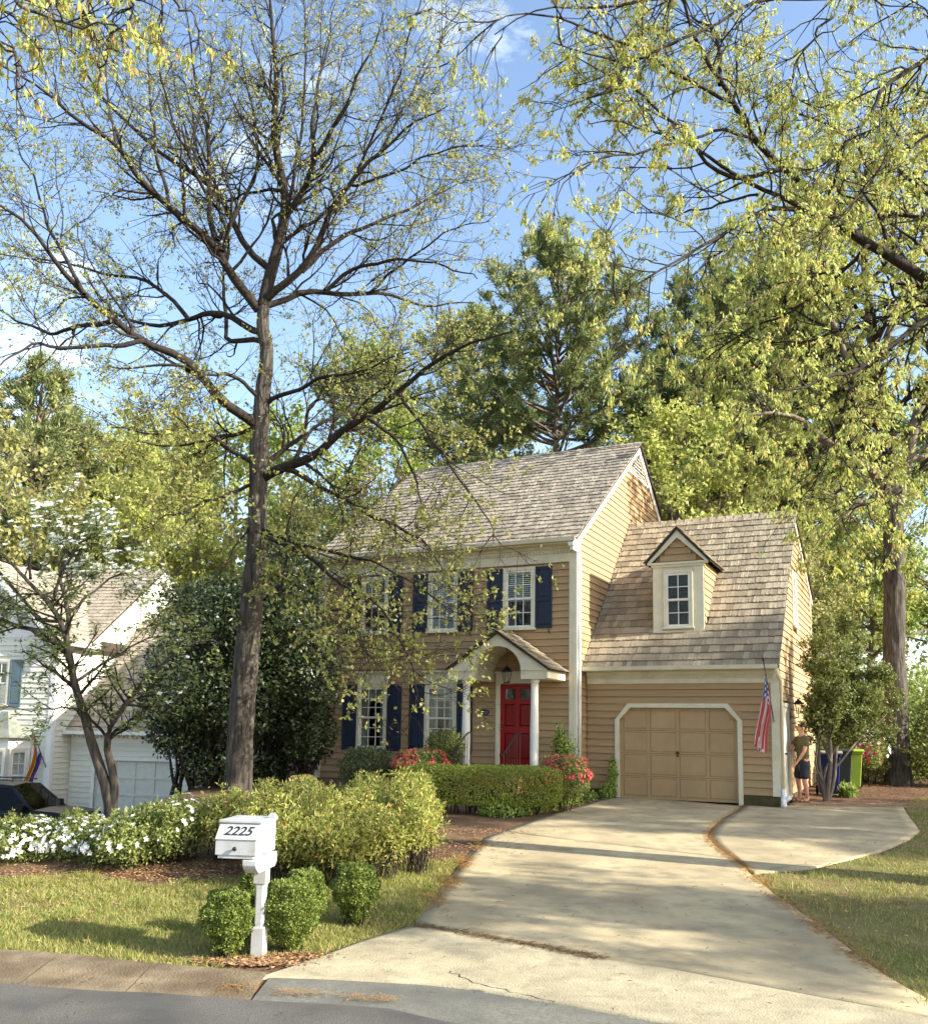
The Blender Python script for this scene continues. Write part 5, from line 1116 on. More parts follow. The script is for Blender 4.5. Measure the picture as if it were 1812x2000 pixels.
shrub('ground_ivy', 'pale green ivy spilling along the driveway edge below the pink azalea', 'ivy', cov, 8000, IVY, .06, .75, 344, pw=4, out=.5, stems=3, zmin=-.05)
# dark evergreen between the houses
Yh = 22.5
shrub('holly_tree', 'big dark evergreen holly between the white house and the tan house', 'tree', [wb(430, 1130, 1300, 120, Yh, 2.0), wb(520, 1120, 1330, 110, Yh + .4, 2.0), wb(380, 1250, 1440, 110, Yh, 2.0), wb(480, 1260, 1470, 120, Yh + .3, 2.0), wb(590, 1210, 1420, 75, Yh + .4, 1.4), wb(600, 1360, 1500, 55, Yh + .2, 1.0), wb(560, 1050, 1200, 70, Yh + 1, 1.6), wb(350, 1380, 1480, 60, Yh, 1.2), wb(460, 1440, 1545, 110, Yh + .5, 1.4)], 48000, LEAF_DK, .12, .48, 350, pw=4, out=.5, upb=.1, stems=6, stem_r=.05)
shrub('holly_tree', 'dense evergreen beyond the parking pad, out of the picture', 'tree', [(16.6, 18.2, 1.9, 1.5, 1.5, 1.9), (16.8, 18.0, 4.4, 1.3, 1.2, 1.9), (17.8, 19.2, 2.2, 1.4, 1.4, 2.2)], 16000, LEAF_DK, .14, .5, 351, pw=4, out=.5, stems=5, stem_r=.05)
# small multi-stemmed tree beside the garage
g = np.random.default_rng(360)
mb_ = gp(1614, 1566); MY = mb_.y; myr = E('myrtle_tree', tuple(mb_)); tag(myr, 'multi-stemmed small-leaved tree in front of the blue bin by the garage side door', 'tree'); L0 = np.array(mb_)
STm = [([(1612, 1566), (1604, 1530), (1596, 1490), (1596, 1430), (1598, 1350), (1596, 1260)], .0, .3, .055, .012), ([(1614, 1566), (1618, 1520), (1622, 1470), (1616, 1400), (1620, 1320), (1625, 1230)], 0, -.3, .06, .012), ([(1616, 1566), (1630, 1510), (1634, 1470), (1650, 1400), (1665, 1330), (1690, 1260)], 0, .5, .05, .012), ([(1610, 1566), (1606, 1520), (1620, 1490), (1640, 1440), (1680, 1380), (1720, 1320)], 0, .2, .045, .012), ([(1622, 1490), (1600, 1440), (1604, 1380), (1640, 1300), (1660, 1200)], -.1, .6, .04, .012), ([(1612, 1540), (1590, 1500), (1600, 1440), (1604, 1380), (1608, 1300)], 0, -.4, .03, .01), ([(1630, 1500), (1670, 1450), (1710, 1420), (1750, 1370)], .1, .6, .03, .01)]
Lm = arr([pxlimb(p, MY + a, MY + b, r0, r1, g, 14, .03) for p, a, b, r0, r1 in STm]); m2 = spawn(Lm[0], Lm[1], g, 11.0, .85, (.4, 1.0), 6, .5, (0, 0, .1), .18, .35, 1.0, .007); m3 = spawn(m2[0], m2[1], g, 8, .45, (.4, 1.1), 4, .6, (0, 0, .05), .2, .1, 1, .004)
link('trunk', npmesh('trunk', *tubes([Lm], [8]), BARKG, True), myr).location = -Vector(L0); ob = link('twigs', npmesh('twigs', *tubes([m2, m3], [4, 3]), BARKD), myr); ob.location = -Vector(L0); ob['kind'] = 'stuff'
pp, dd = along(m3[0], g, 8.0, .1, 1.05, .04); p2, d2 = along(m2[0], g, 10, .3, 1, .06); pp = np.concatenate([pp, p2]); ii = np.repeat(np.arange(len(pp)), 4)
v, f = leaves(pp[ii] + g.normal(0, .03, (len(ii), 3)), rand_dirs(len(ii), g) + np.array([0, 0, .2]), rand_dirs(len(ii), g), .085, .036, g); mesh_leaves('crown', v, f, LEAF_OL, myr).location = -Vector(L0)
# dogwood in front of the white house
g = np.random.default_rng(370); DY = 15.6
dgw = E('dogwood_tree', (float(at(212, 1590, DY).x), DY, float(H(at(212, 1590, DY).x, DY)))); tag(dgw, 'dogwood with white blossom and forked trunk before the white house', 'tree'); L0 = np.array(dgw.location)
DW = [([(216, 1610), (205, 1540), (188, 1480), (165, 1400), (150, 1330), (138, 1275), (125, 1212), (100, 1180), (60, 1130), (10, 1085), (-40, 1050)], 0, -.9, .1, .015), ([(138, 1275), (132, 1200), (120, 1150), (112, 1090), (118, 1030)], 0, .9, .055, .012), ([(136, 1270), (85, 1246), (40, 1225), (-20, 1205), (-80, 1200)], 0, .7, .055, .012), ([(216, 1600), (222, 1540), (216, 1475), (206, 1455), (214, 1405), (255, 1355), (300, 1312), (340, 1280), (400, 1250), (445, 1262)], 0, -1.0, .08, .008), ([(150, 1330), (190, 1300), (240, 1270), (290, 1250), (340, 1245)], 0, 1.0, .03, .008), ([(125, 1212), (60, 1200), (0, 1160), (-60, 1120)], 0, 1.2, .035, .01), ([(100, 1180), (120, 1120), (150, 1060), (190, 1030)], -.2, -1.2, .03, .008), ([(165, 1400), (130, 1380), (90, 1385), (50, 1390)], 0, -.8, .02, .006), ([(132, 1200), (180, 1150), (230, 1120), (280, 1120)], .2, .9, .03, .008), ([(60, 1130), (60, 1080), (80, 1030), (110, 1000)], -.6, .4, .025, .008)]
Ld = arr([pxlimb(p, DY + a, DY + b, r0, r1, g, 16, .04) for p, a, b, r0, r1 in DW]); q2 = spawn(Ld[0], Ld[1], g, 7.0, 1.1, (.5, 1.1), 6, .5, (0, 0, .02), .18, .3, 1.0, .008); q3 = spawn(q2[0], q2[1], g, 9.0, .5, (.5, 1.1), 4, .6, (0, 0, .0), .18, .15, 1, .004)
link('trunk', npmesh('trunk', *tubes([Ld], [10]), BARK, True), dgw).location = -Vector(L0); ob = link('twigs', npmesh('twigs', *tubes([q2, q3], [4, 3]), BARKD), dgw); ob.location = -Vector(L0); ob['kind'] = 'stuff'
pp, dd = along(q3[0], g, 4.0, .2, 1.05, .03); ii = np.repeat(np.arange(len(pp)), 4); n_ = len(ii)
ax = rand_dirs(n_, g); ax[:, 2] = ax[:, 2] * .4 - .15; v, f = leaves(pp[ii] + g.normal(0, .03, (n_, 3)), ax, np.array([0, 0, 1.]) + rand_dirs(n_, g) * .5, .075, .042, g); mesh_leaves('crown', v, f, leafmat('dogwood_leaf', lin(110, 126, 74), lin(166, 176, 112), .45), dgw).location = -Vector(L0)
sel = pp[(pp[:, 2] > 3.9) & (g.random(len(pp)) < .5) | (pp[:, 0] > at(330, 1300, DY).x) & (g.random(len(pp)) < .03)] + np.array([0, 0, .05]); ii = np.repeat(np.arange(len(sel)), 4); a = np.tile(np.arange(4) * np.pi / 2, len(sel))[:, None] + np.repeat(g.uniform(0, 1.5, len(sel)), 4)[:, None]
v, f = leaves(sel[ii], np.concatenate([np.cos(a), np.sin(a) * .6, .15 + .5 * np.sin(a)], 1) + np.repeat(rand_dirs(len(sel), g), 4, axis=0) * .3, np.array([0, -.6, .8]) * np.ones((len(ii), 3)), .06, .052, g); mesh_leaves('blossoms', v, f, FL_WHITE, dgw).location = -Vector(L0)
# woodland edge bushes on the right
for k, (px, yt, yf, hw_, Y, m_, lab) in enumerate(((1700, 1290, 1530, 60, 28.5, LEAF_OL, 'leafy olive bush at the wood edge behind the lime bin'), (1790, 1280, 1535, 70, 29.5, LEAF_GRN, 'green bush at the wood edge below the leaning branch'), (1660, 1380, 1515, 40, 31, LEAF_YG, 'yellow-green bush behind the bins'), (1850, 1330, 1530, 60, 27, LEAF_OL, 'bush at the edge of the picture beyond the pad'))):
    shrub('woodland_bush', lab, 'shrub', [wb(px, yt, yf, hw_, Y, 1.0), wb(px - 15, (yt + yf) / 2, yf, hw_ * 1.1, Y - .5, .9)], 6500, m_, .12, .5, 380 + k, pw=2.5, stems=8, stem_r=.02, group='bushes along the wood edge')
shrub('azalea_bush', 'white and magenta azaleas in bloom at the wood edge behind the lime bin', 'azalea', [wb(1705, 1425, 1520, 30, 27, .6)], 4500, LEAF_AZ, .07, .5, 390, flowers=(150, FL_WHITE, .07, -.3), pw=3, stems=5)
shrub('azalea_bush', 'magenta azalea half hidden at the wood edge beside the thick oak trunk', 'azalea', [wb(1700, 1455, 1500, 18, 26.4, .5)], 1500, LEAF_AZ, .07, .5, 391, flowers=(110, FL_MAG, .07, -.4), pw=3, stems=5)
shrub('hosta_plant', 'small bright green plant growing at the foot of the bins', 'plant', [wb(1652, 1535, 1553, 16, 23.3, .25)], 260, LEAF_GRN, .16, .4, 392, pw=2, stems=2, stem_r=.006)
# far wood, read as one mass
g = np.random.default_rng(400); n = 32000; Yw = g.uniform(58, 95, n); Xw = g.uniform(-.62, .66, n) * Yw; hh = 4.5 + 2.5 * np.sin(Xw * .21) + 1.8 * np.sin(Xw * .53 + Yw * .1); zz = H(Xw, Yw) + hh * g.random(n) ** .7
v, f = leaves(np.stack([Xw, Yw, zz], -1), rand_dirs(n, g), rand_dirs(n, g), .5, .3, g); ob = link('undergrowth', npmesh('undergrowth', v, f, LEAF_OL)); tag(ob, 'far olive woodland undergrowth closing the view behind both houses', 'undergrowth', kind='stuff')
n = 16000; Yw = g.uniform(33, 50, n); Xw = np.where(g.random(n) < .5, g.uniform(.25, .62, n), g.uniform(-.6, -.1, n)) * Yw; zz = H(Xw, Yw) + 3.2 * g.random(n) * (.6 + .4 * np.sin(Xw * .8))
v, f = leaves(np.stack([Xw, Yw, zz], -1), rand_dirs(n, g), rand_dirs(n, g), .26, .15, g); ob = link('undergrowth', npmesh('undergrowth', v, f, LEAF_GRN)); tag(ob, 'nearer green brushwood between the tree trunks', 'undergrowth', kind='stuff')

# ------------------------------------------------------------------ lawn, litter, pine straw
def inpoly(x, y, poly):
    c = np.zeros(len(x), bool); n = len(poly)
    for i in range(n):
        (x0, y0), (x1, y1) = poly[i], poly[(i + 1) % n]; t = ((y0 > y) != (y1 > y)) & (x < (x1 - x0) * (y - y0) / (y1 - y0 + 1e-12) + x0); c ^= t
    return c
def wp(l): return [(p.x, p.y) for p in (ground_at(*q) for q in l)]
lawnL = [(-12, 9.9), (-12, 13.5)] + wp([(-120, 1722), (0, 1716), (150, 1706), (300, 1728), (420, 1716), (560, 1703), (700, 1694), (800, 1682), (900, 1676), (876, 1719), (840, 1770), (811, 1808), (717, 1837), (630, 1866), (560, 1868), (470, 1882), (372, 1897), (276, 1889), (166, 1876), (0, 1864), (-200, 1858)])
lawnR = wp([(1466, 1708), (1582, 1699), (1650, 1683), (1718, 1667), (1773, 1644), (1797, 1624), (1776, 1597), (1765, 1570), (1800, 1556), (1960, 1560)]) + [(16, 20), (16, 4.2)] + wp([(1803, 1974), (1731, 1912), (1658, 1854), (1586, 1800), (1514, 1749)])
def lawn(poly, name, step=.12):
    xs = np.array([p[0] for p in poly]); ys = np.array([p[1] for p in poly]); gx = np.arange(xs.min(), xs.max(), step); gy = np.arange(ys.min(), ys.max(), step); A, B = np.meshgrid(gx, gy); ins = inpoly(A.ravel() + step / 2, B.ravel() + step / 2, poly).reshape(A.shape)
    idx = np.arange((len(gx) + 1) * (len(gy) + 1)).reshape(len(gy) + 1, len(gx) + 1); VX, VY = np.meshgrid(np.r_[gx, gx[-1] + step], np.r_[gy, gy[-1] + step]); F_ = np.stack([idx[:-1, :-1], idx[:-1, 1:], idx[1:, 1:], idx[1:, :-1]], -1)[ins]
    V_ = np.stack([VX, VY, H(VX, VY) - .004 + .008 * np.sin(VX * 3.1) * np.sin(VY * 2.7)], -1).reshape(-1, 3); us, inv = np.unique(F_.ravel(), return_inverse=True)
    o = link(name, npmesh(name, V_[us], inv.reshape(-1, 4), LAWN, True)); tag(o, kind='structure'); return o
lawn(lawnL, 'lawn'); lawn(lawnR, 'lawn')
GRASS = leafmat('grass_blade', lin(106, 120, 56), lin(160, 162, 86), .35, lin(188, 166, 112), p3=.3)
def blades(poly, n, seed, lab, hgt=.05):
    g = np.random.default_rng(seed); xs = np.array([p[0] for p in poly]); ys = np.array([p[1] for p in poly]); x = g.uniform(max(xs.min(), -7), min(xs.max(), 12), n * 3); y = g.uniform(ys.min(), ys.max(), n * 3)
    w = np.clip((9.5 / np.maximum(y, 4)) ** 1.3, .12, 1); pat = np.sin(x * 1.3 + 2) * np.sin(y * 1.7) + .6 * np.sin(x * 3.7 + y * 2.1); ok = inpoly(x, y, poly) & (g.random(len(x)) < w * np.clip(.75 + .35 * pat, .12, 1)); x, y = x[ok][:n], y[ok][:n]; m = len(x)
    c = np.stack([x, y, H(x, y) - .006], -1); d = rand_dirs(m, g); d[:, 2] = np.abs(d[:, 2]) + .7; d = norm(d); s = norm(np.cross(d, rand_dirs(m, g))); l = (hgt * g.uniform(.45, 1.4, m) * (1 + .9 * (np.sin(x * 5.3 + 1) * np.sin(y * 4.7 + x) > .55)))[:, None]; sw = (.0045 * (1 + np.clip(y - 9, 0, 10) * .06))[:, None]
    v = np.stack([c - s * sw, c + s * sw, c + d * l], 1).reshape(-1, 3); o = link('grass', npmesh('grass', v, np.arange(m * 3).reshape(m, 3), GRASS)); tag(o, lab, 'grass', kind='stuff')
blades(lawnL, 85000, 410, 'short mown grass with thin patches on the lawn left of the driveway'); blades(lawnR, 75000, 411, 'patchy spring grass on the lawn right of the driveway')
def litter(name, lab, pts, n, m, seed, sz=(.06, .035), zoff=.012, flat=.25):
    g = np.random.default_rng(seed); idx = g.integers(0, len(pts), n); P = np.array(pts)[idx]; x = P[:, 0] + g.normal(0, 1, n) * P[:, 2]; y = P[:, 1] + g.normal(0, 1, n) * P[:, 3]; c = np.stack([x, y, H(x, y) + zoff + g.random(n) * .01], -1)
    a = g.uniform(0, 2 * np.pi, n); ax = np.stack([np.cos(a), np.sin(a), g.normal(0, flat * .5, n)], -1); v, f = leaves(c, ax, np.array([0, 0, 1.]) + rand_dirs(n, g) * flat, sz[0], sz[1], g, .4); o = link(name, npmesh(name, v, f, m)); tag(o, lab, 'litter', kind='stuff')
bed = [(*(gp(x, y))[:2], .5, .25) for x, y in ((50, 1712), (150, 1704), (250, 1706), (340, 1712), (420, 1700), (500, 1695), (590, 1692), (680, 1688), (760, 1676), (840, 1668), (900, 1650), (960, 1625))] + [(*(gp(x, y))[:2], .16, .07) for x, y in ((440, 1878), (520, 1882), (570, 1868))]
litter('leaf_litter', 'dry brown leaves and mulch on the planting bed', bed, 9000, LITTER, 420, (.04, .025))
wood = [(X(px, Y), Y, 1.6, 1.0) for px, Y in ((1700, 23.5), (1760, 24), (1820, 25), (1700, 26), (1780, 28), (1650, 25), (1880, 23), (1740, 30))]
litter('leaf_litter', 'reddish fallen leaves on the woodland floor beyond the pad', wood, 9000, leafmat('shaded_red_leaf', lin(112, 80, 58), lin(158, 120, 88), .1, lin(92, 56, 40), p3=.3), 421, (.05, .03))  # reddish brown leaf, with the shade of the wood darkened into its colour
jpx = np.array([(1450, 1575), (1438, 1584), (1418, 1595), (1400, 1608), (1388, 1620), (1381, 1634), (1386, 1645), (1398, 1655), (1415, 1667), (1431, 1678), (1447, 1690), (1464, 1704)]); tj = np.linspace(0, 11, 90)
js = [(*(ground_at(float(np.interp(t_, range(12), jpx[:, 0])), float(np.interp(t_, range(12), jpx[:, 1]))))[:2], .035, .06) for t_ in tj]
litter('pine_straw', 'orange pine straw filling the curved driveway joint', js, 3200, STRAW, 422, (.11, .006), .022, .15)
js = [(*(ground_at(float(x), float(np.interp(x, [811, 1021, 1173], [1808, 1846, 1874]))))[:2], .05, .02) for x in np.linspace(815, 1170, 40)]
litter('pine_straw', 'dark straw and weeds along the apron seam', js, 900, mat('old_straw', lin(120, 96, 60), .9), 423, (.09, .008), .018, .15)
litter('pine_straw', 'orange pine straw drifted in the gutter below the mailbox', [(*(ground_at(x, y))[:2], sx, .03) for x, y, sx in ((455, 1935, .08), (560, 1943, .1), (600, 1946, .08), (690, 1953, .1), (745, 1958, .06))], 330, STRAW, 428, (.1, .005), .022, .1)
js = [(*(ground_at(x, y))[:2], .5, .15) for x, y in ((1100, 1600), (1180, 1580), (1250, 1600), (1500, 1600), (1620, 1610), (1080, 1660), (1300, 1625))]
litter('pine_straw', 'loose pine straw scattered over the driveway', js, 900, STRAW, 424, (.12, .005), .024, .1)
js = [(*(ground_at(x, y))[:2], .07, .3) for x, y in ((880, 1725), (905, 1685), (935, 1650), (850, 1760), (1480, 1722), (1530, 1765), (1600, 1815), (1680, 1875))]
litter('pine_straw', 'straw and dead grass gathered along the driveway edges', js, 3500, STRAW, 425, (.1, .007), .016, .3)
js = [(*(ground_at(x, y))[:2], .9, .8) for x, y in ((1000, 1700), (1200, 1750), (1100, 1800), (1350, 1850), (900, 1870), (1300, 1950), (300, 1980), (150, 1960))]
js2 = [(p_[0], p_[1], .9, .7) for p_ in ((-4.5, 10.5), (-3, 10.2), (-2.5, 11.2), (-5.5, 11), (5.2, 11), (6.5, 13), (5, 9), (7.5, 15))]
litter('leaf_litter', 'scattered dead leaves lying on the lawns', js2, 1100, LITTER, 427, (.045, .026), .02, .5)
litter('twig_debris', 'small twigs and leaf bits dropped on the concrete and road', js, 260, mat('twig_brown', lin(86, 66, 46), .9), 426, (.08, .008), .026, .1)
# ------------------------------------------------------------------ the white neighbouring house
NTH = math.radians(12.7); NX, NY, NZ = -12.505, 31.0, -1.75
WSID = mat('white_siding', lin(226, 224, 206), .7, .05, 3.0, (1, 1, 4), island=.03); WPL = mat('white_wall', lin(222, 220, 202), .7, .05)
NSH = mat('neighbour_shingle', lin(172, 161, 144), .85, .15, 7.0, (6, .7, 1), bump=.4, bscale=20, col2=lin(136, 125, 109), island=.18)
TEAL = mat('teal_paint', lin(98, 118, 124), .5, .06); COPPER = mat('weathered_copper', lin(150, 152, 136), .5, .2, 2.5, metal=.3, mottle=(lin(110, 116, 100), 3, .45, .7))
CLAPW = CLAP.copy(); CLAPW.materials.clear(); CLAPW.materials.append(WSID)
nb = E('house', (NX, NY, NZ), -NTH); tag(nb, 'white clapboard neighbouring house with teal shutters, seen past the dogwood', 'house')
NE, NAz, ND = 6.05, 9.18, 4.0
mb = MB(); mb.prism([(.0, -.3), (.0, NE - .1), (ND, NAz - .14), (2 * ND, NE - .1), (2 * ND, -.3)], 'x', -.16, -.002); w_ = mb.build('gable_wall', WPL, nb)
ns = (NAz - NE) / (ND + .3); gsl = 1.0
def nspan(w):
    s = 0 if w < NE - .2 else (w + .1 - NE + .14) / ns - .25; e = 2 * ND - s
    s = max(s, 0); lim = -1.03 + (w - 3.06) / gsl + .35
    if w < 7.1: e = min(e, lim)
    return [(s, e)] if e > s else []
boards(w_, 2.9, NAz - .35, nspan, [], me=CLAPW, place=lambda a, w: ((0, a, w), math.pi / 2))
mb = MB(); mb.box(-8, -.16, .0, .16, -.3, NE); mb.box(-8, -.16, 2 * ND - .16, 2 * ND, -.3, NE); mb.build('wall', WPL, nb)
nr = roofslab('roof', ((-.3, NE - .05), (ND, NAz), (2 * ND + .3, NE - .05)), -8.2, .28, .08, DARKWOOD, nb)
shingles(nr, -8.2, .3, -.36, NE - .08, ND, NAz + .01, .25, .12, .22, NSH, 0, 91, objs=False)
mb = MB()
for sg in (1, -1):
    a = (-.3, NE - .13) if sg == 1 else (2 * ND + .3, NE - .13); mb.prism([a, (ND, NAz - .09), (ND, NAz - .42), (a[0] + sg * .02, a[1] - .26)], 'x', .16, .24)
    mb.prism([(a[0], a[1] - .2), (ND, NAz - .36), (ND, NAz - .4), (a[0], a[1] - .24)], 'x', .0, .16)
mb.build('rake_board', WHITE, nb)
mb = MB(); mb.box(-.02, .26, -.42, .3, NE - .34, NE - .1); mb.build('cornice_return', WHITE, nb)
# projecting wing
WV = -1.66; WW = 5.0
wops = [(-2.5, -1.65, 3.8, 5.3)]
fwn = core('wing_front_wall', -WW, 0, -.3, NE, [(-2.43, -1.72, 3.87, 5.23)], WV + .002, WV + .16, WPL, nb)
boards(fwn, .2, NE - .15, lambda w: [(-WW, -.16)], wops + [(-2.65, -.65, .3, 2.9)], me=CLAPW, place=lambda a, w: ((a, WV, w), 0))
mb = MB(); mb.box(-.16, -.002, WV + .16, .0, -.3, NE); sw_ = mb.build('wing_side_wall', WPL, nb)
boards(sw_, .2, NE - .2, lambda w: [(WV + .12, 0.0 if w > 2.8 else -.68)], [], me=CLAPW, place=lambda a, w: ((0, a, w), math.pi / 2))
mb = MB(); mb.box(-.16, .002, WV - .036, WV - .001, .1, NE - .1); mb.box(0.0, .034, WV - .036, WV + .12, .1, NE - .1); mb.build('corner_board', WHITE, nb)
# wing roof: gable to the front, its near slope seen from the side
mb = MB(); rz_ = NE + 2.5 * .98
mb.prism([(.3, NE - .2), (-2.5, rz_), (-2.5, rz_ - .1), (.3, NE - .3)], 'y', WV - .3, 2.6); mb.prism([(-5.3, NE - .2), (-2.5, rz_), (-2.5, rz_ - .1), (-5.3, NE - .3)], 'y', WV - .3, 2.6); wr = mb.build('wing_roof', DARKWOOD, nb)
sv_ = [shingle_mesh('shingle', NSH, 170 + i)[0] for i in range(4)]; rv = []; rf = []; wa = math.atan2(rz_ - NE + .2, 2.8); Lw = 2.8 / math.cos(wa); n_ = 15
for c in range(n_):
    y = c * Lw / n_; x = WV - .32; vend = min(2.5, (NE - .2 + y * math.sin(wa) - NE + .1) / ns + .1)
    while x < vend:
        wd = random.uniform(.12, .22); b = min(x + wd - .006, vend)
        M = Matrix.Translation((.34, 0, NE - .2)) @ Matrix.Rotation(math.pi / 2, 4, 'Z') @ Matrix.Translation(((x + b) / 2, 0, 0)) @ Matrix.Rotation(wa, 4, 'X') @ Matrix.Translation((0, y, .01)) @ Matrix.Rotation(-.04, 4, 'X') @ Matrix.Diagonal((b - x, (Lw / n_ + .06) / .3, 1, 1))
        s_ = random.choice(sv_); o_ = len(rv); rv += [tuple(M @ Vector(p)) for p in s_.v]; rf += [tuple(i + o_ for i in q) for q in s_.f]; x += wd
me = bpy.data.meshes.new('shingle_courses'); me.from_pydata(rv, [], rf); me.materials.append(NSH); me.update(); o = link('shingle_courses', me, wr); o['kind'] = 'stuff'
mb = MB(); mb.prism([(-5.3, NE - .28), (-2.5, rz_ - .09), (.3, NE - .28), (.3, NE - .5), (-2.5, rz_ - .38), (-5.3, NE - .5)], 'y', WV - .3, WV - .24); mb.prism([(-5, NE - .02), (0, NE - .02), (-2.5, rz_ - .16)], 'y', WV + .0, WV + .1); mb.build('wing_gable', WHITE, nb)
mb = MB(); mb.prism([(.3, NE - .3), (.42, NE - .28), (.42, NE - .18), (.3, NE - .2)], 'y', WV - .3, -.0); mb.build('gutter', WHITE, nb)
mb = MB(); mb.tube([(.02, -.02, NE - .06 + .06), (-1.0, .9, NE + .95)], .03, 6); mb.build('valley_flashing', mat('copper_flashing', lin(176, 110, 96), .6), nb)
window(nb, -2.5, -1.65, 3.8, 5.3, 3, 2, v=WV, blind=(5.15, 3.9, .05))
for a, b in ((-2.96, -2.51), (-1.64, -1.18)): shutter(nb, a, b, 3.8, 5.3, TEAL, WV - .026)
# bay window with curved copper roof
bay = MB(); bay.prism([(-2.6, WV), (-1.1, WV - .55), (-1.1, WV - .55), (-.7, WV)], 'z', .25, .82); bay.prism([(-2.6, WV), (-1.1, WV - .55), (-1.1, WV - .55), (-.7, WV)], 'z', 2.5, 2.82)
for px_, py_ in ((-1.1, WV - .5), (-1.1, WV - .5), (-.77, WV - .06), (-2.53, WV - .06)): bay.box(px_ - .07, px_ + .07, py_ - .05, py_ + .05, .82, 2.5)
bay = bay.build('bay', WHITE, nb)
mb = MB(); K = 10
for s_ in range(K):
    t0, t1 = s_ / K, (s_ + 1) / K; cu = lambda t: (1 - (1 - t) ** 2)
    def ringp(t):
        k = 1 - t * .82; z = 2.82 + .82 * (1 - math.sqrt(max(1 - t * t, 0)) if False else t ** 1.7); e = .14
        return [(-1.65 + (-1.0 - e) * k, WV, z), (-1.65 + (-.62 - e * .6) * k, WV - (.55 + e) * k, z), (-1.65 + (.62 + e * .6) * k, WV - (.55 + e) * k, z), (-1.65 + (1.0 + e) * k, WV, z)]
    a, b = ringp(t0), ringp(t1); mb.add(a + b, [(0, 1, 5, 4), (1, 2, 6, 5), (2, 3, 7, 6)])
mb.build('bay_roof', COPPER, nb, smooth=False)
window(nb, -2.12, -1.18, .84, 2.5, 3, 2, v=WV - .5, blind=(2.35, 1.0, .05), sill=False)
bx = Matrix.Translation((-.9, WV - .28, 0)) @ Matrix.Rotation(math.atan2(.55, .4), 4, 'Z'); window(nb, -.3, .3, .84, 2.5, 2, 2, v=.0, xf=bx, blind=(2.35, 1.0, .05), sill=False)
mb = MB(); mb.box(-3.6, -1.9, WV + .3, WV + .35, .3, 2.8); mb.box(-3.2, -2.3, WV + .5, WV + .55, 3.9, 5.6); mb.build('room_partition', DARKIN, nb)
# its garage
NG = -.68; o0, o1 = .95, 3.69
ngf = core('garage_front_wall', 0, 4.4, -.3, 3.0, [(o0, o1, -.3, 2.15)], NG + .002, NG + .16, WPL, nb)
boards(ngf, .1, 2.7, lambda w: [(.04, 4.3)], [(o0 - .1, o1 + .1, -.3, 2.25)], me=CLAPW, place=lambda a, w: ((a, NG, w), 0))
mb = MB(); mb.box(o0 - .1, o0, NG - .04, NG + .06, -.1, 2.15); mb.box(o1, o1 + .1, NG - .04, NG + .06, -.1, 2.15); mb.box(o0 - .1, o1 + .1, NG - .04, NG + .06, 2.151, 2.25); mb.build('garage_door_casing', WHITE, nb)
gq = []
for i in range(4):
    for j in range(4): gq.append((o0 + 2.74 * i / 4 + .04, o0 + 2.74 * (i + 1) / 4 - .04, 2.15 * j / 4 + .035, 2.15 * (j + 1) / 4 - .035))
NGD = mat('white_garage_door', lin(214, 212, 196), .6, .04)
ngd = core('garage_door', o0, o1, 0, 2.15, gq, NG + .05, NG + .1, NGD, nb)
for a, b, c, d in gq:
    p = MB(); p.box(a, b, NG + .075, NG + .085, c, d); p.build('panel', NGD, ngd)
mb = MB(); mb.box(0.03, 4.42, NG - .036, NG - .001, 2.7, 2.98); mb.box(.03, 4.5, NG - .4, NG, 2.98, 3.0); u = .1
while u < 4.3: mb.box(u, u + .07, NG - .09, NG - .0365, 2.85, 2.95); u += .16
mb.build('frieze', WHITE, nb); mb = MB(); mb.box(.04, 4.52, NG - .5, NG - .4, 2.96, 3.07); mb.build('gutter', WHITE, nb)
mb = MB(); mb.prism([(NG, -.3), (NG, 2.95), (3.06, 6.9), (7, 5.4), (7, -.3)], 'x', 4.24, 4.398); mb.build('garage_side_wall', WPL, nb)
ngr = roofslab('garage_roof', ((NG - .38, 3.05), (3.06, 7.1), (7.2, 5.5)), .03, 4.55, .07, DARKWOOD, nb); shingles(ngr, .03, 4.57, NG - .44, 3.0, 3.06, 7.12, .25, .12, .22, NSH, 0, 92, objs=False)

# ------------------------------------------------------------------ mailbox
mp0 = ground_at(505, 1868); MROT = math.radians(-8)
mbx = E('mailbox', tuple(mp0), MROT); tag(mbx, 'white wooden mailbox numbered 2225 on a turned post beside the road', 'mailbox')
MW = mat('mailbox_white', lin(178, 179, 177), .5, .08, 6, mottle=(lin(148, 142, 126), 3.5, .5, .72)); mz = .0
def oct_(h, c): return [(h, -h + c), (h, h - c), (h - c, h), (-h + c, h), (-h, h - c), (-h, -h + c), (-h + c, -h), (h - c, -h)]
post = MB(); q = .056
for z0, z1, h0, h1, c in ((-.1, .25, q, q, .002), (.25, .265, q, q * .86, .012), (.265, .29, q * .8, q * .8, .02), (.29, .60, q * .84, q * .8, .018), (.60, .625, q * .84, q * .84, .02), (.625, .64, q * .86, q, .012), (.64, 1.17, q, q, .002)):
    a = [(x, y, z0) for x, y in oct_(h0, c)]; b = [(x, y, z1) for x, y in oct_(h1, c)]; post.add(a + b, [tuple(range(8))[::-1], tuple(range(8, 16))] + [(i, (i + 1) % 8, 8 + (i + 1) % 8, 8 + i) for i in range(8)])
post.build('post', MW, mbx)
arm = MB(); arm.prism([(.21, .895), (.21, .80), (.16, .765), (-.24, .755), (-.31, .80), (-.33, .83), (-.33, .875), (.17, .9)], 'x', -.0621, .0621); arm.build('arm', MW, mbx, bevel=.005)
bz0 = .865; BXO = -.14; sh = MB(); sh.box(-.16 + BXO, .16 + BXO, -.30, .2, bz0 + .02, bz0 + .045); sh.build('shelf', MW, mbx)
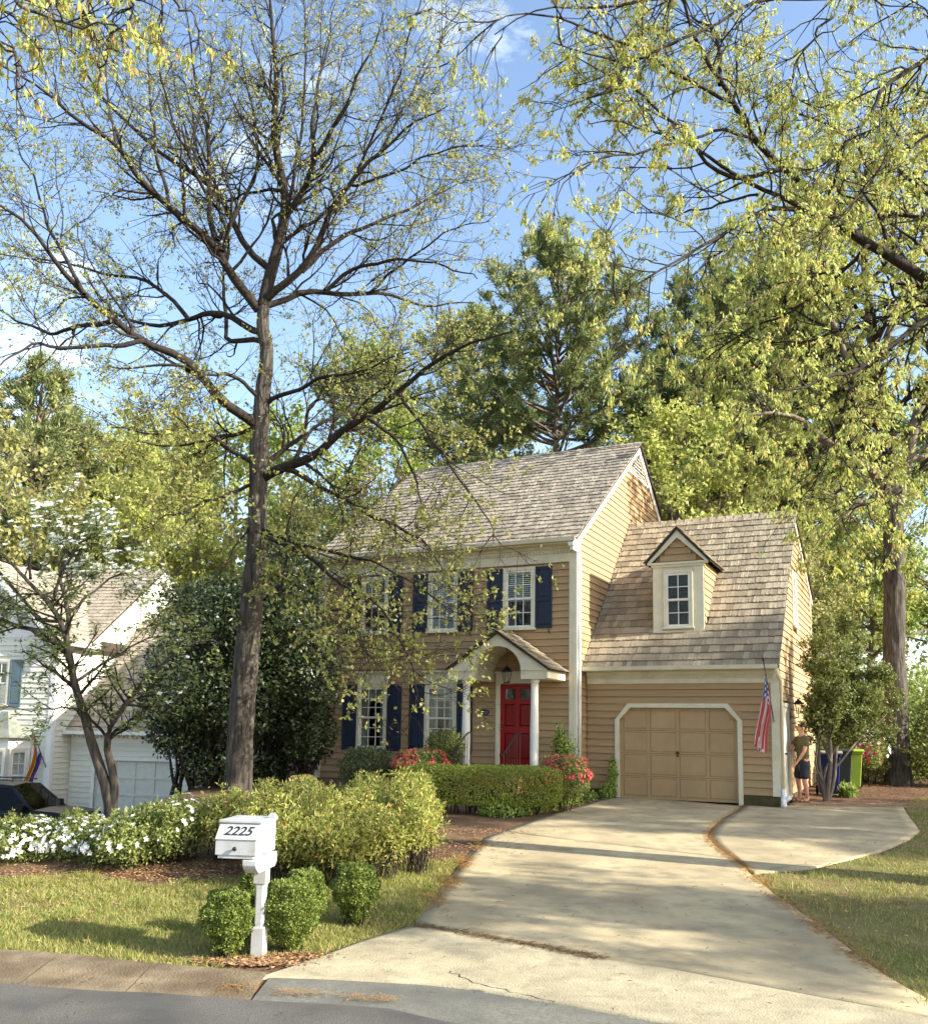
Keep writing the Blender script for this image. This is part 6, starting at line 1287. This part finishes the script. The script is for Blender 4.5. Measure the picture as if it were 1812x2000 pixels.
W2 = .185; prof = [(-.3, bz0 + .045), (-.3, bz0 + .175), (-.185, bz0 + .315), (.2, bz0 + .315), (.2, bz0 + .045)]
bxo = MB(); bxo.prism(prof, 'x', -W2 + BXO, W2 + BXO); bxo.build('box', MW, mbx, bevel=.004)
lid = MB(); lid.prism([(-.22, bz0 + .3155), (-.22, bz0 + .34), (.215, bz0 + .345), (.215, bz0 + .3155)], 'x', -W2 - .012 + BXO, W2 + .012 + BXO); lid.build('lid', MW, mbx, bevel=.004)
sl = MB(); dy, dz = .115, .14; L_ = math.hypot(dy, dz)
def onsl(x, t, o): return (x + BXO, -.3 + dy * t - o * dz / L_, bz0 + .175 + dz * t + o * dy / L_)
sl.add([onsl(-W2 - .004, .0, .001), onsl(W2 + .004, .0, .001), onsl(W2 + .004, .97, .001), onsl(-W2 - .004, .97, .001), onsl(-W2 - .004, .0, .012), onsl(W2 + .004, .0, .012), onsl(W2 + .004, .97, .012), onsl(-W2 - .004, .97, .012)], [(0, 3, 2, 1), (4, 5, 6, 7), (0, 1, 5, 4), (1, 2, 6, 5), (2, 3, 7, 6), (3, 0, 4, 7)]); sl.build('number_flap', MW, mbx)
df = MB(); df.box(-W2 + .003 + BXO, W2 - .003 + BXO, -.309, -.3005, bz0 + .05, bz0 + .163); fdoor = df.build('door', MW, mbx)
kb_ = MB(); kb_.tube([(BXO, -.309, bz0 + .105), (BXO, -.32, bz0 + .105), (BXO, -.33, bz0 + .105), (BXO, -.338, bz0 + .105)], [.008, .01, .02, .012], 10); kb_.build('knob', IRON, mbx, smooth=True)
fin = MB(); fin.box(.02, .08, .05, .11, bz0 + .345, bz0 + .37); fin.box(.03, .07, .06, .10, bz0 + .37, bz0 + .385); fin.build('post_cap', MW, mbx)
INK = mat('dark_numeral', lin(48, 50, 56), .5)
def text(body, size, m, parent, M, ext=.002, shear=0.0, name='numerals', off=0.0):
    cu = bpy.data.curves.new('t', 'FONT'); cu.body = body; cu.size = size; cu.extrude = ext; cu.align_x = 'CENTER'; cu.align_y = 'CENTER'; cu.shear = shear; cu.resolution_u = 3; cu.offset = off
    to = bpy.data.objects.new('t', cu); C.objects.link(to); dg = bpy.context.evaluated_depsgraph_get(); me = bpy.data.meshes.new_from_object(to.evaluated_get(dg)); bpy.data.objects.remove(to); me.materials.clear(); me.materials.append(m)
    o = link(name, me, parent); o.matrix_local = M; return o
c_ = onsl(0, .46, .0135); text('2225', .128, INK, mbx, Matrix.Translation(c_) @ Matrix.Rotation(math.atan2(dz, dy), 4, 'X'), .0012, .28, off=.0022)

# ------------------------------------------------------------------ house number plaque, lanterns, rails
def HW(u, v, w): return Vector((X0 + u * math.cos(TH) + v * math.sin(TH), Y0 - u * math.sin(TH) + v * math.cos(TH), w))
pl = E('house_number_plaque', tuple(HW(-2.36, -.03, 1.98)), -TH); tag(pl, 'dark oval plaque numbered 2225 on the wall left of the red door', 'plaque')
mb = MB(); n = 28; ring = [(.125 * math.cos(2 * math.pi * k / n), .085 * math.sin(2 * math.pi * k / n)) for k in range(n)]; mb.prism(ring, 'y', -.018, .008); mb.build('plate', IRON, pl)
mb = MB(); r2 = [(.116 * math.cos(2 * math.pi * k / n), .076 * math.sin(2 * math.pi * k / n)) for k in range(n)]; r3 = [(.108 * math.cos(2 * math.pi * k / n), .068 * math.sin(2 * math.pi * k / n)) for k in range(n)]
mb.add([(x, -.021, z) for x, z in r2] + [(x, -.021, z) for x, z in r3], [(k, (k + 1) % n, n + (k + 1) % n, n + k) for k in range(n)]); mb.build('rim', mat('plaque_grey', lin(120, 120, 122), .5), pl)
text('2225', .085, mat('plaque_number', lin(150, 150, 152), .5), pl, Matrix.Translation((0, -.02, 0)) @ Matrix.Rotation(math.pi / 2, 4, 'X'), .002)
def lantern(o, z, s=1.0, hang=None):
    fr = MB(); h = .2 * s
    for k in range(4):
        a = math.pi / 4 + k * math.pi / 2; fr.tube([(.055 * s * math.cos(a), .055 * s * math.sin(a), z), (.095 * s * math.cos(a), .095 * s * math.sin(a), z + h)], .006, 5)
    fr.lathe([(.062 * s, z - .015), (.062 * s, z), (.05 * s, z + .004)], 4 * 4); fr.lathe([(.11 * s, z + h), (.105 * s, z + h + .012), (.06 * s, z + h + .07 * s), (.025 * s, z + h + .1 * s), (.012, z + h + .12 * s)], 16)
    fr.build('cage', IRON, o)
    gl = MB()
    for k in range(4):
        a, b = math.pi / 4 + k * math.pi / 2, math.pi / 4 + (k + 1) * math.pi / 2; gl.add([(.053 * s * math.cos(a), .053 * s * math.sin(a), z + .005), (.053 * s * math.cos(b), .053 * s * math.sin(b), z + .005), (.092 * s * math.cos(b), .092 * s * math.sin(b), z + h), (.092 * s * math.cos(a), .092 * s * math.sin(a), z + h)], [(0, 1, 2, 3)])
    gl.build('glass', GLASS, o); cb = MB(); cb.lathe([(.012, z + .01), (.012, z + .09), (.016, z + .1), (.006, z + .14)], 8); cb.build('bulb', mat('bulb_white', lin(226, 216, 190), .4), o)
ln = E('hanging_lantern', tuple(HW(-1.52, -.62, 0)), -TH); tag(ln, 'lantern hanging on a rod under the portico arch', 'lantern'); lantern(ln, 2.68, 1.25); mb = MB(); mb.tube([(0, 0, 3.08), (0, 0, 3.49)], .006, 6); mb.lathe([(.04, 3.47), (.03, 3.49), (.01, 3.495)], 10); mb.build('rod', IRON, ln)
wl_ = E('wall_lantern', tuple(HW(GR + .02, 2.75, 0)), -TH); tag(wl_, 'black carriage lantern on the garage side wall above the man', 'lantern'); 
sub = MB(); sub.lathe([(.001, 1.98), (.05, 1.985), (.05, 1.995), (.001, 2.0)], 8); mb = MB(); mb.box(-.0, .02, -.05, .05, 1.93, 2.1); mb.tube([(.02, 0, 2.0), (.1, 0, 1.95), (.19, 0, 1.98), (.2, 0, 2.06)], .012, 6); mb.build('bracket', IRON, wl_)
lo_ = E('lamp_head', (.2, 0, 0), 0, wl_); lantern(lo_, 2.08, 1.05)
for s_, lab in ((-1, 'black iron handrail left of the porch steps'), (1, 'black iron handrail right of the porch steps, curving down')):
    hr = E('handrail', tuple(HW(PC + s_ * .62, -1.3, 0)), -TH); tag(hr, lab, 'handrail', 'handrails of the porch steps')
    top = [(0, .05, 1.5), (0, -.15, 1.46), (0, -.5, 1.26), (0, -.85, 1.03), (0, -1.0, .98), (0, -1.05, 1.02)]; mb = MB(); mb.tube(top, .02, 6); mb.build('rail', IRON, hr)
    for k, (yy, zb_, zt) in enumerate(((.05, .62, 1.5), (-.12, .46, 1.45), (-.26, .46, 1.39), (-.4, .3, 1.31), (-.54, .3, 1.23), (-.68, .14, 1.14), (-.85, -.05, 1.03))):
        mb = MB(); mb.tube([(0, yy, zb_), (0, yy, zt)], .014 if k in (0, 6) else .008, 6); mb.build('baluster', IRON, hr)

# ------------------------------------------------------------------ flags
def flagmat(name, build):
    m = bpy.data.materials.new(name); m.use_nodes = True; n = m.node_tree.nodes; l = m.node_tree.links; b = n['Principled BSDF']; b.inputs['Roughness'].default_value = .8; b.inputs['Specular IOR Level'].default_value = .1
    uv = n.new('ShaderNodeUVMap'); sp = n.new('ShaderNodeSeparateXYZ'); l.new(uv.outputs[0], sp.inputs[0])
    def mth(op, a, b_=None):
        x = n.new('ShaderNodeMath'); x.operation = op
        for i, q in enumerate((a, b_)):
            if q is None: continue
            if isinstance(q, (int, float)): x.inputs[i].default_value = q
            else: l.new(q, x.inputs[i])
        return x.outputs[0]
    def mixc(f, A, B):
        x = n.new('ShaderNodeMix'); x.data_type = 'RGBA'; l.new(f, x.inputs['Factor'])
        for s, q in (('A', A), ('B', B)):
            if isinstance(q, tuple): x.inputs[s].default_value = (*q, 1)
            else: l.new(q, x.inputs[s])
        return x.outputs['Result']
    col = build(sp.outputs[0], sp.outputs[1], mth, mixc, n, l); l.new(col, b.inputs['Base Color'])
    tr = n.new('ShaderNodeBsdfTranslucent'); l.new(col, tr.inputs[0]); mx = n.new('ShaderNodeMixShader'); mx.inputs[0].default_value = .35; l.new(b.outputs[0], mx.inputs[1]); l.new(tr.outputs[0], mx.inputs[2]); l.new(mx.outputs[0], n['Material Output'].inputs['Surface']); return m
def us(h, f, mth, mixc, n, l):
    st = mth('LESS_THAN', mth('FRACT', mth('MULTIPLY', h, 6.5)), .5); c = mixc(st, lin(226, 214, 206), lin(188, 84, 88))
    un = mth('MULTIPLY', mth('LESS_THAN', h, 7 / 13), mth('LESS_THAN', f, .4))
    sx = mth('SUBTRACT', mth('FRACT', mth('MULTIPLY', f, 5 / .4)), .5); sy = mth('SUBTRACT', mth('FRACT', mth('MULTIPLY', h, 5 / .54)), .5); d = mth('ADD', mth('MULTIPLY', sx, sx), mth('MULTIPLY', sy, sy)); star = mth('LESS_THAN', d, .075)
    return mixc(un, c, mixc(star, lin(84, 90, 140), lin(226, 222, 220)))
def pride(h, f, mth, mixc, n, l):
    cr = n.new('ShaderNodeValToRGB'); cr.color_ramp.interpolation = 'CONSTANT'; e = cr.color_ramp.elements; cols = [(214, 60, 50), (226, 140, 50), (230, 214, 70), (60, 140, 70), (50, 80, 170), (120, 60, 140)]
    e[0].color = (*lin(*cols[0]), 1); e[1].position = 1 / 6; e[1].color = (*lin(*cols[1]), 1)
    for k in range(2, 6): x = e.new(k / 6); x.color = (*lin(*cols[k]), 1)
    l.new(h, cr.inputs[0]); tri = mth('ADD', f, mth('ABSOLUTE', mth('SUBTRACT', h, .5)))
    c = mixc(mth('LESS_THAN', tri, .42), cr.outputs[0], lin(60, 44, 36)); c = mixc(mth('LESS_THAN', tri, .34), c, lin(120, 190, 220)); c = mixc(mth('LESS_THAN', tri, .27), c, lin(240, 170, 190)); return mixc(mth('LESS_THAN', tri, .2), c, lin(240, 240, 238))
def flag(name, label, base, tip, hoist, fly, m, sway, seed, fold=.06, gather=.55):
    base, tip = Vector(base), Vector(tip); o = E(name, tuple(base)); tag(o, label, 'flag'); d = tip - base; L = d.length; dn = d.normalized()
    mb = MB(); mb.tube([(0, 0, 0), tuple(d)], .013, 8); mb.tube([tuple(d), tuple(d + dn * .03), tuple(d + dn * .07)], [.022, .03, .012], 8); mb.build('pole', IRON, o); mb = MB(); mb.tube([tuple(dn * -.03), tuple(dn * .1)], .024, 8); mb.build('bracket', mat('bracket_grey', lin(170, 170, 165), .4, metal=.5), o)
    nh, nf = 26, 40; me = bpy.data.meshes.new('cloth'); vs = []; uvs = []; sw = Vector(sway)
    for i in range(nh + 1):
        h = i / nh
        for j in range(nf + 1):
            f = j / nf; p = d - dn * (.03 + hoist * h)
            k = 1 - gather * min(1, f * 1.6) ** .8                   # cloth gathers into folds as it hangs
            pc = d - dn * (.03 + hoist * .42); p = pc + (p - pc) * k
            ph = h * 13.0 + seed; amp = fold * min(1, f * 2.2)
            p = p + Vector((math.sin(ph) * amp * .8, math.cos(ph * 1.1 + .6) * amp, 0)) + Vector((0, 0, -fly * f * (1 + .05 * math.sin(h * 5)))) + sw * (f * f) + Vector((.05 * math.sin(f * 5 + h * 2), .04 * math.sin(f * 4), 0)) * f
            vs.append(tuple(p)); uvs.append((h, f))
    fs = [(i * (nf + 1) + j, (i + 1) * (nf + 1) + j, (i + 1) * (nf + 1) + j + 1, i * (nf + 1) + j + 1) for i in range(nh) for j in range(nf)]
    me.from_pydata(vs, [], fs); ul = me.uv_layers.new(name='UVMap')
    for lp in me.loops: ul.data[lp.index].uv = uvs[lp.vertex_index]
    me.materials.append(m); me.polygons.foreach_set('use_smooth', [True] * len(fs)); link('cloth', me, o); return o
fb = HW(4.37, .66, 1.86); ft = at(1490, 1290, fb.y - .55)
flag('flag', 'stars and stripes hanging on a black pole at the garage corner', fb, ft, .8, 1.5, flagmat('us_flag', us), (-.18, .0, 0), 1.0, .075, .34)
Mn = lambda u, v, w: (Matrix.Translation((NX, NY, NZ)) @ Matrix.Rotation(-NTH, 4, 'Z')) @ Vector((u, v, w))
nfb = Mn(-.1, WV - .05, 1.95); nft = at(66, 1432, nfb.y - .35)
flag('flag', 'rainbow pride flag on a thin pole at the white house corner', nfb, nft, .75, 1.35, flagmat('pride_flag', pride), (-.25, 0, 0), 2.2, .06, .5)

# ------------------------------------------------------------------ rubbish bins
def bin_(label, px, py, Y, col, lidcol, rz, hgt=1.05):
    x = float(at(px, py, Y).x); o = E('rubbish_bin', (x, Y, float(H(x, Y))), rz); tag(o, label, 'bin', 'rubbish bins beside the garage')
    mb = MB(); st = [(.05, .215, .24), (.3, .235, .262), (hgt * .88, .28, .32), (hgt * .89, .31, .35), (hgt * .93, .31, .35)]; rings = []
    for z, a, b in st: rings.append([(-a, -b, z), (a, -b, z), (a, b, z), (-a, b, z)])
    vs = [p for r in rings for p in r]; fs = [(0, 3, 2, 1)] + [(4 * i + k, 4 * i + (k + 1) % 4, 4 * i + 4 + (k + 1) % 4, 4 * i + 4 + k) for i in range(len(st) - 1) for k in range(4)]
    mb.add(vs, fs); m_ = mat('bin_' + label.split()[0], col, .45, .05, spec=.4); mb.build('body', m_, o, bevel=.012)
    mb = MB(); mb.prism([(-.37, hgt * .935), (.36, hgt * .935), (.37, hgt * .96), (.2, hgt * 1.0), (-.2, hgt * 1.01), (-.37, hgt * .97)], 'x', -.33, .33); mb.build('lid', mat('lid_' + label.split()[0], lidcol, .4, .05, spec=.4), o, bevel=.01)
    for s_ in (-1, 1):
        mb = MB(); mb.tube([(s_ * .24, .27, .12), (s_ * .30, .27, .12)], .12, 14); mb.build('wheel', mat('rubber', lin(24, 24, 26), .8), o)
    mb = MB(); mb.tube([(-.26, .39, hgt * .92), (.26, .39, hgt * .92)], .016, 6); mb.build('handle', m_, o)
bin_('blue wheeled bin partly hidden by the multi-stemmed tree', 1618, 1550, 23.6, lin(24, 44, 110), lin(150, 152, 150), -.35, 1.1)
bin_('black wheeled bin between the blue one and the lime one', 1640, 1545, 24.6, lin(40, 46, 44), lin(44, 48, 46), -.3, 1.1)
bin_('lime green wheeled bin, last of the row', 1661, 1540, 25.6, lin(142, 172, 62), lin(142, 170, 62), -.3, 1.05)

# ------------------------------------------------------------------ dark parked car
cx_ = float(at(194, 1575, 24.3).x) - 2.32 - .05; car = E('parked_car', (cx_, 24.3, float(H(cx_, 24.3))), math.radians(-3)); tag(car, 'black SUV parked before the white house, behind the white azaleas', 'car')
CARP = mat('black_car_paint', lin(16, 16, 17), .35, .05, spec=.3); CGL = glassmat('car_glass', (.12, .13, .13), .45); RUB = mat('rubber', lin(24, 24, 26), .8)
stn = [(-2.3, .45, .95, .80), (-2.26, .42, 1.2, .86), (-1.9, .36, 1.14, .9), (-.9, .34, 1.1, .93), (.2, .34, 1.08, .93), (1.1, .35, 1.08, .93), (1.7, .38, 1.04, .91), (2.1, .42, .96, .86), (2.3, .5, .8, .74)]
mb = MB(); R_ = []
for x, zb_, zt, hw_ in stn: R_.append([(x, -hw_ * .9, zb_), (x, -hw_, zb_ + .18), (x, -hw_, zt - .14), (x, -hw_ * .93, zt), (x, 0, zt + (.04 if x > 1 else .0)), (x, hw_ * .93, zt), (x, hw_, zt - .14), (x, hw_, zb_ + .18), (x, hw_ * .9, zb_)])
k = 9; vs = [p for r in R_ for p in r]; fs = [(i * k + j, i * k + (j + 1) % k, (i + 1) * k + (j + 1) % k, (i + 1) * k + j) for i in range(len(R_) - 1) for j in range(k)] + [tuple(range(k)), tuple(range((len(R_) - 1) * k, len(R_) * k))]
mb.add(vs, fs); mb.build('body', CARP, car, smooth=False, bevel=.015)
def side(x, z, s): return (x, s * (.885 - (z - 1.08) * .36), z)
mb = MB(); rt = 1.70
for s_ in (-1, 1):
    def bar(pts): a = [side(x, z, s_) for x, z in pts]; mb.add(a + [(x, y - s_ * .04, z) for x, y, z in a], [tuple(range(len(a))), tuple(range(2 * len(a) - 1, len(a) - 1, -1))] + [(i, (i + 1) % len(a), len(a) + (i + 1) % len(a), len(a) + i) for i in range(len(a))])
    bar([(1.14, 1.08), (1.04, 1.08), (.42, 1.62), (.5, 1.66)]); bar([(.12, 1.08), (.02, 1.08), (.02, 1.64), (.1, 1.64)]); bar([(-.98, 1.09), (-1.1, 1.09), (-1.04, 1.64), (-.95, 1.64)]); bar([(-1.75, 1.1), (-2.2, 1.14), (-2.0, 1.62), (-1.7, 1.62)]); bar([(.5, 1.66), (.42, 1.6), (-2.0, 1.6), (-2.05, 1.66)])
mb.add([(.5, -.66, 1.66), (-.2, -.65, 1.72), (-1.6, -.64, 1.71), (-2.08, -.64, 1.65), (.5, .66, 1.66), (-.2, .65, 1.72), (-1.6, .64, 1.71), (-2.08, .64, 1.65), (.48, 0, 1.70), (-.2, 0, 1.76), (-1.6, 0, 1.75), (-2.06, 0, 1.69)], [(0, 8, 9, 1), (1, 9, 10, 2), (2, 10, 11, 3), (8, 4, 5, 9), (9, 5, 6, 10), (10, 6, 7, 11)])
mb.build('roof', CARP, car)
for s_ in (-1, 1):
    for a in ([(1.04, 1.09), (.12, 1.09), (.1, 1.6), (.44, 1.6)], [(.02, 1.09), (-.98, 1.1), (-.95, 1.6), (.02, 1.6)], [(-1.1, 1.1), (-1.75, 1.11), (-1.7, 1.6), (-1.04, 1.6)]):
        p = MB(); p.add([(x, y - s_ * .012, z) for x, y, z in (side(*q, s_) for q in a)], [(0, 1, 2, 3)]); p.build('window', CGL, car)
p = MB(); p.add([(1.14, -.8, 1.09), (1.14, .8, 1.09), (.5, .64, 1.665), (.5, -.64, 1.665), (1.2, 0, 1.1), (.52, 0, 1.69)], [(0, 4, 5, 3), (4, 1, 2, 5)]); p.build('windscreen', CGL, car)
p = MB(); p.add([(-2.24, -.8, 1.15), (-2.24, .8, 1.15), (-2.06, .62, 1.65), (-2.06, -.62, 1.65)], [(0, 1, 2, 3)]); p.build('rear_window', CGL, car)
for s_ in (-1, 1):
    p = MB(); p.tube([(.45, s_ * .58, 1.765), (.3, s_ * .58, 1.79), (-1.7, s_ * .57, 1.79), (-1.85, s_ * .57, 1.755)], .018, 6); p.build('roof_rail', mat('rail_grey', lin(90, 92, 94), .3, metal=.7), car)
    p = MB(); p.box(.78, .98, s_ * .93 - .0 if s_ > 0 else -1.1, 1.1 if s_ > 0 else -.93, 1.08, 1.24); p.build('mirror', CARP, car, bevel=.03)
    for x in (-1.42, 1.42):
        p = MB(); p.tube([(x, s_ * .72, .36), (x, s_ * .94, .36)], .36, 24); wh = p.build('wheel', RUB, car); p = MB(); p.tube([(x, s_ * .93, .36), (x, s_ * .955, .36)], [.24, .21], 16); p.build('rim', mat('rail_grey', lin(90, 92, 94), .3, metal=.7), wh)
    p = MB(); p.box(2.18, 2.29, s_ * .62 - .14, s_ * .62 + .14, .78, .9); p.build('headlight', mat('headlight', lin(190, 195, 200), .15, spec=.7), car, bevel=.02)
p = MB(); 
for s_ in (-1,): p.box(-1.3, 1.1, s_ * .934, s_ * .93, .98, 1.0)
p.build('side_trim', mat('rail_grey', lin(90, 92, 94), .3, metal=.7), car)
p = MB(); p.box(-1.8, .8, -.55, .55, .8, 1.25); p.box(-.35, -.1, -.6, .6, .8, 1.55); p.box(-1.3, -1.1, -.6, .6, .8, 1.5); p.build('seats', mat('seat_dark', lin(40, 40, 42), .8), car)

# ------------------------------------------------------------------ the man at the side door
def skin_fig(name, verts, edges, rad, m, parent, root=0, sub=2):
    me = bpy.data.meshes.new(name); me.from_pydata(verts, edges, []); ob = bpy.data.objects.new(name, me); C.objects.link(ob); md = ob.modifiers.new('Skin', 'SKIN'); md.use_smooth_shade = True
    sv = me.skin_vertices[0].data
    for i, r in enumerate(rad): sv[i].radius = (r, r) if not isinstance(r, tuple) else r; sv[i].use_root = (i == root)
    ob.modifiers.new('Sub', 'SUBSURF').levels = sub; ob.modifiers['Sub'].render_levels = sub
    dg = bpy.context.evaluated_depsgraph_get(); me2 = bpy.data.meshes.new_from_object(ob.evaluated_get(dg)); bpy.data.objects.remove(ob); me2.materials.clear(); me2.materials.append(m); o = link(name, me2, parent)
    me2.polygons.foreach_set('use_smooth', [True] * len(me2.polygons)); return o
mf = ground_at(1570, 1567); man = E('person', (mf.x, mf.y, mf.z), math.radians(180 + 6)); tag(man, 'person in olive t-shirt and dark shorts reaching for the garage side door', 'person')
SKIN = mat('skin', lin(196, 142, 116), .55, .06, 20); HAIR = mat('dark_hair', lin(46, 34, 28), .7); TEE = mat('olive_tshirt', lin(92, 86, 58), .9, .1, 14); SHORT = mat('dark_shorts', lin(46, 48, 58), .9, .08, 14); SANDAL = mat('sandal', lin(50, 38, 32), .8)
V_ = {}; vl = []; el = []; rl_ = []
def J(n, p, r, par=None):
    V_[n] = len(vl); vl.append(p); rl_.append(r)
    if par: el.append((V_[par], V_[n]))
J('pel', (0, 0, .98), (.15, .115)); J('waist', (.01, 0, 1.12), (.15, .11), 'pel'); J('chest', (.0, 0, 1.34), (.17, .115), 'waist'); J('sho', (-.01, 0, 1.47), (.12, .085), 'chest'); J('neck', (.015, 0, 1.56), .058, 'sho'); J('skull0', (.035, 0, 1.63), .07, 'neck'); J('skull1', (.035, 0, 1.72), .098, 'skull0'); J('skull2', (.025, 0, 1.79), .075, 'skull1')
for s_, nm, pts in ((1, 'L', [((0, .19, 1.465), .062), ((.05, .235, 1.30), .05), ((.09, .25, 1.17), .043), ((.17, .24, 1.05), .038), ((.245, .225, .945), .027), ((.275, .22, .90), .032)]), (-1, 'R', [((.02, -.19, 1.46), .062), ((.13, -.22, 1.32), .05), ((.22, -.22, 1.21), .043), ((.34, -.2, 1.17), .037), ((.46, -.17, 1.14), .027), ((.51, -.16, 1.135), .032)])):
    par = 'sho'
    for i, (p, r) in enumerate(pts): J(nm + 'a%d' % i, p, r, par); par = nm + 'a%d' % i
    hx = pts[-1][0]; dirv = (Vector(pts[-1][0]) - Vector(pts[-2][0])).normalized(); sdv = Vector((0, 1, 0)) if s_ > 0 else Vector((0, 0, 1)); sdv = (sdv - dirv * sdv.dot(dirv)).normalized(); cur = dirv.cross(sdv) * (1 if s_ > 0 else -1)
    for f_, (off, ln_) in enumerate(((-.028, .06), (-.01, .072), (.01, .068), (.028, .052))):
        b0 = Vector(hx) + dirv * .035 + sdv * off; b1 = b0 + dirv * ln_ * .55 + cur * .008; b2 = b1 + dirv * ln_ * .35 + cur * .025
        J(nm + 'f%d0' % f_, tuple(b0), .0105, par); J(nm + 'f%d1' % f_, tuple(b1), .0095, nm + 'f%d0' % f_); J(nm + 'f%d2' % f_, tuple(b2), .008, nm + 'f%d1' % f_)
    b0 = Vector(hx) - sdv * .03 - dirv * .005; b1 = b0 - sdv * .025 + dirv * .03 + cur * .01; J(nm + 't0', tuple(b0), .012, par); J(nm + 't1', tuple(b1), .0095, nm + 't0')
for s_, nm, pts in ((1, 'l', [((0, .095, .90), .095), ((.03, .10, .70), .082), ((.04, .105, .50), .06), ((.0, .105, .34), .058), ((-.03, .105, .12), .038), ((-.02, .105, .055), .045), ((.07, .115, .045), .042), ((.15, .12, .035), .03)]), (-1, 'r', [((.0, -.095, .90), .095), ((.06, -.10, .70), .082), ((.09, -.105, .50), .06), ((.06, -.105, .34), .058), ((.05, -.105, .12), .038), ((.06, -.105, .055), .045), ((.15, -.115, .045), .042), ((.23, -.12, .035), .03)])):
    par = 'pel'
    for i, (p, r) in enumerate(pts): J(nm + 'g%d' % i, p, r, par); par = nm + 'g%d' % i
body = skin_fig('body', vl, el, rl_, SKIN, man)
mb = MB(); mb.tube([(.125, 0, 1.715), (.15, 0, 1.69), (.13, 0, 1.675)], [.012, .017, .012], 8); mb.build('nose', SKIN, man, smooth=True)
for s_ in (-1, 1):
    mb = MB(); mb.lathe([(.001, -.03), (.02, -.02), (.024, .01), (.016, .03), (.001, .035)], 8); o = mb.build('ear', SKIN, man, smooth=True); o.location = (.02, s_ * .098, 1.70); o.scale = (1, .4, 1)
    mb = MB(); mb.lathe([(.001, -.009), (.011, 0), (.001, .009)], 8); o = mb.build('eye', mat('eye_dark', lin(30, 24, 22), .2), man); o.location = (.122, s_ * .036, 1.722); o.scale = (.5, 1, .8)
mb = MB(); mb.box(.126, .134, -.024, .024, 1.648, 1.656); mb.build('mouth', mat('lips', lin(150, 90, 80), .6), man)
hv = []; hf = []; n1, n2 = 18, 9
for i in range(n2 + 1):
    for j in range(n1):
        th = (i / n2) * 1.95; ph = 2 * math.pi * j / n1; x, y, z = math.sin(th) * math.cos(ph), math.sin(th) * math.sin(ph), math.cos(th)
        if x > .35 and z < .42: x, z = x * .8, z + .25
        r = 1 + .04 * math.sin(j * 5.1 + i * 2.3); hv.append((.012 + x * .108 * r, y * .104 * r, 1.722 + z * .1 * r))
hf = [(i * n1 + j, i * n1 + (j + 1) % n1, (i + 1) * n1 + (j + 1) % n1, (i + 1) * n1 + j) for i in range(n2) for j in range(n1)]; MB().add(hv, hf).build('hair', HAIR, man, smooth=True)
tv = [(0, 0, .66), (.003, 0, .88), (.0, 0, 1.34), (-.01, 0, 1.48), (.0, 0, 1.545)]; tr_ = [(.185, .145), (.182, .142), (.19, .136), (.135, .1), (.075, .07)]; te = [(0, 1), (1, 2), (2, 3), (3, 4)]
for pts in ([(0, .19, 1.465), (.035, .222, 1.35), (.06, .24, 1.27)], [(.02, -.19, 1.46), (.09, -.21, 1.365), (.14, -.22, 1.30)]):
    p_ = 3
    for q_, r_ in zip(pts, (.083, .082, .08)): tv.append(q_); tr_.append(r_); te.append((p_, len(tv) - 1)); p_ = len(tv) - 1
skin_fig('tshirt', tv, te, tr_, TEE, man, 2)
sv2 = [(0, 0, 1.06), (0, 0, .92)]; sr2 = [(.165, .13), (.175, .14)]; se2 = [(0, 1)]
for pts in ([(.005, .098, .84), (.028, .102, .70), (.036, .105, .50)], [(.015, -.098, .84), (.06, -.102, .70), (.088, -.105, .50)]):
    p_ = 1
    for q_, r_ in zip(pts, (.118, .112, .11)): sv2.append(q_); sr2.append(r_); se2.append((p_, len(sv2) - 1)); p_ = len(sv2) - 1
skin_fig('shorts', sv2, se2, sr2, SHORT, man, 1)
for cx, cy in ((.05, .112), (.13, -.112)):
    mb = MB(); pts = [(.13 * math.cos(a) + .02 * math.cos(a) ** 2, .048 * math.sin(a)) for a in [2 * math.pi * k / 20 for k in range(20)]]; mb.prism([(cx + x, cy + y) for x, y in pts], 'z', .0, .022); mb.tube([(cx + .02, cy - .05, .03), (cx + .05, cy, .095), (cx + .02, cy + .05, .03)], .012, 6); mb.build('sandal', SANDAL, man)
